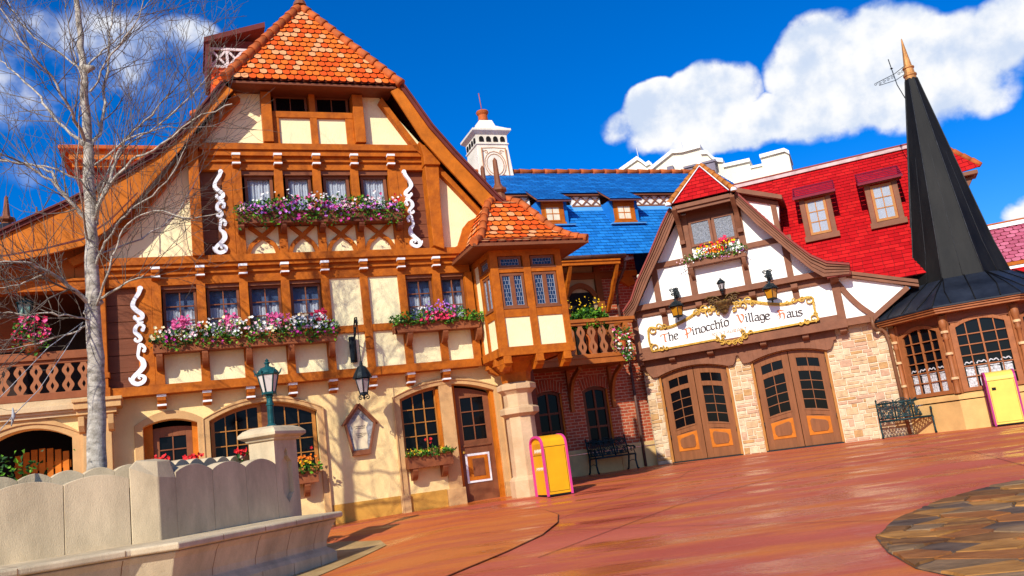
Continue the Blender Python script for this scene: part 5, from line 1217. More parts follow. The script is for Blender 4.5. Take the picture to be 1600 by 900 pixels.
# verge of the lower right roof over the front
b = MB()
for dz, y, t_ in ((.0, -.40, .10), (-.10, -.36, .08)): b.prism([(3.0, 4.62+dz), (4.78, 4.00+dz), (4.78, 4.00+dz+t_), (3.0, 4.62+dz+t_)], y, .1)
b.build('eave_moulding', PBROWN, HP, .004)
# downpipe on the stone
b = MB(); b.tube([(3.43, -.34, 3.30), (3.42, -.34, 3.02), (3.47, -.26, 2.92), (3.62, -.16, 2.93), (3.70, -.14, 2.84), (3.74, -.12, 2.6), (3.77, -.12, .0)], .05, 10); b.build('downpipe', pm('brown_pipe_paint', (.20, .085, .04), .45), HP)

# flower box of the gable window
planter_box(FP, (-1.32, YB, 5.88), 1.76, .22, .27, PBROWN, 'brown box of yellow, red and white flowers under the white gable window', 'flower boxes on the restaurant', [.10, 1.66], (420, .24, .1),
  [('yellow', 90, .25, 1.3, .08, .36, .08), ('red', 50, .35, 1.45, .1, .5, .085), ('orange', 22, .4, 1.0, .08, .26, .08), ('white', 70, .0, 1.75, -.12, .1, .05), ('lilac', 30, -.1, 1.7, -.16, .08, .045), ('pale_pink', 18, -.15, .1, -.2, .2, .05), ('crimson', 26, 1.0, 1.5, .3, .5, .085)], seed=17, btall=.34)
b = None

# ------------------------------------------------------------ the sign
T = thing('restaurant_sign', 'long white restaurant sign in blackletter with gilt scroll frame above the double doors', 'sign', FP, (-.4, YP-.1, 3.4))
YSN = -.06
o_ = lambda pts: [(x+.4, z-3.4) for x, z in pts]
TOP = [(-2.84, 4.03), (-2.74, 4.10), (-2.5, 4.03), (-2.2, 4.02), (-1.9, 4.08), (-1.5, 4.22), (-1.15, 4.36), (-.85, 4.30), (-.45, 4.44), (-.1, 4.36), (.25, 4.36), (.6, 4.24), (1.14, 4.10), (1.5, 4.10), (1.85, 4.16), (2.02, 4.10)]
BOT = [(2.05, 3.46), (.22, 3.42), (.0, 3.40), (-.12, 3.30), (-.35, 3.24), (-.62, 3.26), (-.85, 3.38), (-1.05, 3.40), (-2.82, 3.37)]
b = MB(); b.prism(o_(BOT[::-1]+TOP[::-1]), YSN, YSN+.05); b.build('board', pm('sign_white_paint', (.88, .86, .80), .5, .04), T)
b = MB()
for i, (P_, wd) in enumerate(((TOP, .055), (BOT, .055), ([TOP[-1], (2.00, 3.8), BOT[0]], .06), ([BOT[-1], (-2.86, 3.7), TOP[0]], .06))): b.ribbon(o_(P_), wd, YSN-.05-.001*i, YSN+.03)
for i, P_ in enumerate((TOP, BOT)): b.ribbon(o_([(x, z-.05 if i == 0 else z+.05) for x, z in P_[2:-2]]), .022, YSN-.03, YSN+.01)
def curl(x, z, r_, start, sgn, turns=1.15, wd=.038): 
    n = 14; b.ribbon([(x+.4+math.cos(start+sgn*turns*6.283*i/n)*r_*(1-.72*i/n), z-3.4+math.sin(start+sgn*turns*6.283*i/n)*r_*(1-.72*i/n)) for i in range(n+1)], [wd*(1-.55*i/n) for i in range(n+1)], YSN-.075-rnd.uniform(0, .012), YSN+.02)
for (x, z, r_, st, sg) in ((-2.68, 3.99, .12, 2.2, 1), (-2.5, 4.08, .09, 0, 1), (-2.32, 4.04, .08, 3, -1), (-2.70, 3.47, .12, 4, -1), (-2.52, 3.41, .09, 1, -1), (-2.36, 3.40, .06, 3, 1), (-2.8, 3.58, .06, 2, 1),
     (1.90, 4.06, .12, 1, -1), (1.72, 4.14, .09, 3, 1), (1.5, 4.14, .08, 0, -1), (1.3, 4.12, .05, 3, 1), (1.93, 3.53, .12, 5, 1), (1.75, 3.47, .09, 2, 1), (1.56, 3.45, .06, 0, -1), (2.0, 3.66, .06, 0, -1),
     (-1.28, 4.28, .12, 3.5, -1), (-1.08, 4.34, .13, 0, 1), (-.92, 4.24, .13, 4, -1), (-.78, 4.34, .10, 2, 1), (-.08, 4.34, .13, 1, -1), (.06, 4.26, .12, 5, 1), (.24, 4.36, .12, 3, -1), (.34, 4.24, .07, 0, 1), (-.20, 4.20, .08, 4, 1), (-.66, 4.2, .08, 5, -1),
     (-.84, 3.40, .08, 2, -1), (-.70, 3.32, .09, 4, 1), (-.52, 3.24, .08, 3, -1), (-.34, 3.22, .08, 1, 1), (-.16, 3.26, .09, 5, -1), (-.02, 3.36, .1, 2, 1), (-.66, 3.44, .07, 0, 1), (-.06, 3.48, .07, 3, -1), (.16, 3.44, .07, 4, -1)): curl(x, z, r_, st, sg)
b.build('gilt_frame', GOLD, T, .006)
b = MB(); b.lathe([(.02, -.05), (.15, .0), (.20, .10), (.26, .16), (.28, .21), (.24, .24), (.05, .25)], (-.07, YSN-.16, .82), 14); b.lathe([(.05, 0), (.11, .05), (.14, .14), (.08, .16)], (-.07, YSN-.14, .68), 12)
cb = b.build('cartouche', pm('dark_bronze_carving', (.04, .02, .01), .5, .6, 12, .5, 30, c2=(.22, .12, .035)), T, .006)
b = MB()
for s_ in (-1, 1):
    for r_, dx in ((.13, .2), (.09, .36)): scrollwork(b, (-.07+s_*dx, YSN-.1, 1.12), r_, 1.4, 16, .022, (s_, 0, 0), (0, 0, 1), .5, 1)
    b.tube([(-.07, YSN-.14, 1.05), (-.07+s_*.18, YSN-.14, 1.25), (-.07+s_*.4, YSN-.12, 1.28), (-.07+s_*.52, YSN-.1, 1.2)], .02, 6)
b.build('carved_scroll', pm('dark_bronze_carving', ()), T)
b = MB()
for x, z in ((-.02, 1.02), (.06, 1.0), (-.13, 1.0)): b.lathe([(.04, 0), (.05, .05), (.035, .08), (.0, .09)], (x, YSN-.2, z), 8)
b.build('gilt_bead', GOLD, T)

GL = {
 'h': (.68, [[(-.05, 1.42), (.06, 1.5), (.06, .06), (.18, -.03)], [(.06, .82), (.3, 1.02), (.46, .82), (.46, .12), (.40, -.18)]]),
 'e': (.58, [[(.06, .52), (.44, .66), (.42, .88), (.22, 1.03), (.03, .82), (.03, .2), (.2, -.02), (.48, .16)]]),
 'i': (.36, [[(-.05, .92), (.06, 1.0), (.06, .08), (.18, -.02)], [(-.02, 1.30), (.05, 1.36), (.14, 1.46)]]),
 'n': (.66, [[(-.05, .92), (.06, 1.0), (.06, .04), (.14, -.02)], [(.06, .8), (.3, 1.02), (.46, .84), (.46, .1), (.58, -.02)]]),
 'o': (.64, [[(.03, .82), (.22, 1.03), (.48, .84), (.48, .18), (.26, -.03), (.03, .16), (.03, .82)]]),
 'c': (.56, [[(.44, .86), (.22, 1.03), (.03, .82), (.03, .2), (.2, -.02), (.44, .16)]]),
 'l': (.30, [[(-.05, 1.42), (.06, 1.5), (.06, .08), (.18, -.02)]]),
 'a': (.60, [[(.04, .86), (.24, 1.02), (.42, .86), (.42, .1), (.54, -.02)], [(.42, .58), (.1, .48), (.03, .2), (.16, -.01), (.42, .16)]]),
 'g': (.60, [[(.44, .86), (.22, 1.02), (.03, .82), (.03, .26), (.2, .04), (.44, .2)], [(.42, 1.0), (.46, .9), (.46, -.15), (.26, -.42), (.02, -.32)]]),
 'u': (.62, [[(-.05, .92), (.06, 1.0), (.06, .18), (.22, -.01), (.46, .16)], [(.42, .94), (.48, 1.0), (.48, .1), (.60, -.02)]]),
 's': (.52, [[(.44, .88), (.22, 1.03), (.05, .82), (.14, .62), (.38, .44), (.42, .2), (.2, -.03), (.0, .12)]]),
 'T': (.92, [[(-.12, 1.22), (.0, 1.40), (.38, 1.40), (.72, 1.36), (.86, 1.52)], [(.38, 1.38), (.39, .6), (.37, .06), (.55, -.04)], [(-.06, 1.34), (-.08, 1.08)]]),
 'P': (.88, [[(-.04, 1.3), (.12, 1.42), (.16, .3), (.14, -.3), (.02, -.4)], [(.0, 1.38), (.34, 1.52), (.66, 1.34), (.68, .8), (.44, .5), (.2, .6)], [(-.06, .4), (.14, .46), (.3, .38)]]),
 'V': (.92, [[(-.12, 1.34), (.06, 1.50), (.14, 1.2), (.22, .5), (.38, -.06)], [(.38, -.06), (.62, .5), (.70, 1.1), (.60, 1.4), (.44, 1.52)]]),
 'H': (.90, [[(.0, 1.36), (.14, 1.3), (.18, .2), (.04, -.04)], [(-.05, 1.44), (.24, 1.54), (.5, 1.36), (.7, 1.5)], [(.18, .76), (.42, 1.0), (.62, .8), (.62, .16), (.52, -.24)], [(-.06, .70), (.3, .78)]]),
}
SM = {'R': [[(0, 0), (0, 1)], [(0, 1), (.4, .95), (.42, .6), (0, .5)], [(.1, .5), (.5, 0)]], 'E': [[(.45, 0), (0, 0), (0, 1), (.45, 1)], [(0, .5), (.35, .5)]], 'S': [[(.42, .9), (.1, 1), (.05, .65), (.4, .4), (.35, .02), (0, .08)]],
      'T': [[(0, 1), (.5, 1)], [(.25, 1), (.25, 0)]], 'A': [[(0, 0), (.08, .8), (.25, 1), (.42, .8), (.48, 0)], [(.05, .45), (.45, .45)]], 'U': [[(0, 1), (.02, .15), (.22, 0), (.42, .15), (.44, 1)]], 'N': [[(0, 0), (0, 1), (.42, .05), (.42, 1)]]}
def write(word, x0, x1, zb, zb1, u_, wd, mat_cap, mat_low, T, y):
    tot = sum(GL[c][0] for c in word); sx_ = (x1-x0)/(tot*u_)
    caps, lows = MB(), MB(); x = 0; k = 0
    for ci, c in enumerate(word):
        w_, st = GL[c]; tgt = caps if c.isupper() else lows
        for s_ in st:
            k += 1; P_ = []
            for (gx_, gz_) in s_:
                X = x0+(x+gx_)*u_*sx_; P_.append((X+.4, zb+(zb1-zb)*(X-x0)/(x1-x0)+gz_*u_-3.4))
            tgt.ribbon(P_, wd*(1.2 if c.isupper() else 1), y-.004-.0007*k, y+.002, smooth=3, nib=R(32)); k += 1; tgt.ribbon(P_, .021, y-.004-.0007*k, y+.002, smooth=3)
        x += w_
    if caps.v: caps.build('lettering', mat_cap, T)
    if lows.v: lows.build('lettering', mat_low, T)
RL = pm('vermilion_lettering', (.78, .16, .06), .5, .05); BLK = pm('black_lettering', (.045, .03, .028), .5, .1)
for wd_, a, c, z0, z1 in (('The', -2.47, -1.95, 3.60, 3.62), ('Pinocchio', -1.74, -.40, 3.64, 3.76), ('Village', -.16, .78, 3.78, 3.72), ('Haus', .99, 1.67, 3.69, 3.66)):
    write(wd_, a, c, z0, z1, .158, .044, RL, BLK, T, YSN)
b = MB(); x = -.95; k = 0
for c in 'RESTAURANT':
    for s_ in SM[c]: k += 1; b.ribbon([(x+.4+p[0]*.14, 3.515+.01*(x+.93)+p[1]*.09-3.4) for p in s_], .023, YSN-.003-.0005*k, YSN+.002, smooth=2, nib=R(30))
    x += .104
b.build('lettering', pm('faded_vermilion_lettering', (.78, .24, .12)), T)

# lanterns over the sign
def plantern(u, label):
    T = thing('wall_lantern', label, 'lantern', FP, (u, YB-.10, 5.0), group='amber lanterns over the sign')
    b = MB(); b.prism([(-.06, -.18), (.06, -.18), (.09, 0), (.05, .1), (.0, .16), (-.05, .1), (-.09, 0)], -.04, .06); b.build('back_plate', IRON, T, .01)
    b = MB(); b.tube([(0, -.02, -.12), (0, -.18, .02), (0, -.32, .10), (0, -.40, .02), (0, -.40, -.24)], .02, 6); scrollwork(b, (0, -.2, -.06), .09, 1.5, 16, .014, (0, 1, 0))
    for s_ in (-1, 1): scrollwork(b, (s_*.07, -.38, .03), .07, 1.4, 14, .016, (s_, 0, 0)); scrollwork(b, (s_*.05, -.39, -.1), .05, 1.4, 12, .014, (s_, 0, 0))
    b.build('bracket', IRON, T)
    lantern_body(T, (0, -.40, -.76), .19, .13, .29, .20, AMBER, IRON, 4, False)
plantern(-1.80, 'black lantern with amber glass left of the sign centre, above the word The')
plantern(.945, 'black lantern with amber glass right of the sign centre, above the word Village')
T = thing('small_lantern', 'small open black lantern on top of the middle of the restaurant sign', 'lantern', FP, (-.42, YB-.30, 4.66))
lantern_body(T, (0, 0, .14), .105, .06, .2, .14, PGLASS, IRON, 6, False)
b = MB(); b.tube([(0, 0, .1), (0, .08, -.05), (0, .3, -.08)], .015, 5); b.build('bracket', IRON, T)

# ============================================================ octagonal corner tower with the dark spire
TC = (5.90, .82)
TW = thing('spire_tower', 'octagonal bay tower with tall dark metal spire at the right end of the stone front', 'tower', FP, (TC[0], TC[1], 0))
o8 = R(22.5); ap = lambda a: a/math.cos(math.pi/8)
YT_ = pm('tower_tan_panel', (.68, .40, .14), .75, .12, 2, .3, 30); 
b = MB(); b.lathe([(ap(2.03), -.3), (ap(2.03), .72)], (0, 0, 0), 8, rot=o8); b.lathe([(ap(2.07), .745), (ap(2.07), .86), (ap(1.95), .90)], (0, 0, 0), 8, rot=o8); b.build('base_wall', OCHRE if False else YT_, TW, .008)
b = MB(); b.lathe([(ap(1.6), .7), (ap(1.6), 3.0)], (0, 0, 0), 8, rot=o8); b.build('dark_core', DARK, TW)
TWD = pm('tower_red_brown_timber', (.33, .11, .035), .5, .2, 3, .2, 12)
b = MB(); b.lathe([(ap(1.98), 2.72), (ap(1.98), 3.12), (ap(2.1), 3.14)], (0, 0, 0), 8, rot=o8); b.build('head_beam', SIDING, TW, .006)
b = MB()
for z0, z1, r_ in ((2.98, 3.04, 2.34), (3.04, 3.09, 2.38)): b.lathe([(ap(r_-.3), z0), (ap(r_), z0), (ap(r_), z1), (ap(r_-.3), z1)], (0, 0, 0), 8, rot=o8)
b.lathe([(ap(1.98), 3.09), (ap(2.42), 3.10), (ap(2.42), 3.14), (ap(1.9), 3.14)], (0, 0, 0), 8, rot=o8); b.build('eave_moulding', TWD, TW, .006)
# windows on the sides that face the square
for k in range(-2, 3):
    fr_ = Matrix.Rotation(R(-90+45*k+90), 4, 'Z')          # side k: 0 faces -y
    side = 2*2.0*math.tan(math.pi/8)
    rt = bpy.data.objects.new('bay_window', None); col.objects.link(rt); rt.parent = TW; rt.rotation_euler = (0, 0, R(45*k)); 
    hw = side/2-.17; y = -1.98
    f = MB(); zt = lambda x: 2.62+.20*(1-(x/hw)**2)-.0
    n = 12; xs = [-hw+2*hw*i/n for i in range(n+1)]
    f.box(-hw-.05, -hw+.09, y-.03, y+.1, .92, 2.66); f.box(hw-.09, hw+.05, y-.03, y+.1, .92, 2.66); f.box(-hw, hw, y-.02, y+.1, .92, 1.02)
    for a, c in zip(xs, xs[1:]):
        f.prism([(a, zt(a)-.09), (c, zt(c)-.09), (c, zt(c)), (a, zt(a))], y-.028, y+.1); f.prism([(a, zt(a)), (c, zt(c)), (c, 2.92), (a, 2.92)], y+.02, y+.1)
    f.box(-.022, .022, y-.02, y+.05, 1.02, 2.74)
    for x in (-hw*.5, hw*.5): f.box(x-.014, x+.014, y-.01, y+.04, 1.02, 2.68)
    for i in range(1, 6): z = 1.02+1.62*i/6+.0; f.box(-hw+.09, hw-.09, y-.013, y+.038, z-.014, z+.014)
    f.build('frame', TWD, rt, .004)
    g = MB(); g.box(-hw+.05, hw-.05, y+.04, y+.046, 1.0, 2.8); g.build('pane', glass('mirror_dark_glass', (.004, .005, .007), 0, .03, .16), rt)
    c_ = MB(); rr = random.Random(70+k)
    for q in range(4):
        xa = -hw+.1+(2*hw-.2)*q/4+.02; xb = xa+(2*hw-.2)/4-.05; a = []
        for i in range(11):
            x = xa+(xb-xa)*i/10; yy = y+.028+.010*math.sin(i*2.2+q); a.append((c_.vert((x, yy, 1.0)), c_.vert((x, yy, 1.48))))
        for i in range(10): c_.face([a[i][0], a[i+1][0], a[i+1][1], a[i][1]], 0, True)
        c_.ribbon([(xa, 1.60), (xa+.05, 1.66), ((xa+xb)/2, 1.63), (xb-.05, 1.66), (xb, 1.60)], .028, y+.02, y+.03); c_.ribbon([(xa, 1.53), ((xa+xb)/2, 1.51), (xb, 1.53)], .04, y+.02, y+.03)
    c_.build('curtain', LACE, rt)
# turned columns at the corners
for k in range(-2, 4):
    a = R(-90-22.5+45*k); r_ = ap(2.02); x, y = r_*math.cos(a), r_*math.sin(a)
    b = MB(); b.lathe([(.075, .9), (.085, .92), (.07, .96), (.07, 1.32), (.085, 1.34), (.06, 1.37), (.055, 2.3), (.085, 2.34), (.06, 2.38), (.08, 2.62), (.1, 2.66), (.1, 2.92)], (x, y, 0), 10, sm=True)
    dxy = Vector((math.cos(a), math.sin(a), 0)); tx = Vector((-dxy.y, dxy.x, 0))
    b.T = Matrix.Translation((x*.985, y*.985, 0)) @ Matrix.Rotation(a+math.pi/2, 4, 'Z'); b.box(-.11, .11, -.0, .2, .9, 2.95); b.T = None
    cl = b.build('corner_column', TWD, TW)
    b = MB()
    for z in (1.29, 1.93, 2.50): b.lathe([(.07, z-.035), (.095, z-.02), (.095, z+.03), (.07, z+.045)], (x, y, 0), 10)
    build_each(b, 'gilt_band', pm('pale_gilt_band', (.70, .45, .22), .5, .3, 14, .3), cl)
# skirt roof
b = MB(); b.lathe([(ap(2.44), 3.13), (ap(2.44), 3.17), (ap(1.95), 3.55), (ap(1.24), 3.99), (ap(1.1), 4.02)], (0, 0, 0), 8, rot=o8)
b.build('skirt_roof', LEADBLUE, TW, .004)
b = MB()
def ptE(k, t, r_, z):
    a0 = R(-90-22.5+45*k); a1 = a0+R(45); p0 = Vector((ap(r_)*math.cos(a0), ap(r_)*math.sin(a0), z)); p1 = Vector((ap(r_)*math.cos(a1), ap(r_)*math.sin(a1), z)); return p0.lerp(p1, t)
for k in range(-2, 3):
    for t0, t1 in ((0, 0), (.25, .0), (.5, .5), (.75, 1.0)) if k != 0 else ((0, 0), (.22, .0), (.5, .5), (.78, 1.0)):
        b.tube([ptE(k, t0, 2.45, 3.18)+Vector((0, 0, .01)), ptE(k, (t0*.55+t1*.45), 1.95, 3.56)+Vector((0, 0, .012)), ptE(k, t1, 1.25, 4.0)+Vector((0, 0, .01))], .014, 4)
b.build('standing_seam', SLATE_D, TW)
b = MB(); b.lathe([(ap(1.24), 3.96), (ap(1.20), 4.15), (ap(1.02), 4.9), (ap(.16), 10.15), (ap(.14), 10.2)], (-.03, .0, 0), 8, rot=o8); b.build('spire', SLATE_D, TW)
b = MB()
for k in range(8):
    a = R(-90-22.5+45*k); ca, sa = math.cos(a), math.sin(a)
    b.tube([(ap(1.24)*ca-.03, ap(1.24)*sa, 3.97), (ap(1.03)*ca-.03, ap(1.03)*sa, 4.9), (ap(.165)*ca-.03, ap(.165)*sa, 10.15)], .014, 4)
    a2 = a+R(22.5); ca, sa = math.cos(a2), math.sin(a2); b.tube([(1.245*ca-.03, 1.245*sa, 3.98), (1.02*ca-.03, 1.02*sa, 4.9), (.49*ca-.03, .49*sa, 8.1)], .007, 4)
b.build('spire_seam', pm('dull_seam', (.035, .035, .035), .6, .4, 6, .1), TW)
b = MB(); b.lathe([(.165, 10.12), (.165, 10.24), (.19, 10.26), (.19, 10.31), (.145, 10.34), (.135, 10.48), (.165, 10.5), (.165, 10.54), (.115, 10.57), (.065, 11.0), (.018, 11.44), (.0, 11.48)], (-.03, 0, 0), 12, sm=False); b.build('spire_finial', pm('copper_finial', (.50, .23, .07), .45, .3, 5, .2, metal=.3), TW)
b = MB(); b.tube([(-.21, -.05, 9.3), (-.42, 0, 10.1), (-.50, 0, 10.95)], .014, 5); b.tube([(-.95, 0, 10.32), (-.43, 0, 10.45), (-.1, 0, 10.62)], .011, 5); b.tube([(-.9, 0, 10.22), (-.42, 0, 10.25), (-.12, 0, 10.38)], .010, 5)
for x, z, r_ in ((-.98, 10.28, .05), (-.86, 10.27, .045), (-.74, 10.3, .05), (-.62, 10.33, .05), (-.5, 10.36, .05), (-.3, 10.42, .05), (-.2, 10.46, .05)): scrollwork(b, (x, 0, z), r_, 1.3, 12, .007)
b.lathe([(.02, 0), (.05, .02), (.02, .04)], (-.47, 0, 10.62), 6); b.build('weather_vane', IRON, TW)

# ============================================================ things behind
BH = thing('white_parapet_building', 'pale cream building with stepped battlement parapet rising behind the red roof', 'building', FP, (0, 6, 0))
PC_ = pm('parapet_cream', (.82, .74, .54), .85, .06, 1.2, .2, 20); PCW = pm('parapet_cap_white', (.88, .86, .78), .8, .05, 1.5, .2, 20)
b = MB()
b.prism([(-3.3, 5), (1.92, 5), (1.92, 10.45), (.93, 10.45), (.93, 10.14), (.50, 10.14), (.50, 10.42), (-.41, 10.42), (-.46, 10.64), (-.72, 10.74), (-.97, 11.12), (-1.17, 11.16), (-1.17, 11.40), (-1.87, 11.40), (-2.27, 11.48), (-3.1, 11.06), (-3.3, 10.9)], 0, 1.5)
b.prism([(-5.2, 5), (-3.2, 5), (-3.2, 11.3), (-3.32, 11.42), (-3.45, 11.38), (-3.74, 11.74), (-4.5, 11.42), (-5.2, 11.0)], .5, 1.5)
b.build('parapet_wall', PC_, BH)
b = MB()
def cap(P_, th_, y0, y1):
    for (xa, za), (xb, zb) in zip(P_, P_[1:]): b.prism([(xa, za), (xb, zb), (xb, zb-th_), (xa, za-th_)], y0, y1)
cap([(.90, 10.58), (1.80, 10.60), (1.95, 10.46)], .13, -.10, 1.6); cap([(-.46, 10.56), (.53, 10.54)], .13, -.10, 1.6); cap([(.5, 10.23), (.93, 10.22)], .08, -.07, 1.55)
cap([(-3.2, 11.14), (-2.26, 11.61), (-1.89, 11.54), (-1.16, 11.55)], .14, -.12, 1.6); cap([(-1.19, 11.30), (-.96, 11.25), (-.84, 11.05), (-.71, 10.88), (-.43, 10.78)], .15, -.11, 1.6)
cap([(-4.55, 11.55), (-3.75, 11.88), (-3.62, 11.75), (-3.44, 11.53), (-3.3, 11.58), (-3.2, 11.44)], .15, .4, 1.6)
b.prism([(-1.2, 9.2), (2.0, 9.15), (2.0, 9.42), (-1.2, 9.55)], -.3, -.0)
b.build('parapet_cap', PCW, BH)
b = MB(); b.box(-1.82, -.70, -.45, .1, 9.4, 10.62); b.box(-1.87, -.64, -.5, .1, 10.62, 10.70); b.box(-2.52, -2.28, -.3, .02, 10.0, 10.92); b.build('grey_vent_box', pm('grey_lilac_metal', (.20, .17, .20), .6, .25, 3), BH)
b = MB(); b.tube([(-3.8, 1, 11.7), (-3.83, 1, 12.5)], .018, 5); b.tube([(-1.9, .7, 11.4), (-1.96, .7, 12.1)], .015, 5); b.tube([(-1.5, .7, 11.5), (-1.52, .7, 11.75)], .03, 5); b.build('lightning_rod', pm('pale_metal_rod', (.55, .55, .55), .4), BH)
PH = thing('pink_roof_house', 'house with pink shingled roof at the far right edge behind the dark spire', 'house', FP, (8.6, 4, 0))
b = MB(); tiles(b, [(-1.6, 0, 4.68), (5, 0, 4.68), (5, 1.1, 6.0), (-1.6, 1.1, 6.0)], .26, .16, 'hex', 2, seed=71); b.build('roof', PINKS+[DARKRED], PH)
b = MB(); tiles(b, [(-1.6, -.95, 3.2), (5, -.95, 3.2), (5, -.12, 4.46), (-1.6, -.12, 4.46)], .26, .16, 'rect', 3, seed=73); b.build('lower_roof', REDS4, PH)
b = MB(); b.box(-1.7, 5, 1.0, 1.2, 5.98, 6.12); b.box(-1.6, 5, -.15, .1, 4.46, 4.54); b.build('white_trim', WHITE, PH); b = MB(); b.box(-1.7, 5, .98, 1.22, 6.12, 6.16); b.box(-1.6, 5, -.16, .1, 4.56, 4.67); b.build('brown_trim', ORANGE, PH)
b = MB(); b.box(-1.6, 5, 0, 4, 0, 4.5); b.build('wall', PEACH, PH)
FT = thing('distant_turret', 'small far turret with blue cone roof and brown finial at the left edge', 'turret', FW, (-24.2, 40, 0))
b = MB(); b.lathe([(1.6, 0), (1.6, 13.8)], (0, 0, 0), 8); b.build('turret_wall', PEACH, FT); b = MB(); b.lathe([(1.9, 13.7), (.75, 14.75), (.45, 15.0), (.3, 15.1)], (0, 0, 0), 8); b.build('cone_roof', LEADBLUE, FT)
b = MB(); b.lathe([(.3, 15.0), (.22, 15.2), (.42, 15.3), (.42, 15.4), (.2, 15.5), (.17, 15.6), (.08, 16.5), (.02, 16.6)], (0, 0, 0), 8); b.build('finial', SASH, FT)
FT = thing('roof_spike', 'thin brown spike finial on a far roof between the turret and the tree trunk', 'finial', FW, (-22.7, 40, 0))
b = MB(); b.lathe([(.16, 14.2), (.14, 15.1), (.2, 15.14), (.1, 15.2), (.03, 15.8)], (0, 0, 0), 8); b.build('spike', SASH, FT); b = MB(); b.lathe([(1.5, 0), (1.5, 13), (.16, 14.3)], (0, 0, 0), 8); b.build('base', RIDGE, FT)

# ============================================================ ground
def axis_vals(lo, mid0, mid1, hi, st):
    v = [lo]; x = lo
    a = []
    x = mid0
    while x <= mid1+1e-6: a.append(x); x += st
    g = st; x = mid1; up_ = []
    while x < hi: g *= 1.5; x += g; up_.append(min(x, hi))
    g = st; x = mid0; dn = []
    while x > lo: g *= 1.5; x -= g; dn.append(max(x, lo))
    return dn[::-1]+a+up_
XS = axis_vals(-600, -9, 14, 600, .33); YS = axis_vals(-300, 3.5, 26, 900, .33)
b = MB(); nx, ny = len(XS), len(YS)
for y in YS:
    for x in XS: b.v.append((x, y, zg(x, y)-.02))
for j in range(ny-1):
    for i in range(nx-1): q = j*nx+i; b.face([q, q+1, q+nx+1, q+nx], 0, True)
def paving(name, cA, cB, cC, seed=0, wet=.5, drift=1):
    m = bpy.data.materials.new(name); m.use_nodes = True; t = m.node_tree; p = t.nodes['Principled BSDF']; l = t.links
    tcn = nd(t, 'ShaderNodeTexCoord')
    def nz_(sx_, sy_, sc, det, rough=.6, off=0):
        mp = nd(t, 'ShaderNodeMapping'); mp.inputs['Scale'].default_value = (sx_, sy_, 1); mp.inputs['Location'].default_value = (off, off*.7, 0); mp.inputs['Rotation'].default_value = (0, 0, R(-10)); l.new(tcn.outputs['Object'], mp.inputs[0])
        n = nd(t, 'ShaderNodeTexNoise'); n.inputs['Scale'].default_value = sc; n.inputs['Detail'].default_value = det; n.inputs['Roughness'].default_value = rough; l.new(mp.outputs[0], n.inputs['Vector']); return n.outputs['Fac']
    def rng(src, a, c, lo=0, hi=1):
        r_ = nd(t, 'ShaderNodeMapRange'); l.new(src, r_.inputs[0]); r_.inputs[1].default_value = a; r_.inputs[2].default_value = c; r_.inputs[3].default_value = lo; r_.inputs[4].default_value = hi; return r_.outputs[0]
    def mixc(f, a, c):
        x = nd(t, 'ShaderNodeMix', data_type='RGBA'); l.new(f, x.inputs[0])
        for i, v in ((6, a), (7, c)):
            if isinstance(v, tuple): x.inputs[i].default_value = (*v, 1)
            else: l.new(v, x.inputs[i])
        return x.outputs[2]
    big = nz_(.35, 1.0, .55, 6, .62, seed); med = nz_(.32, 1.5, .9, 7, .68, seed+3); fine = nz_(1, 1, 26, 5, .7, 5)
    c1 = mixc(rng(big, .36, .64), cA, cB); c2 = mixc(rng(med, .46, .60, 0, .95), c1, cC); grit = nz_(1, 1, 95, 3, .7, 2); c3a = mixc(rng(fine, .35, .8, 0, .32), c2, (.16, .04, .02)); c3 = mixc(rng(grit, .55, .75, 0, .30), c3a, (.62, .30, .20))
    l.new(c3, p.inputs['Base Color'])
    wetn = nz_(.5, 1.5, .95, 7, .62, seed+9)
    ro = rng(wetn, .46, .60, .70, .13); fr2 = nd(t, 'ShaderNodeMath', operation='ADD'); l.new(ro, fr2.inputs[0]); l.new(rng(fine, .2, .8, -.05, .08), fr2.inputs[1]); l.new(fr2.outputs[0], p.inputs['Roughness'])
    p.inputs['Specular IOR Level'].default_value = .38
    bp = nd(t, 'ShaderNodeBump'); bp.inputs['Strength'].default_value = .30; bp.inputs['Distance'].default_value = .012; l.new(fine, bp.inputs['Height'])
    bp2 = nd(t, 'ShaderNodeBump'); bp2.inputs['Strength'].default_value = .35; bp2.inputs['Distance'].default_value = .05; l.new(med, bp2.inputs['Height']); l.new(bp.outputs[0], bp2.inputs['Normal']); l.new(bp2.outputs[0], p.inputs['Normal'])
    return m
g_ = struct('ground', b, paving('red_concrete', (.44, .068, .026), (.56, .115, .052), (.60, .155, .014)))
def sheet(name, poly, mat, dz, step=.4, kind='structure'):
    """flat area following the ground: convex polygon cut into cells"""
    b = MB(); reg = ccw(poly); x0, x1 = min(p[0] for p in reg), max(p[0] for p in reg); y0, y1 = min(p[1] for p in reg), max(p[1] for p in reg)
    i = 0; x = x0
    while x < x1:
        y = y0
        while y < y1:
            c = clip_poly([(x, y), (x+step, y), (x+step, y+step), (x, y+step)], reg)
            if len(c) > 2: b.face([b.vert((p[0], p[1], zg(*p)-.02+dz)) for p in c])
            y += step
        x += step
    o = b.build(name, mat); o['kind'] = kind; return o
ARC = [(-3.3, 16.6), (-2.64, 17.2), (-1.9, 16.95), (-.99, 16.12), (-.30, 15.2), (.06, 14.5), (.25, 13.51), (.21, 12.45), (-.02, 11.29), (-.45, 10.15), (-1.02, 8.92), (-1.8, 7.4), (-3.2, 5.2), (-6, 4), (-8, 6), (-8, 13)]
sheet('orange_paving', ARC, paving('orange_concrete', (.60, .125, .014), (.64, .18, .022), (.50, .095, .03), 20), .012, .3)
b = MB()
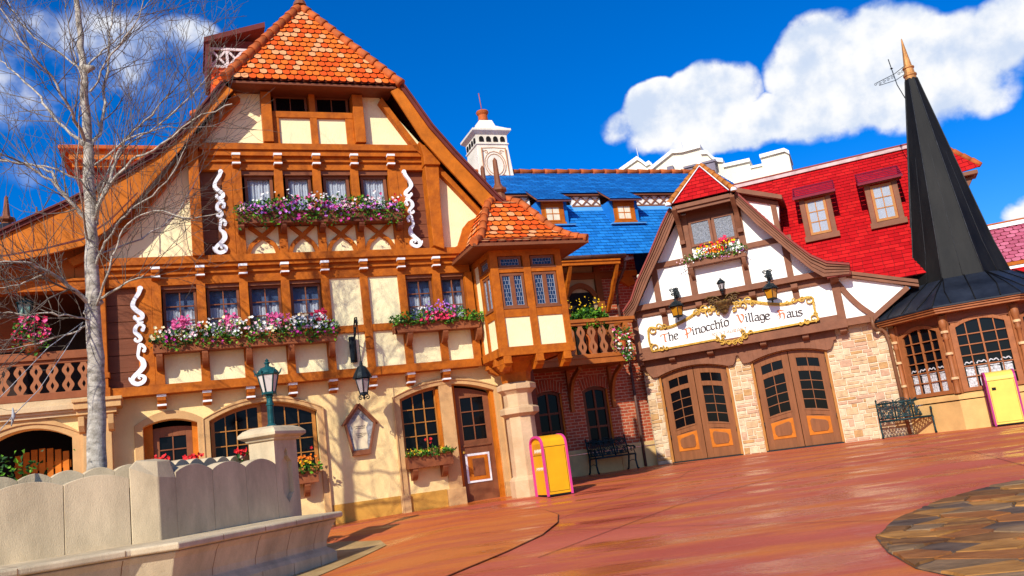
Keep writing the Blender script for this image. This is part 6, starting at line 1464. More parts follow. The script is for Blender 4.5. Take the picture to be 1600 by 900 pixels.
def groove(pts, w_=.02, dz=.018):
    for p, q in zip(pts, pts[1:]):
        n = max(1, int(math.dist(p, q)/.25)); d = Vector((q[0]-p[0], q[1]-p[1])).normalized(); nn = Vector((-d.y, d.x))*w_/2
        for i in range(n):
            a = Vector(p).lerp(Vector(q), i/n); c = Vector(p).lerp(Vector(q), (i+1)/n)
            b.face([b.vert((v.x, v.y, zg(v.x, v.y)-.02+dz)) for v in (a+nn, a-nn, c-nn, c+nn)])
groove(ARC[:13], .012); groove([(-1.0, 20.3), (2.2, 19.0), (5.0, 18.1), (9.5, 17.6)], .010, .008); groove([(3.4, 8.8), (1.6, 10.4), (-.1, 11.8)], .010, .008); groove([(6.2, 10.8), (7.4, 15.0), (7.6, 19.0)], .010, .008); groove([(-.1, 9.4), (1.9, 12.6), (4.0, 15.0), (6.5, 17.2)], .014, .008); groove([(2.4, 20.4), (4.6, 21.6), (5.2, 22.6)], .012, .008); groove([(-.3, 12.0), (2.8, 17.5), (4.0, 21.5)], .008, .008)
o = b.build('pavement_joint', pm('dark_joint', (.13, .035, .018))); o['kind'] = 'structure'
# flagstones at the lower right
FL_ = [(10, 11.2), (7.2, 10.9), (5.69, 10.48), (5.11, 10.25), (4.5, 9.85), (3.94, 9.32), (3.39, 8.73), (2.9, 7.93), (2.71, 7.22), (2.61, 6.49), (2.72, 5.9), (3.3, 4.6), (5, 3.2), (10, 3)]
sheet('flagstone_bed', FL_, pm('flagstone_mortar', (.11, .07, .045), .9, .3, 6, .5, 30), .006, .5)
rr = random.Random(12); seeds = []
while len(seeds) < 600:
    p = (rr.uniform(2, 10.4), rr.uniform(2.6, 11.6))
    if all(((p[0]-q[0])/.36)**2+((p[1]-q[1])/.25)**2 > 1 for q in seeds) or rr.random() < .02: seeds.append(p)
    if rr.random() < .0004: break
b = MB(); reg = ccw(FL_)
for i, p in enumerate(seeds):
    cell = [(p[0]-1.6, p[1]-1.6), (p[0]+1.6, p[1]-1.6), (p[0]+1.6, p[1]+1.6), (p[0]-1.6, p[1]+1.6)]
    for q in seeds:
        if q is p or abs(q[0]-p[0]) > 3 or abs(q[1]-p[1]) > 3: continue
        k_ = (.36/.25)**2; mx_, my_ = (p[0]+q[0])/2, (p[1]+q[1])/2; dx, dy = q[0]-p[0], (q[1]-p[1])*k_
        side = lambda v: -((v[0]-mx_)*dx+(v[1]-my_)*dy)
        out = []
        for j in range(len(cell)):
            a, c = cell[j], cell[(j+1) % len(cell)]; sa, sc = side(a), side(c)
            if sa >= 0: out.append(a)
            if (sa >= 0) != (sc >= 0): t = sa/(sa-sc); out.append((a[0]+(c[0]-a[0])*t, a[1]+(c[1]-a[1])*t))
        cell = out
        if not cell: break
    if len(cell) < 3: continue
    cell = clip_poly(cell, reg)
    if len(cell) < 3: continue
    cx2 = sum(v[0] for v in cell)/len(cell); cy2 = sum(v[1] for v in cell)/len(cell)
    # wobble the outline, inset for the joint
    P_ = []
    for j in range(len(cell)):
        a, c = cell[j], cell[(j+1) % len(cell)]
        P_ += [a, ((a[0]*.62+c[0]*.38)+rr.uniform(-.022, .022), (a[1]*.62+c[1]*.38)+rr.uniform(-.022, .022))]
    ins_ = .016; Q_ = []
    for v in P_:
        d = math.hypot(v[0]-cx2, v[1]-cy2) or 1; f = max(.2, 1-ins_/d*1.2); Q_.append((cx2+(v[0]-cx2)*f, cy2+(v[1]-cy2)*f))
    tz = rr.uniform(.010, .032); tx_, ty_ = rr.uniform(-.012, .012), rr.uniform(-.012, .012); mi = rr.choices(range(5), (4, 4, 3, 3, 1.3))[0]
    tp = [b.vert((v[0], v[1], zg(*v)-.02+tz+(v[0]-cx2)*tx_+(v[1]-cy2)*ty_)) for v in Q_]; bo = [b.vert((v[0], v[1], zg(*v)-.03)) for v in P_]
    b.face(tp, mi)
    for j in range(len(tp)): k = (j+1) % len(tp); b.face([tp[j], bo[j], bo[k], tp[k]], mi)
def flag(n, c, c2): return pm(n, c, .58, .25, 1.8, .7, 7, (1, 2.2, 1), spec=.08, c2=c2)
o = b.build('flagstone_paving', [flag('flag_ochre', (.26, .10, .02), (.52, .24, .06)), flag('flag_brown', (.12, .05, .018), (.30, .135, .04)), flag('flag_grey', (.15, .085, .036), (.36, .21, .10)), flag('flag_rust', (.22, .075, .02), (.40, .15, .04)), flag('flag_slate', (.07, .045, .03), (.18, .115, .07))]); o['kind'] = 'structure'
# yellowish kerb slab round the fountain
sheet('fountain_kerb', [(-4.6, 6.0), (-3.55, 9.0), (-2.55, 12.3), (-2.35, 13.2), (-2.6, 14.1), (-3.2, 14.6), (-7, 15), (-9, 10)], pm('kerb_sandstone', (.42, .25, .085), .6, .3, 1.3, .5, 12, c2=(.55, .36, .15)), .022, .4)

# ============================================================ fountain / planter in the foreground
ZL = .33
FO = thing('stone_fountain', 'large pale cast stone basin wall with scalloped panels and corner pier in the foreground', 'fountain', FW, (-4.5, 11.0, -.3))
FO_T = Matrix.Translation((4.5, -11.0, .3))
def V2(p): return Vector((p[0], p[1]))
E2_, E3_, E5_ = V2((-4.41, 9.41)), V2((-3.98, 9.60)), V2((-2.87, 12.66))
E0_ = E2_-V2((.69, .724))*4.2; E6_ = E5_+V2((-.93, .37))*1.9
PATH = [E0_, E2_, E3_, E5_, E6_]
def offs(path, d):
    out = []
    for i, p in enumerate(path):
        if i == 0: t_ = (path[1]-p).normalized(); n_ = Vector((-t_.y, t_.x)); out.append(p+n_*d)
        elif i == len(path)-1: t_ = (p-path[i-1]).normalized(); n_ = Vector((-t_.y, t_.x)); out.append(p+n_*d)
        else:
            t0 = (p-path[i-1]).normalized(); t1 = (path[i+1]-p).normalized(); n0, n1 = Vector((-t0.y, t0.x)), Vector((-t1.y, t1.x)); m_ = (n0+n1).normalized(); out.append(p+m_*(d/max(.35, m_.dot(n0))))
    return out
def sweep(b, path, prof, close=True):
    """prof: [(inset to the left of path, z)]"""
    rows = [offs(path, d) for d, z in prof]
    ids = [[b.vert((q.x, q.y, prof[k][1])) for q in rows[k]] for k in range(len(prof))]
    for k in range(len(prof)-1):
        for i in range(len(path)-1): b.face([ids[k][i], ids[k][i+1], ids[k+1][i+1], ids[k+1][i]])
    b.face([ids[k][0] for k in range(len(prof))][::-1]); b.face([ids[k][-1] for k in range(len(prof))])
b = MB(); b.T = FO_T; sweep(b, PATH, [(.07, -.75), (.07, -.22), (.11, -.17), (.17, -.13), (.165, -.05), (.09, .16), (.05, .22), (.05, .24), (1.6, .24), (1.6, -.7)]); b.build('basin_base', CONC, FO, .012)
b = MB(); b.T = FO_T; sweep(b, PATH, [(.0, .245), (-.02, .26), (-.02, .315), (.0, .33), (.45, .335), (1.5, .335), (1.5, .24)]); b.build('ledge', CONC, FO, .01)
# joints
b = MB(); b.T = FO_T
JN = pm('stone_joint', (.24, .10, .045), .9)
for (p, q, ts) in ((E0_, E2_, (.30, .52, .74, .985)), (E3_, E5_, (.22, .46, .66, .85))):
    for t_ in ts:
        c = p.lerp(q, t_); d = (q-p).normalized()*.004; nrm = Vector((d.y, -d.x)).normalized()
        for (o0, z0, o1, z1) in ((.022, .255, .022, .32), (-.05, .22, -.09, .16), (-.09, .16, -.165, -.05), (-.165, -.05, -.17, -.13), (-.068, -.22, -.068, -.6), (.0, .338, -.5, .341)):
            P_ = [c+nrm*(o0+.003)-d, c+nrm*(o0+.003)+d, c+nrm*(o1+.003)+d, c+nrm*(o1+.003)-d]; zz = (z0, z0, z1, z1)
            b.poly([(v.x, v.y, z+.001) for v, z in zip(P_, zz)])
b.build('joint', JN, FO)
def scallop(p0, p1, z0, zb, n, rise, th_, name='wall_panel', ntop=10, split=True):
    d = p1-p0; L_ = d.length; a = math.atan2(d.y, d.x)
    M_ = FO_T @ Matrix.Translation((p0.x, p0.y, 0)) @ Matrix.Rotation(a, 4, 'Z')
    w_ = L_/n
    for k in range(n):
        b = MB(); b.T = M_; g = .003 if split else 0
        pts = [(k*w_+g, z0), ((k+1)*w_-g, z0)]+[((k+1)*w_-g-(w_-2*g)*i/ntop, zb+rise*math.sin(math.pi*i/ntop)**.85) for i in range(ntop+1)]
        b.prism(pts, 0, th_); b.build(name, CONC, FO, .006)
PA2, PB2, PC2, PD2, PE2 = V2((-4.85, 10.39)), V2((-4.56, 10.53)), V2((-4.46, 10.80)), V2((-3.77, 12.70)), V2((-3.58, 13.22))
PL = PA2-V2((.766, .643))*2.85
scallop(PL, PA2-V2((.766, .643))*.0, .30, 1.11, 4, .075, .2)
scallop(PC2+V2((.0, .0)), PD2-V2((.0, .0)), .30, 1.12, 3, .09, .2)
nl = V2((-.643, .766)); nr = V2((-.94, .342))
scallop(PL+nl*.75, PA2+nl*.75+V2((.3, .25)), .30, 1.24, 9, .07, .2, 'rear_wall_panel', 8, False)
scallop(PA2+nl*.75+V2((.3, .25)), PD2+nr*.75+V2((.2, .35)), .30, 1.25, 8, .07, .2, 'rear_wall_panel', 8, False)
b = MB(); b.T = FO_T                        # faceted corner pier
foot = [PA2, PB2, PC2, PC2+V2((-.25, .45)), PA2+V2((-.20, .62))]
top = [PA2.lerp(foot[3], .03), PB2.lerp(PA2, .18), PC2.lerp(PA2, .05), foot[3], foot[4]]
zt_ = [1.27, 1.16, 1.15, 1.27, 1.30]
fi = [b.vert((p.x, p.y, .30)) for p in foot]; ti = [b.vert((p.x, p.y, z-.02)) for p, z in zip(foot, (1.25, 1.10, 1.08, 1.2, 1.25))]
cn = b.vert((-4.72, 10.85, 1.32)); c2_ = [b.vert((p.x*.75-4.72*.25, p.y*.75+10.85*.25, z)) for p, z in zip(foot, (1.31, 1.28, 1.28, 1.3, 1.31))]
for i in range(5):
    j = (i+1) % 5; b.face([fi[i], fi[j], ti[j], ti[i]]); b.face([ti[i], ti[j], c2_[j], c2_[i]]); b.face([c2_[i], c2_[j], cn])
b.build('corner_pier', CONC, FO, .015)
b = MB(); b.T = FO_T; sl_ = [PL+nl*.2, PA2+nl*.2, PC2+nr*.2, PD2+nr*.2, PD2+nr*.75, PA2+nl*.75, PL+nl*.75]; b.prism([(p.x, p.y) for p in sl_], .3, 1.0, axis='z'); b.build('planting_bed', SOIL, FO)
# lamp pier with niche
PRR = V2((.342, .94)); PLL = V2((-.94, .342)); W_, D_ = .55, .45
pa = math.atan2(PRR.y, PRR.x); PM = FO_T @ Matrix.Translation((PD2.x, PD2.y, 0)) @ Matrix.Rotation(pa, 4, 'Z')   # local x along right face, y into the pier
b = MB(); b.T = PM
b.box(0, .10, .0, D_, .3, 1.47); b.box(.44, W_, .0, D_, .3, 1.47); b.box(.10, .44, .08, D_, .3, 1.47); b.box(.10, .44, 0, .08, .3, .54); b.box(.10, .44, 0, .08, 1.34, 1.47)
for s_ in (-1, 1):
    X = lambda v: .27+s_*v
    b.prism([(X(0), .535), (X(.03), .58), (X(.07), .62), (X(.09), .66), (X(.13), .68), (X(.17), .68), (X(.17), .535)], 0, .079); b.prism([(X(0), 1.345), (X(.04), 1.29), (X(.04), 1.22), (X(.09), 1.17), (X(.13), 1.14), (X(.17), 1.14), (X(.17), 1.345)], 0, .079)
    b.box(X(.13), X(.17), 0, .079, .68, 1.14)
b.build('lamp_pier', CONC, FO)
b = MB(); b.T = PM; cw, cd = W_/2, D_/2
def sqr(prof, c): 
    rings = [[b.vert((c[0]+sx_*(cw+e), c[1]+sy_*(cd+e), z)) for sx_, sy_ in ((-1, -1), (1, -1), (1, 1), (-1, 1))] for e, z in prof]
    for r0, r1 in zip(rings, rings[1:]):
        for i in range(4): b.face([r0[i], r0[(i+1) % 4], r1[(i+1) % 4], r1[i]])
    b.face(rings[0][::-1]); b.face(rings[-1])
sqr([(0, 1.46), (.03, 1.47), (.045, 1.50), (.10, 1.53), (.115, 1.54), (.115, 1.585), (.06, 1.64), (-.02, 1.675), (-.04, 1.68)], (cw, cd)); b.build('pier_cap', CONC, FO, .008)
# lamp on the pier
pc = PD2+PRR*cw+PLL*cd
T = thing('street_lamp', 'green cast iron lamp with frosted glass on the stone pier in the foreground', 'street lamp', FW, (pc.x, pc.y, 1.68), .3)
b = MB(); b.lathe([(.09, 0), (.075, .02), (.05, .05), (.048, .32), (.06, .33), (.06, .35), (.048, .36), (.045, .44), (.06, .46), (.045, .48), (.07, .50)], (0, 0, 0), 12, sm=False); b.build('post', GREENIRON, T)
b = MB(); n = 6; z0, z1, r0, r1 = .53, .80, .095, .155
for j in range(n):
    a = 2*math.pi*j/n; ca, sa = math.cos(a), math.sin(a); b.tube([(r0*ca, r0*sa, z0), (r1*ca, r1*sa, z1), (r1*1.16*ca, r1*1.16*sa, z1+.02), (r1*1.34*ca, r1*1.34*sa, z1+.085)], [.012, .012, .014, .006], 5); b.tube([(r0*ca, r0*sa, z0+.02), (r0*1.1*ca, r0*1.1*sa, z0-.06)], [.012, .005], 5)
b.lathe([(r0*1.15, z0-.03), (r0*1.15, z0)], (0, 0, 0), 6); b.lathe([(r1*1.05, z1-.012), (r1*1.14, z1), (r1*1.14, z1+.02), (r1*1.0, z1+.03)], (0, 0, 0), 6); b.build('frame', GREENIRON, T)
b = MB(); b.lathe([(r1*1.08, z1+.02), (r1*.95, z1+.055), (r1*.6, z1+.105), (r1*.25, z1+.125), (.03, z1+.13), (.03, z1+.16), (.045, z1+.17), (.045, z1+.19), (.02, z1+.2), (.03, z1+.22), (.0, z1+.25)], (0, 0, 0), 12); b.build('cap', GREENIRON, T)
b = MB(); b.lathe([(r0*.97, z0), (r1*.97, z1)], (0, 0, 0), 6); b.build('glass', FROST, T)
# red geraniums peeping over the rear wall
for i, (x, y, lb) in enumerate(((-5.25, 12.2, 'red geraniums over the wall beside the tree trunk'), (-5.0, 12.8, 'red geraniums over the wall below the left door pane'), (-4.35, 13.0, 'red geraniums over the wall just left of the lamp pier'), (-7.0, 11.4, 'dark leafy green shrub at the left edge before the arch'))):
    T = thing('geranium' if i < 3 else 'shrub', lb, 'flowers' if i < 3 else 'shrub', FW, (x, y, .9), group='red geraniums in the planter' if i < 3 else None)
    big_ = i == 3
    f_ = leaves(70 if not big_ else 300, lambda r: (r.gauss(0, .1 if not big_ else .3), r.gauss(0, .1), r.uniform(-.3, .42) if not big_ else r.uniform(0, .75)), .08, 80+i).build('foliage', GREEN, T); f_['kind'] = 'stuff'
    b = MB(); b.tube([(0, 0, -.6), (0, 0, .35)], .015, 5); b.build('stem', GREEN[2], T)
    if not big_:
        f_ = blossoms(26, lambda r: (r.gauss(0, .05), r.gauss(0, .05), .47+r.gauss(0, .03)), .07, 90+i).build('blossoms', FL['red'], T); f_['kind'] = 'stuff'

# ============================================================ bare tree
def build_tree():
    T = thing('bare_tree', 'tall leafless tree with pale mottled trunk standing in the planter', 'tree', FW, (-6.0, 11.9, .3))
    to = Matrix.Translation((6.0, -11.9, -.3)); rt = random.Random(99)
    b = MB(); b.T = to
    TR = [(-6.0, 11.9, .3), (-6.0, 11.9, 1.41), (-5.96, 11.9, 2.51), (-5.98, 11.9, 3.62), (-5.96, 11.9, 5.05), (-5.97, 11.9, 6.2), (-6.0, 11.9, 7.29), (-6.06, 11.9, 8.47), (-6.08, 11.9, 9.8), (-6.0, 12, 11)]
    RD = [.15, .13, .118, .102, .085, .068, .052, .040, .025, .01]
    sm_p, sm_r = [], []
    for i in range(len(TR)-1):
        for q in range(6):
            t_ = q/6; p = Vector(TR[i]).lerp(Vector(TR[i+1]), t_); k = RD[i]*(1-t_)+RD[i+1]*t_
            sm_p.append(p+Vector((rt.gauss(0, .007), rt.gauss(0, .007), 0))); sm_r.append(k*(1+rt.gauss(0, .02)))
    sm_p.append(Vector(TR[-1])); sm_r.append(.01); b.tube(sm_p, sm_r, 14)
    for (z_, a_) in ((3.4, 2.2), (3.65, .3), (4.85, 1.2), (6.1, 3), (7.3, .5), (3.5, 4)):   # branch collars
        p = Vector((-5.97, 11.9, z_)); b.tube([p, p+Vector((math.cos(a_)*.13, math.sin(a_)*.13, .05))], [.08, .03], 8)
    b.build('trunk', BARK, T)
    LIMBS = {
'L1':[(-5.99,11.9,3.67),(-6.13,11.6,3.86),(-6.27,11.3,4.05),(-6.41,11.0,4.12),(-6.63,10.8,4.12)],'L1b':[(-6.3,11.3,4.05),(-6.53,11.2,3.91),(-6.82,11.1,3.86)],
'R1':[(-5.93,11.9,3.69),(-5.64,11.8,3.79),(-5.36,11.7,3.87),(-5.09,11.6,3.91)],'L2':[(-5.97,11.9,4.84),(-6.27,12.1,5.2),(-6.61,12.3,5.59),(-6.85,12.5,5.98),(-7.27,12.7,6.23),(-7.96,13.0,6.52)],
'L3':[(-5.97,11.9,4.84),(-6.15,11.7,5.17),(-6.4,11.5,5.52),(-6.65,11.3,5.68),(-6.79,11.1,5.7)],'R2':[(-5.92,11.9,4.85),(-5.78,11.9,5.23),(-5.67,12.0,5.64),(-5.56,12.0,5.93),(-5.46,12.1,6.21),(-5.14,12.2,6.57),(-4.9,12.3,6.89)],
'R3':[(-5.89,11.9,4.9),(-5.59,11.6,5.2),(-5.06,11.3,5.51),(-4.66,11.1,5.52),(-4.03,10.9,5.78),(-3.4,10.7,5.86)],'R4':[(-5.95,11.9,4.18),(-5.66,11.7,4.48),(-5.33,11.5,4.71),(-5.05,11.4,4.88),(-4.54,11.2,5.07),(-4.21,11.1,5.51)],
'S1':[(-5.92,11.9,6.06),(-5.86,12.1,6.42),(-5.84,12.2,6.98),(-5.8,12.3,7.56),(-5.8,12.4,8.16),(-5.79,12.5,8.78)],'S2':[(-5.93,11.9,6.55),(-5.86,11.6,6.92),(-5.91,11.5,7.29),(-5.93,11.4,7.75),(-5.93,11.3,8.11)],
'R5':[(-5.93,11.9,7.33),(-5.79,12.1,7.68),(-5.63,12.3,7.97),(-5.43,12.5,8.44),(-5.22,12.6,8.75)],'L5':[(-6.02,11.9,7.29),(-6.49,12.1,7.77),(-7.04,12.3,8.28),(-7.41,12.5,8.84),(-7.57,12.6,9.09)],
'L6':[(-5.99,11.9,6.1),(-5.95,11.4,6.4),(-6.05,11.1,6.82),(-6.19,10.8,7.08),(-6.46,10.6,7.66)],'L7':[(-6.02,11.9,6.11),(-6.57,12.2,6.66),(-6.97,12.4,7.23),(-7.55,12.7,7.89),(-7.88,12.9,8.2)],
'R6':[(-5.92,11.9,5.34),(-5.76,12.2,5.82),(-5.59,12.4,6.24),(-5.21,12.7,6.57),(-4.78,12.9,6.59),(-4.32,13.1,6.72)],'R7':[(-5.93,11.9,3.61),(-5.6,11.6,3.98),(-5.45,11.5,4.3),(-5.19,11.4,4.62),(-4.78,11.3,4.72),(-4.18,11.1,4.49),(-3.71,11.0,4.48)],
'D1':[(-5.96,11.9,3.43),(-6.05,11.6,3.44),(-6.24,11.3,3.46),(-6.56,11.1,3.47),(-6.76,11.0,3.5)],'D2':[(-6.03,11.9,3.39),(-6.2,11.7,3.25),(-6.54,11.5,3.13),(-6.95,11.3,3.06)],
'R8':[(-5.93,11.9,5.7),(-5.5,12.0,6.1),(-5.0,12.1,6.35),(-4.3,12.1,6.9),(-3.9,12.1,7.5)],'R9':[(-5.9,11.9,6.9),(-5.6,11.8,7.3),(-5.1,11.6,7.7),(-4.7,11.4,8.3)],'L8':[(-6.0,11.9,5.5),(-6.5,11.7,5.75),(-7.1,11.6,5.9),(-7.7,11.5,6.3)],
'B1':[(-5.97,12.0,4.4),(-5.6,12.7,4.8),(-5.2,13.3,5.4),(-5.0,13.8,6.2)],'B2':[(-5.97,12.0,5.2),(-6.2,12.9,5.9),(-6.3,13.6,6.9)],'B3':[(-5.97,11.8,4.6),(-5.6,10.9,5.1),(-5.2,10.2,5.9)]}
    BIG = {'L1': .055, 'L2': .05, 'R2': .05, 'L3': .042, 'R3': .038, 'S1': .045, 'L6': .04, 'L7': .04, 'R4': .032, 'R1': .035, 'R7': .028}
    cr = MB(); cr.T = to; cnt = [0]
    def grow(p, d, L_, r_, lev):
        if cnt[0] > 3600 or p.x > -3.95: return
        cnt[0] += 1; pts = [p]; n = 5 if lev < 3 else 4; dd = d.copy(); q = p.copy()
        for i in range(n):
            dd = (dd+Vector((rt.gauss(0, .12), rt.gauss(0, .12), rt.gauss(.07, .10)))).normalized(); q = q+dd*(L_/n); pts.append(q.copy())
        cr.tube(pts, [max(.0030, r_*(1-.72*i/n)) for i in range(n+1)], 5 if r_ > .012 else 3, 1 if r_ < .02 else 0, caps=False)
        if lev >= 4: return
        for i in range(1, n+1):
            for _ in range(1 if lev > 2 else 2):
                if rt.random() < (.50 if lev < 3 else .30):
                    a = (pts[i]-pts[i-1]).normalized(); s_ = a.cross(Vector((rt.gauss(0, 1), rt.gauss(0, 1), rt.gauss(0, 1)))).normalized()
                    grow(pts[i], (a*.85+s_*.62+Vector((0, 0, .12))).normalized(), L_*rt.uniform(.42, .72), r_*.48, lev+1)
    for k, P_ in LIMBS.items():
        r0 = BIG.get(k, .025)*.66; pts = []; rs = []
        P_ = [Vector(p) for p in P_]
        for i in range(len(P_)-1):
            p0, p1, p2, p3 = P_[max(i-1, 0)], P_[i], P_[i+1], P_[min(i+2, len(P_)-1)]
            for q in range(4):
                t_ = q/4; v = .5*((2*p1)+(-p0+p2)*t_+(2*p0-5*p1+4*p2-p3)*t_*t_+(-p0+3*p1-3*p2+p3)*t_**3); pts.append(v+Vector((rt.gauss(0, .012), rt.gauss(0, .012), rt.gauss(0, .012))))
        pts.append(P_[-1]); m_ = len(pts)
        rs = [r0*(1-.72*i/(m_-1)) for i in range(m_)]; cr.tube(pts, rs, 7, 0, caps=False)
        for i in range(3, m_):
            if rt.random() < .7:
                a = (pts[i]-pts[i-1]).normalized(); s_ = a.cross(Vector((rt.gauss(0, 1), rt.gauss(0, 1), rt.gauss(0, 1)))).normalized()
                grow(pts[i], (a*.7+s_*.8+Vector((0, 0, .15))).normalized(), rt.uniform(.6, 1.5), max(.008, rs[i]*.5), 2)
        grow(pts[-1], (pts[-1]-pts[-2]).normalized(), rt.uniform(.9, 1.6), rs[-1]*1.2, 1)
    cr.build('crown', [BARK, TWIG], T)
    # guy ropes
    b = MB(); b.T = to; b.tube([(-6.07, 11.8, 3.4), (-6.03, 11.2, 2.89), (-6.04, 10.6, 2.34), (-6.13, 10.2, 2.01), (-6.16, 10.0, 1.84), (-6.25, 9.7, 1.4)], .0055, 5)
    b.tube([(-6.07, 11.8, 3.4), (-6.3, 11.3, 3.0), (-6.6, 10.9, 2.45), (-6.9, 10.5, 1.95)], .0055, 5)
    for c in ((-6.13, 10.2, 2.01), (-6.20, 9.85, 1.62), (-6.75, 10.7, 2.2)):
        b.tube([(c[0], c[1], c[2]+.10), (c[0]+.01, c[1], c[2]), (c[0]-.02, c[1], c[2]-.12)], [.006, .022, .006], 6)
    b.build('guy_wire', pm('grey_wire_rope', (.38, .37, .35), .6), T)
    # tangle of pale rope at the right of the trunk
    return T
build_tree()

# ============================================================ benches
BENCHI = pm('dark_green_bench_iron', (.010, .034, .036), .4, .3, 5, .2, 40, metal=.2)
def bench(fr, loc, label):
    T = thing('iron_bench', label, 'bench', fr, loc, group='ornate cast iron benches')
    W_ = 1.30; zs_, zt_ = .43, .98; rr = random.Random(5)
    f = MB(); by = .16                       # back leans: y at top
    f.tube([(0, 0, zs_), (W_, 0, zs_)], .026, 6); f.tube([(0, -.42, zs_), (W_, -.42, zs_)], .03, 6); f.tube([(.02, .10, .90), (W_-.02, .10, .90)], .028, 6); f.tube([(.02, .02, .50), (W_-.02, .02, .50)], .022, 6)
    for x in (0, W_/3, 2*W_/3, W_): f.tube([(x, 0, zs_), (x, .10, .90), (x, .12, .97)], .024, 6)
    for x in (0, W_): f.lathe([(.02, 0), (.03, .02), (.02, .05), (.0, .08)], (x, .12, .97), 8)
    f.build('back_frame', BENCHI, T)
    g = MB()
    def yz(z): return (z-.43)/.47*.10
    for k in range(3):
        x0 = W_*k/3+.03; x1 = W_*(k+1)/3-.03; xc = (x0+x1)/2
        for s_ in (-1, 1):
            for (dx, z, r_, st) in ((.09, .60, .07, 0), (.1, .75, .075, 2), (.05, .84, .05, 1), (.14, .67, .05, 3), (.15, .56, .045, 1), (.15, .84, .045, 4), (.04, .55, .04, 2)):
                scrollwork(g, (xc+s_*dx, yz(z), z), r_, 1.4, 12, .0125, (s_, 0, 0), (0, .2, .98), st, 1)
        g.tube([(xc, yz(.5), .5), (xc, yz(.9), .9)], .008, 4); g.tube([(x0, yz(.5), .5), (xc, yz(.7), .7), (x1, yz(.9), .9)], .006, 4); g.tube([(x1, yz(.5), .5), (xc, yz(.7), .7), (x0, yz(.9), .9)], .006, 4)
        hh = .07 if k != 1 else .10                # crest
        pts = [(x0+(x1-x0)*i/12, .105, .90+hh*math.sin(math.pi*i/12)**.8) for i in range(13)]; g.tube(pts, .011, 5)
        for s_ in (-1, 1): scrollwork(g, (xc+s_*.06, .105, .925), .04, 1.3, 10, .009, (s_, 0, 0), (0, 0, 1), 2, 1)
        scrollwork(g, (xc, .105, .93), .035, 1, 10, .009)
    g.build('scroll_panel', BENCHI, T)
    s_ = MB(); k = 16
    for i in range(k+1):
        x = W_*i/k; s_.tube([(x, 0, zs_+.004), (min(W_, x+.16), -.42, zs_+.004)], .014, 4); s_.tube([(x, 0, zs_+.008), (max(0, x-.16), -.42, zs_+.008)], .014, 4)
    for y in (-.1, -.2, -.32): s_.tube([(0, y, zs_), (W_, y, zs_)], .008, 4)
    s_.build('seat', BENCHI, T)
    for x in (0, W_):
        l = MB(); l.tube([(x, 0, zs_), (x, .05, .25), (x, .12, .03), (x, .17, .0)], [.03, .024, .026, .034], 6); l.build('leg', BENCHI, T)
        l = MB(); l.tube([(x, -.42, zs_), (x, -.38, .25), (x, -.43, .04), (x, -.48, .0)], [.03, .024, .026, .034], 6); l.tube([(x, .03, .22), (x, -.2, .27), (x, -.38, .22)], .01, 5); l.build('leg', BENCHI, T)
        a = MB(); a.tube([(x, .06, .70), (x, -.15, .66), (x, -.38, .66), (x, -.45, .62), (x, -.44, .57)], [.024, .024, .026, .026, .014], 6); a.tube([(x, -.42, zs_), (x, -.36, .55), (x, -.38, .65)], .014, 5); scrollwork(a, (x, -.2, .56), .07, 1.3, 12, .01, (0, 1, 0)); a.build('armrest', BENCHI, T)
    return T
bench(FP, (3.08, -.32, 0), 'dark ornate iron bench in the sun against the stone wall by the downpipe')
bench(FM, (-1.80, -.35, 0), 'dark ornate iron bench in the shade under the brick wall window')

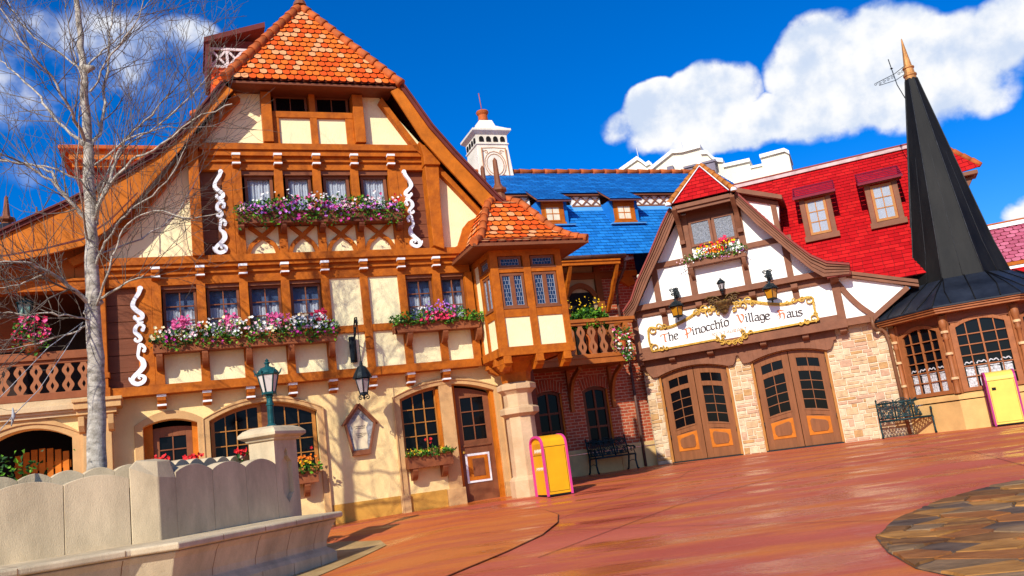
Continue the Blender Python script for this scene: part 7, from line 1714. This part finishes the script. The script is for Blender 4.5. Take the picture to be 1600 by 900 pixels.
# ============================================================ litter bins
def bin_(fr, loc, w_, d_, h_, label, side, flap_left=True, main=YELLOW, edge=PINK, lowz=0):
    T = thing('litter_bin', label, 'litter bin', fr, loc, group='yellow litter bins')
    n = 10; zc = h_-.20
    prof = [(0, .03), (d_, .03)]+[(d_/2+d_/2*math.cos(math.pi*i/n), zc+.20*math.sin(math.pi*i/n)**.8 if 0 < i < n else zc) for i in range(n+1)]
    b = MB(); b.prism(prof, .03, w_-.03, axis='x'); b.build('body', main, T, .006)
    e = MB(); iw = .026
    po = [(-.012, 0), (-.012, zc)]+[(d_/2-(d_/2+.012)*math.cos(math.pi*i/n), zc+(.212)*math.sin(math.pi*i/n)**.8) for i in range(1, n)]+[(d_+.012, zc), (d_+.012, 0)]
    pi_ = [(iw, 0), (iw, zc-.01)]+[(d_/2-(d_/2-iw)*math.cos(math.pi*i/n), zc-.01+(.18)*math.sin(math.pi*i/n)**.8) for i in range(1, n)]+[(d_-iw, zc-.01), (d_-iw, 0)]
    for xa, xb in ((-.012, .032), (w_-.032, w_+.012)):
        for i in range(len(po)-1): e.prism([po[i], po[i+1], pi_[i+1], pi_[i]], xa, xb, axis='x')
    e.build('edge_strip', edge, T)
    f = MB(); f.box(.035, w_-.035, -.006, .0, zc-.03, zc-.022); f.box(.05, .056, -.004, .0, .08, zc-.06); f.box(w_-.056, w_-.05, -.004, .0, .08, zc-.06); f.box(.05, w_-.05, -.004, .0, .08, .086); f.box(.04, w_-.04, .0, d_, -.0, .03); f.box(-.0035+.03, .03, .04, d_-.04, zc-.18, zc-.172); f.build('seam', DARK, T)
    if side:
        q = MB(); q.prism([(.06, zc-.16), (d_-.06, zc-.16), (d_-.08, zc+.05), (.08, zc+.05)], .026, .03, axis='x'); q.build('flap', YELLOW2, T)
        q = MB(); q.T = Matrix(((0, 1, 0, .024), (-1, 0, 0, d_-.08), (0, 0, 1, 0), (0, 0, 0, 1)))
        wv = pm('white_emblem', (.82, .80, .62), .5, .1)
        for z, s_ in ((zc-.13, 1), (.50, .8)):
            for i in range(5): x = .06+i*(d_-.24)/4.6; q.ribbon([(x, z), (x+.03, z+.07*s_), (x+.06, z+.02), (x+.09, z+.06*s_)], .016, 0-.001*i, .003)
        q.build('emblem', wv, T)
    else:
        q = MB(); q.box(.10, .19, -.012, .0, .86, .93); q.build('lock_plate', DARK, T, .004)
    return T
bin_(FA, (.83, -2.12, -.06), .53, .62, 1.17, 'ochre yellow litter bin with pink edges in front of the sandstone column', True, main=pm('ochre_yellow_enamel', (.78, .36, .008), .38, .1, 2, .05))
bin_(FP, (5.64, -2.02, 0), .66, .6, 1.32, 'pale yellow litter bin with magenta edges at the right edge below the bay window', False, main=pm('lemon_yellow_enamel', (.80, .55, .10), .3, .08, 2, .05), edge=pm('magenta_enamel', (.42, .035, .17), .4))
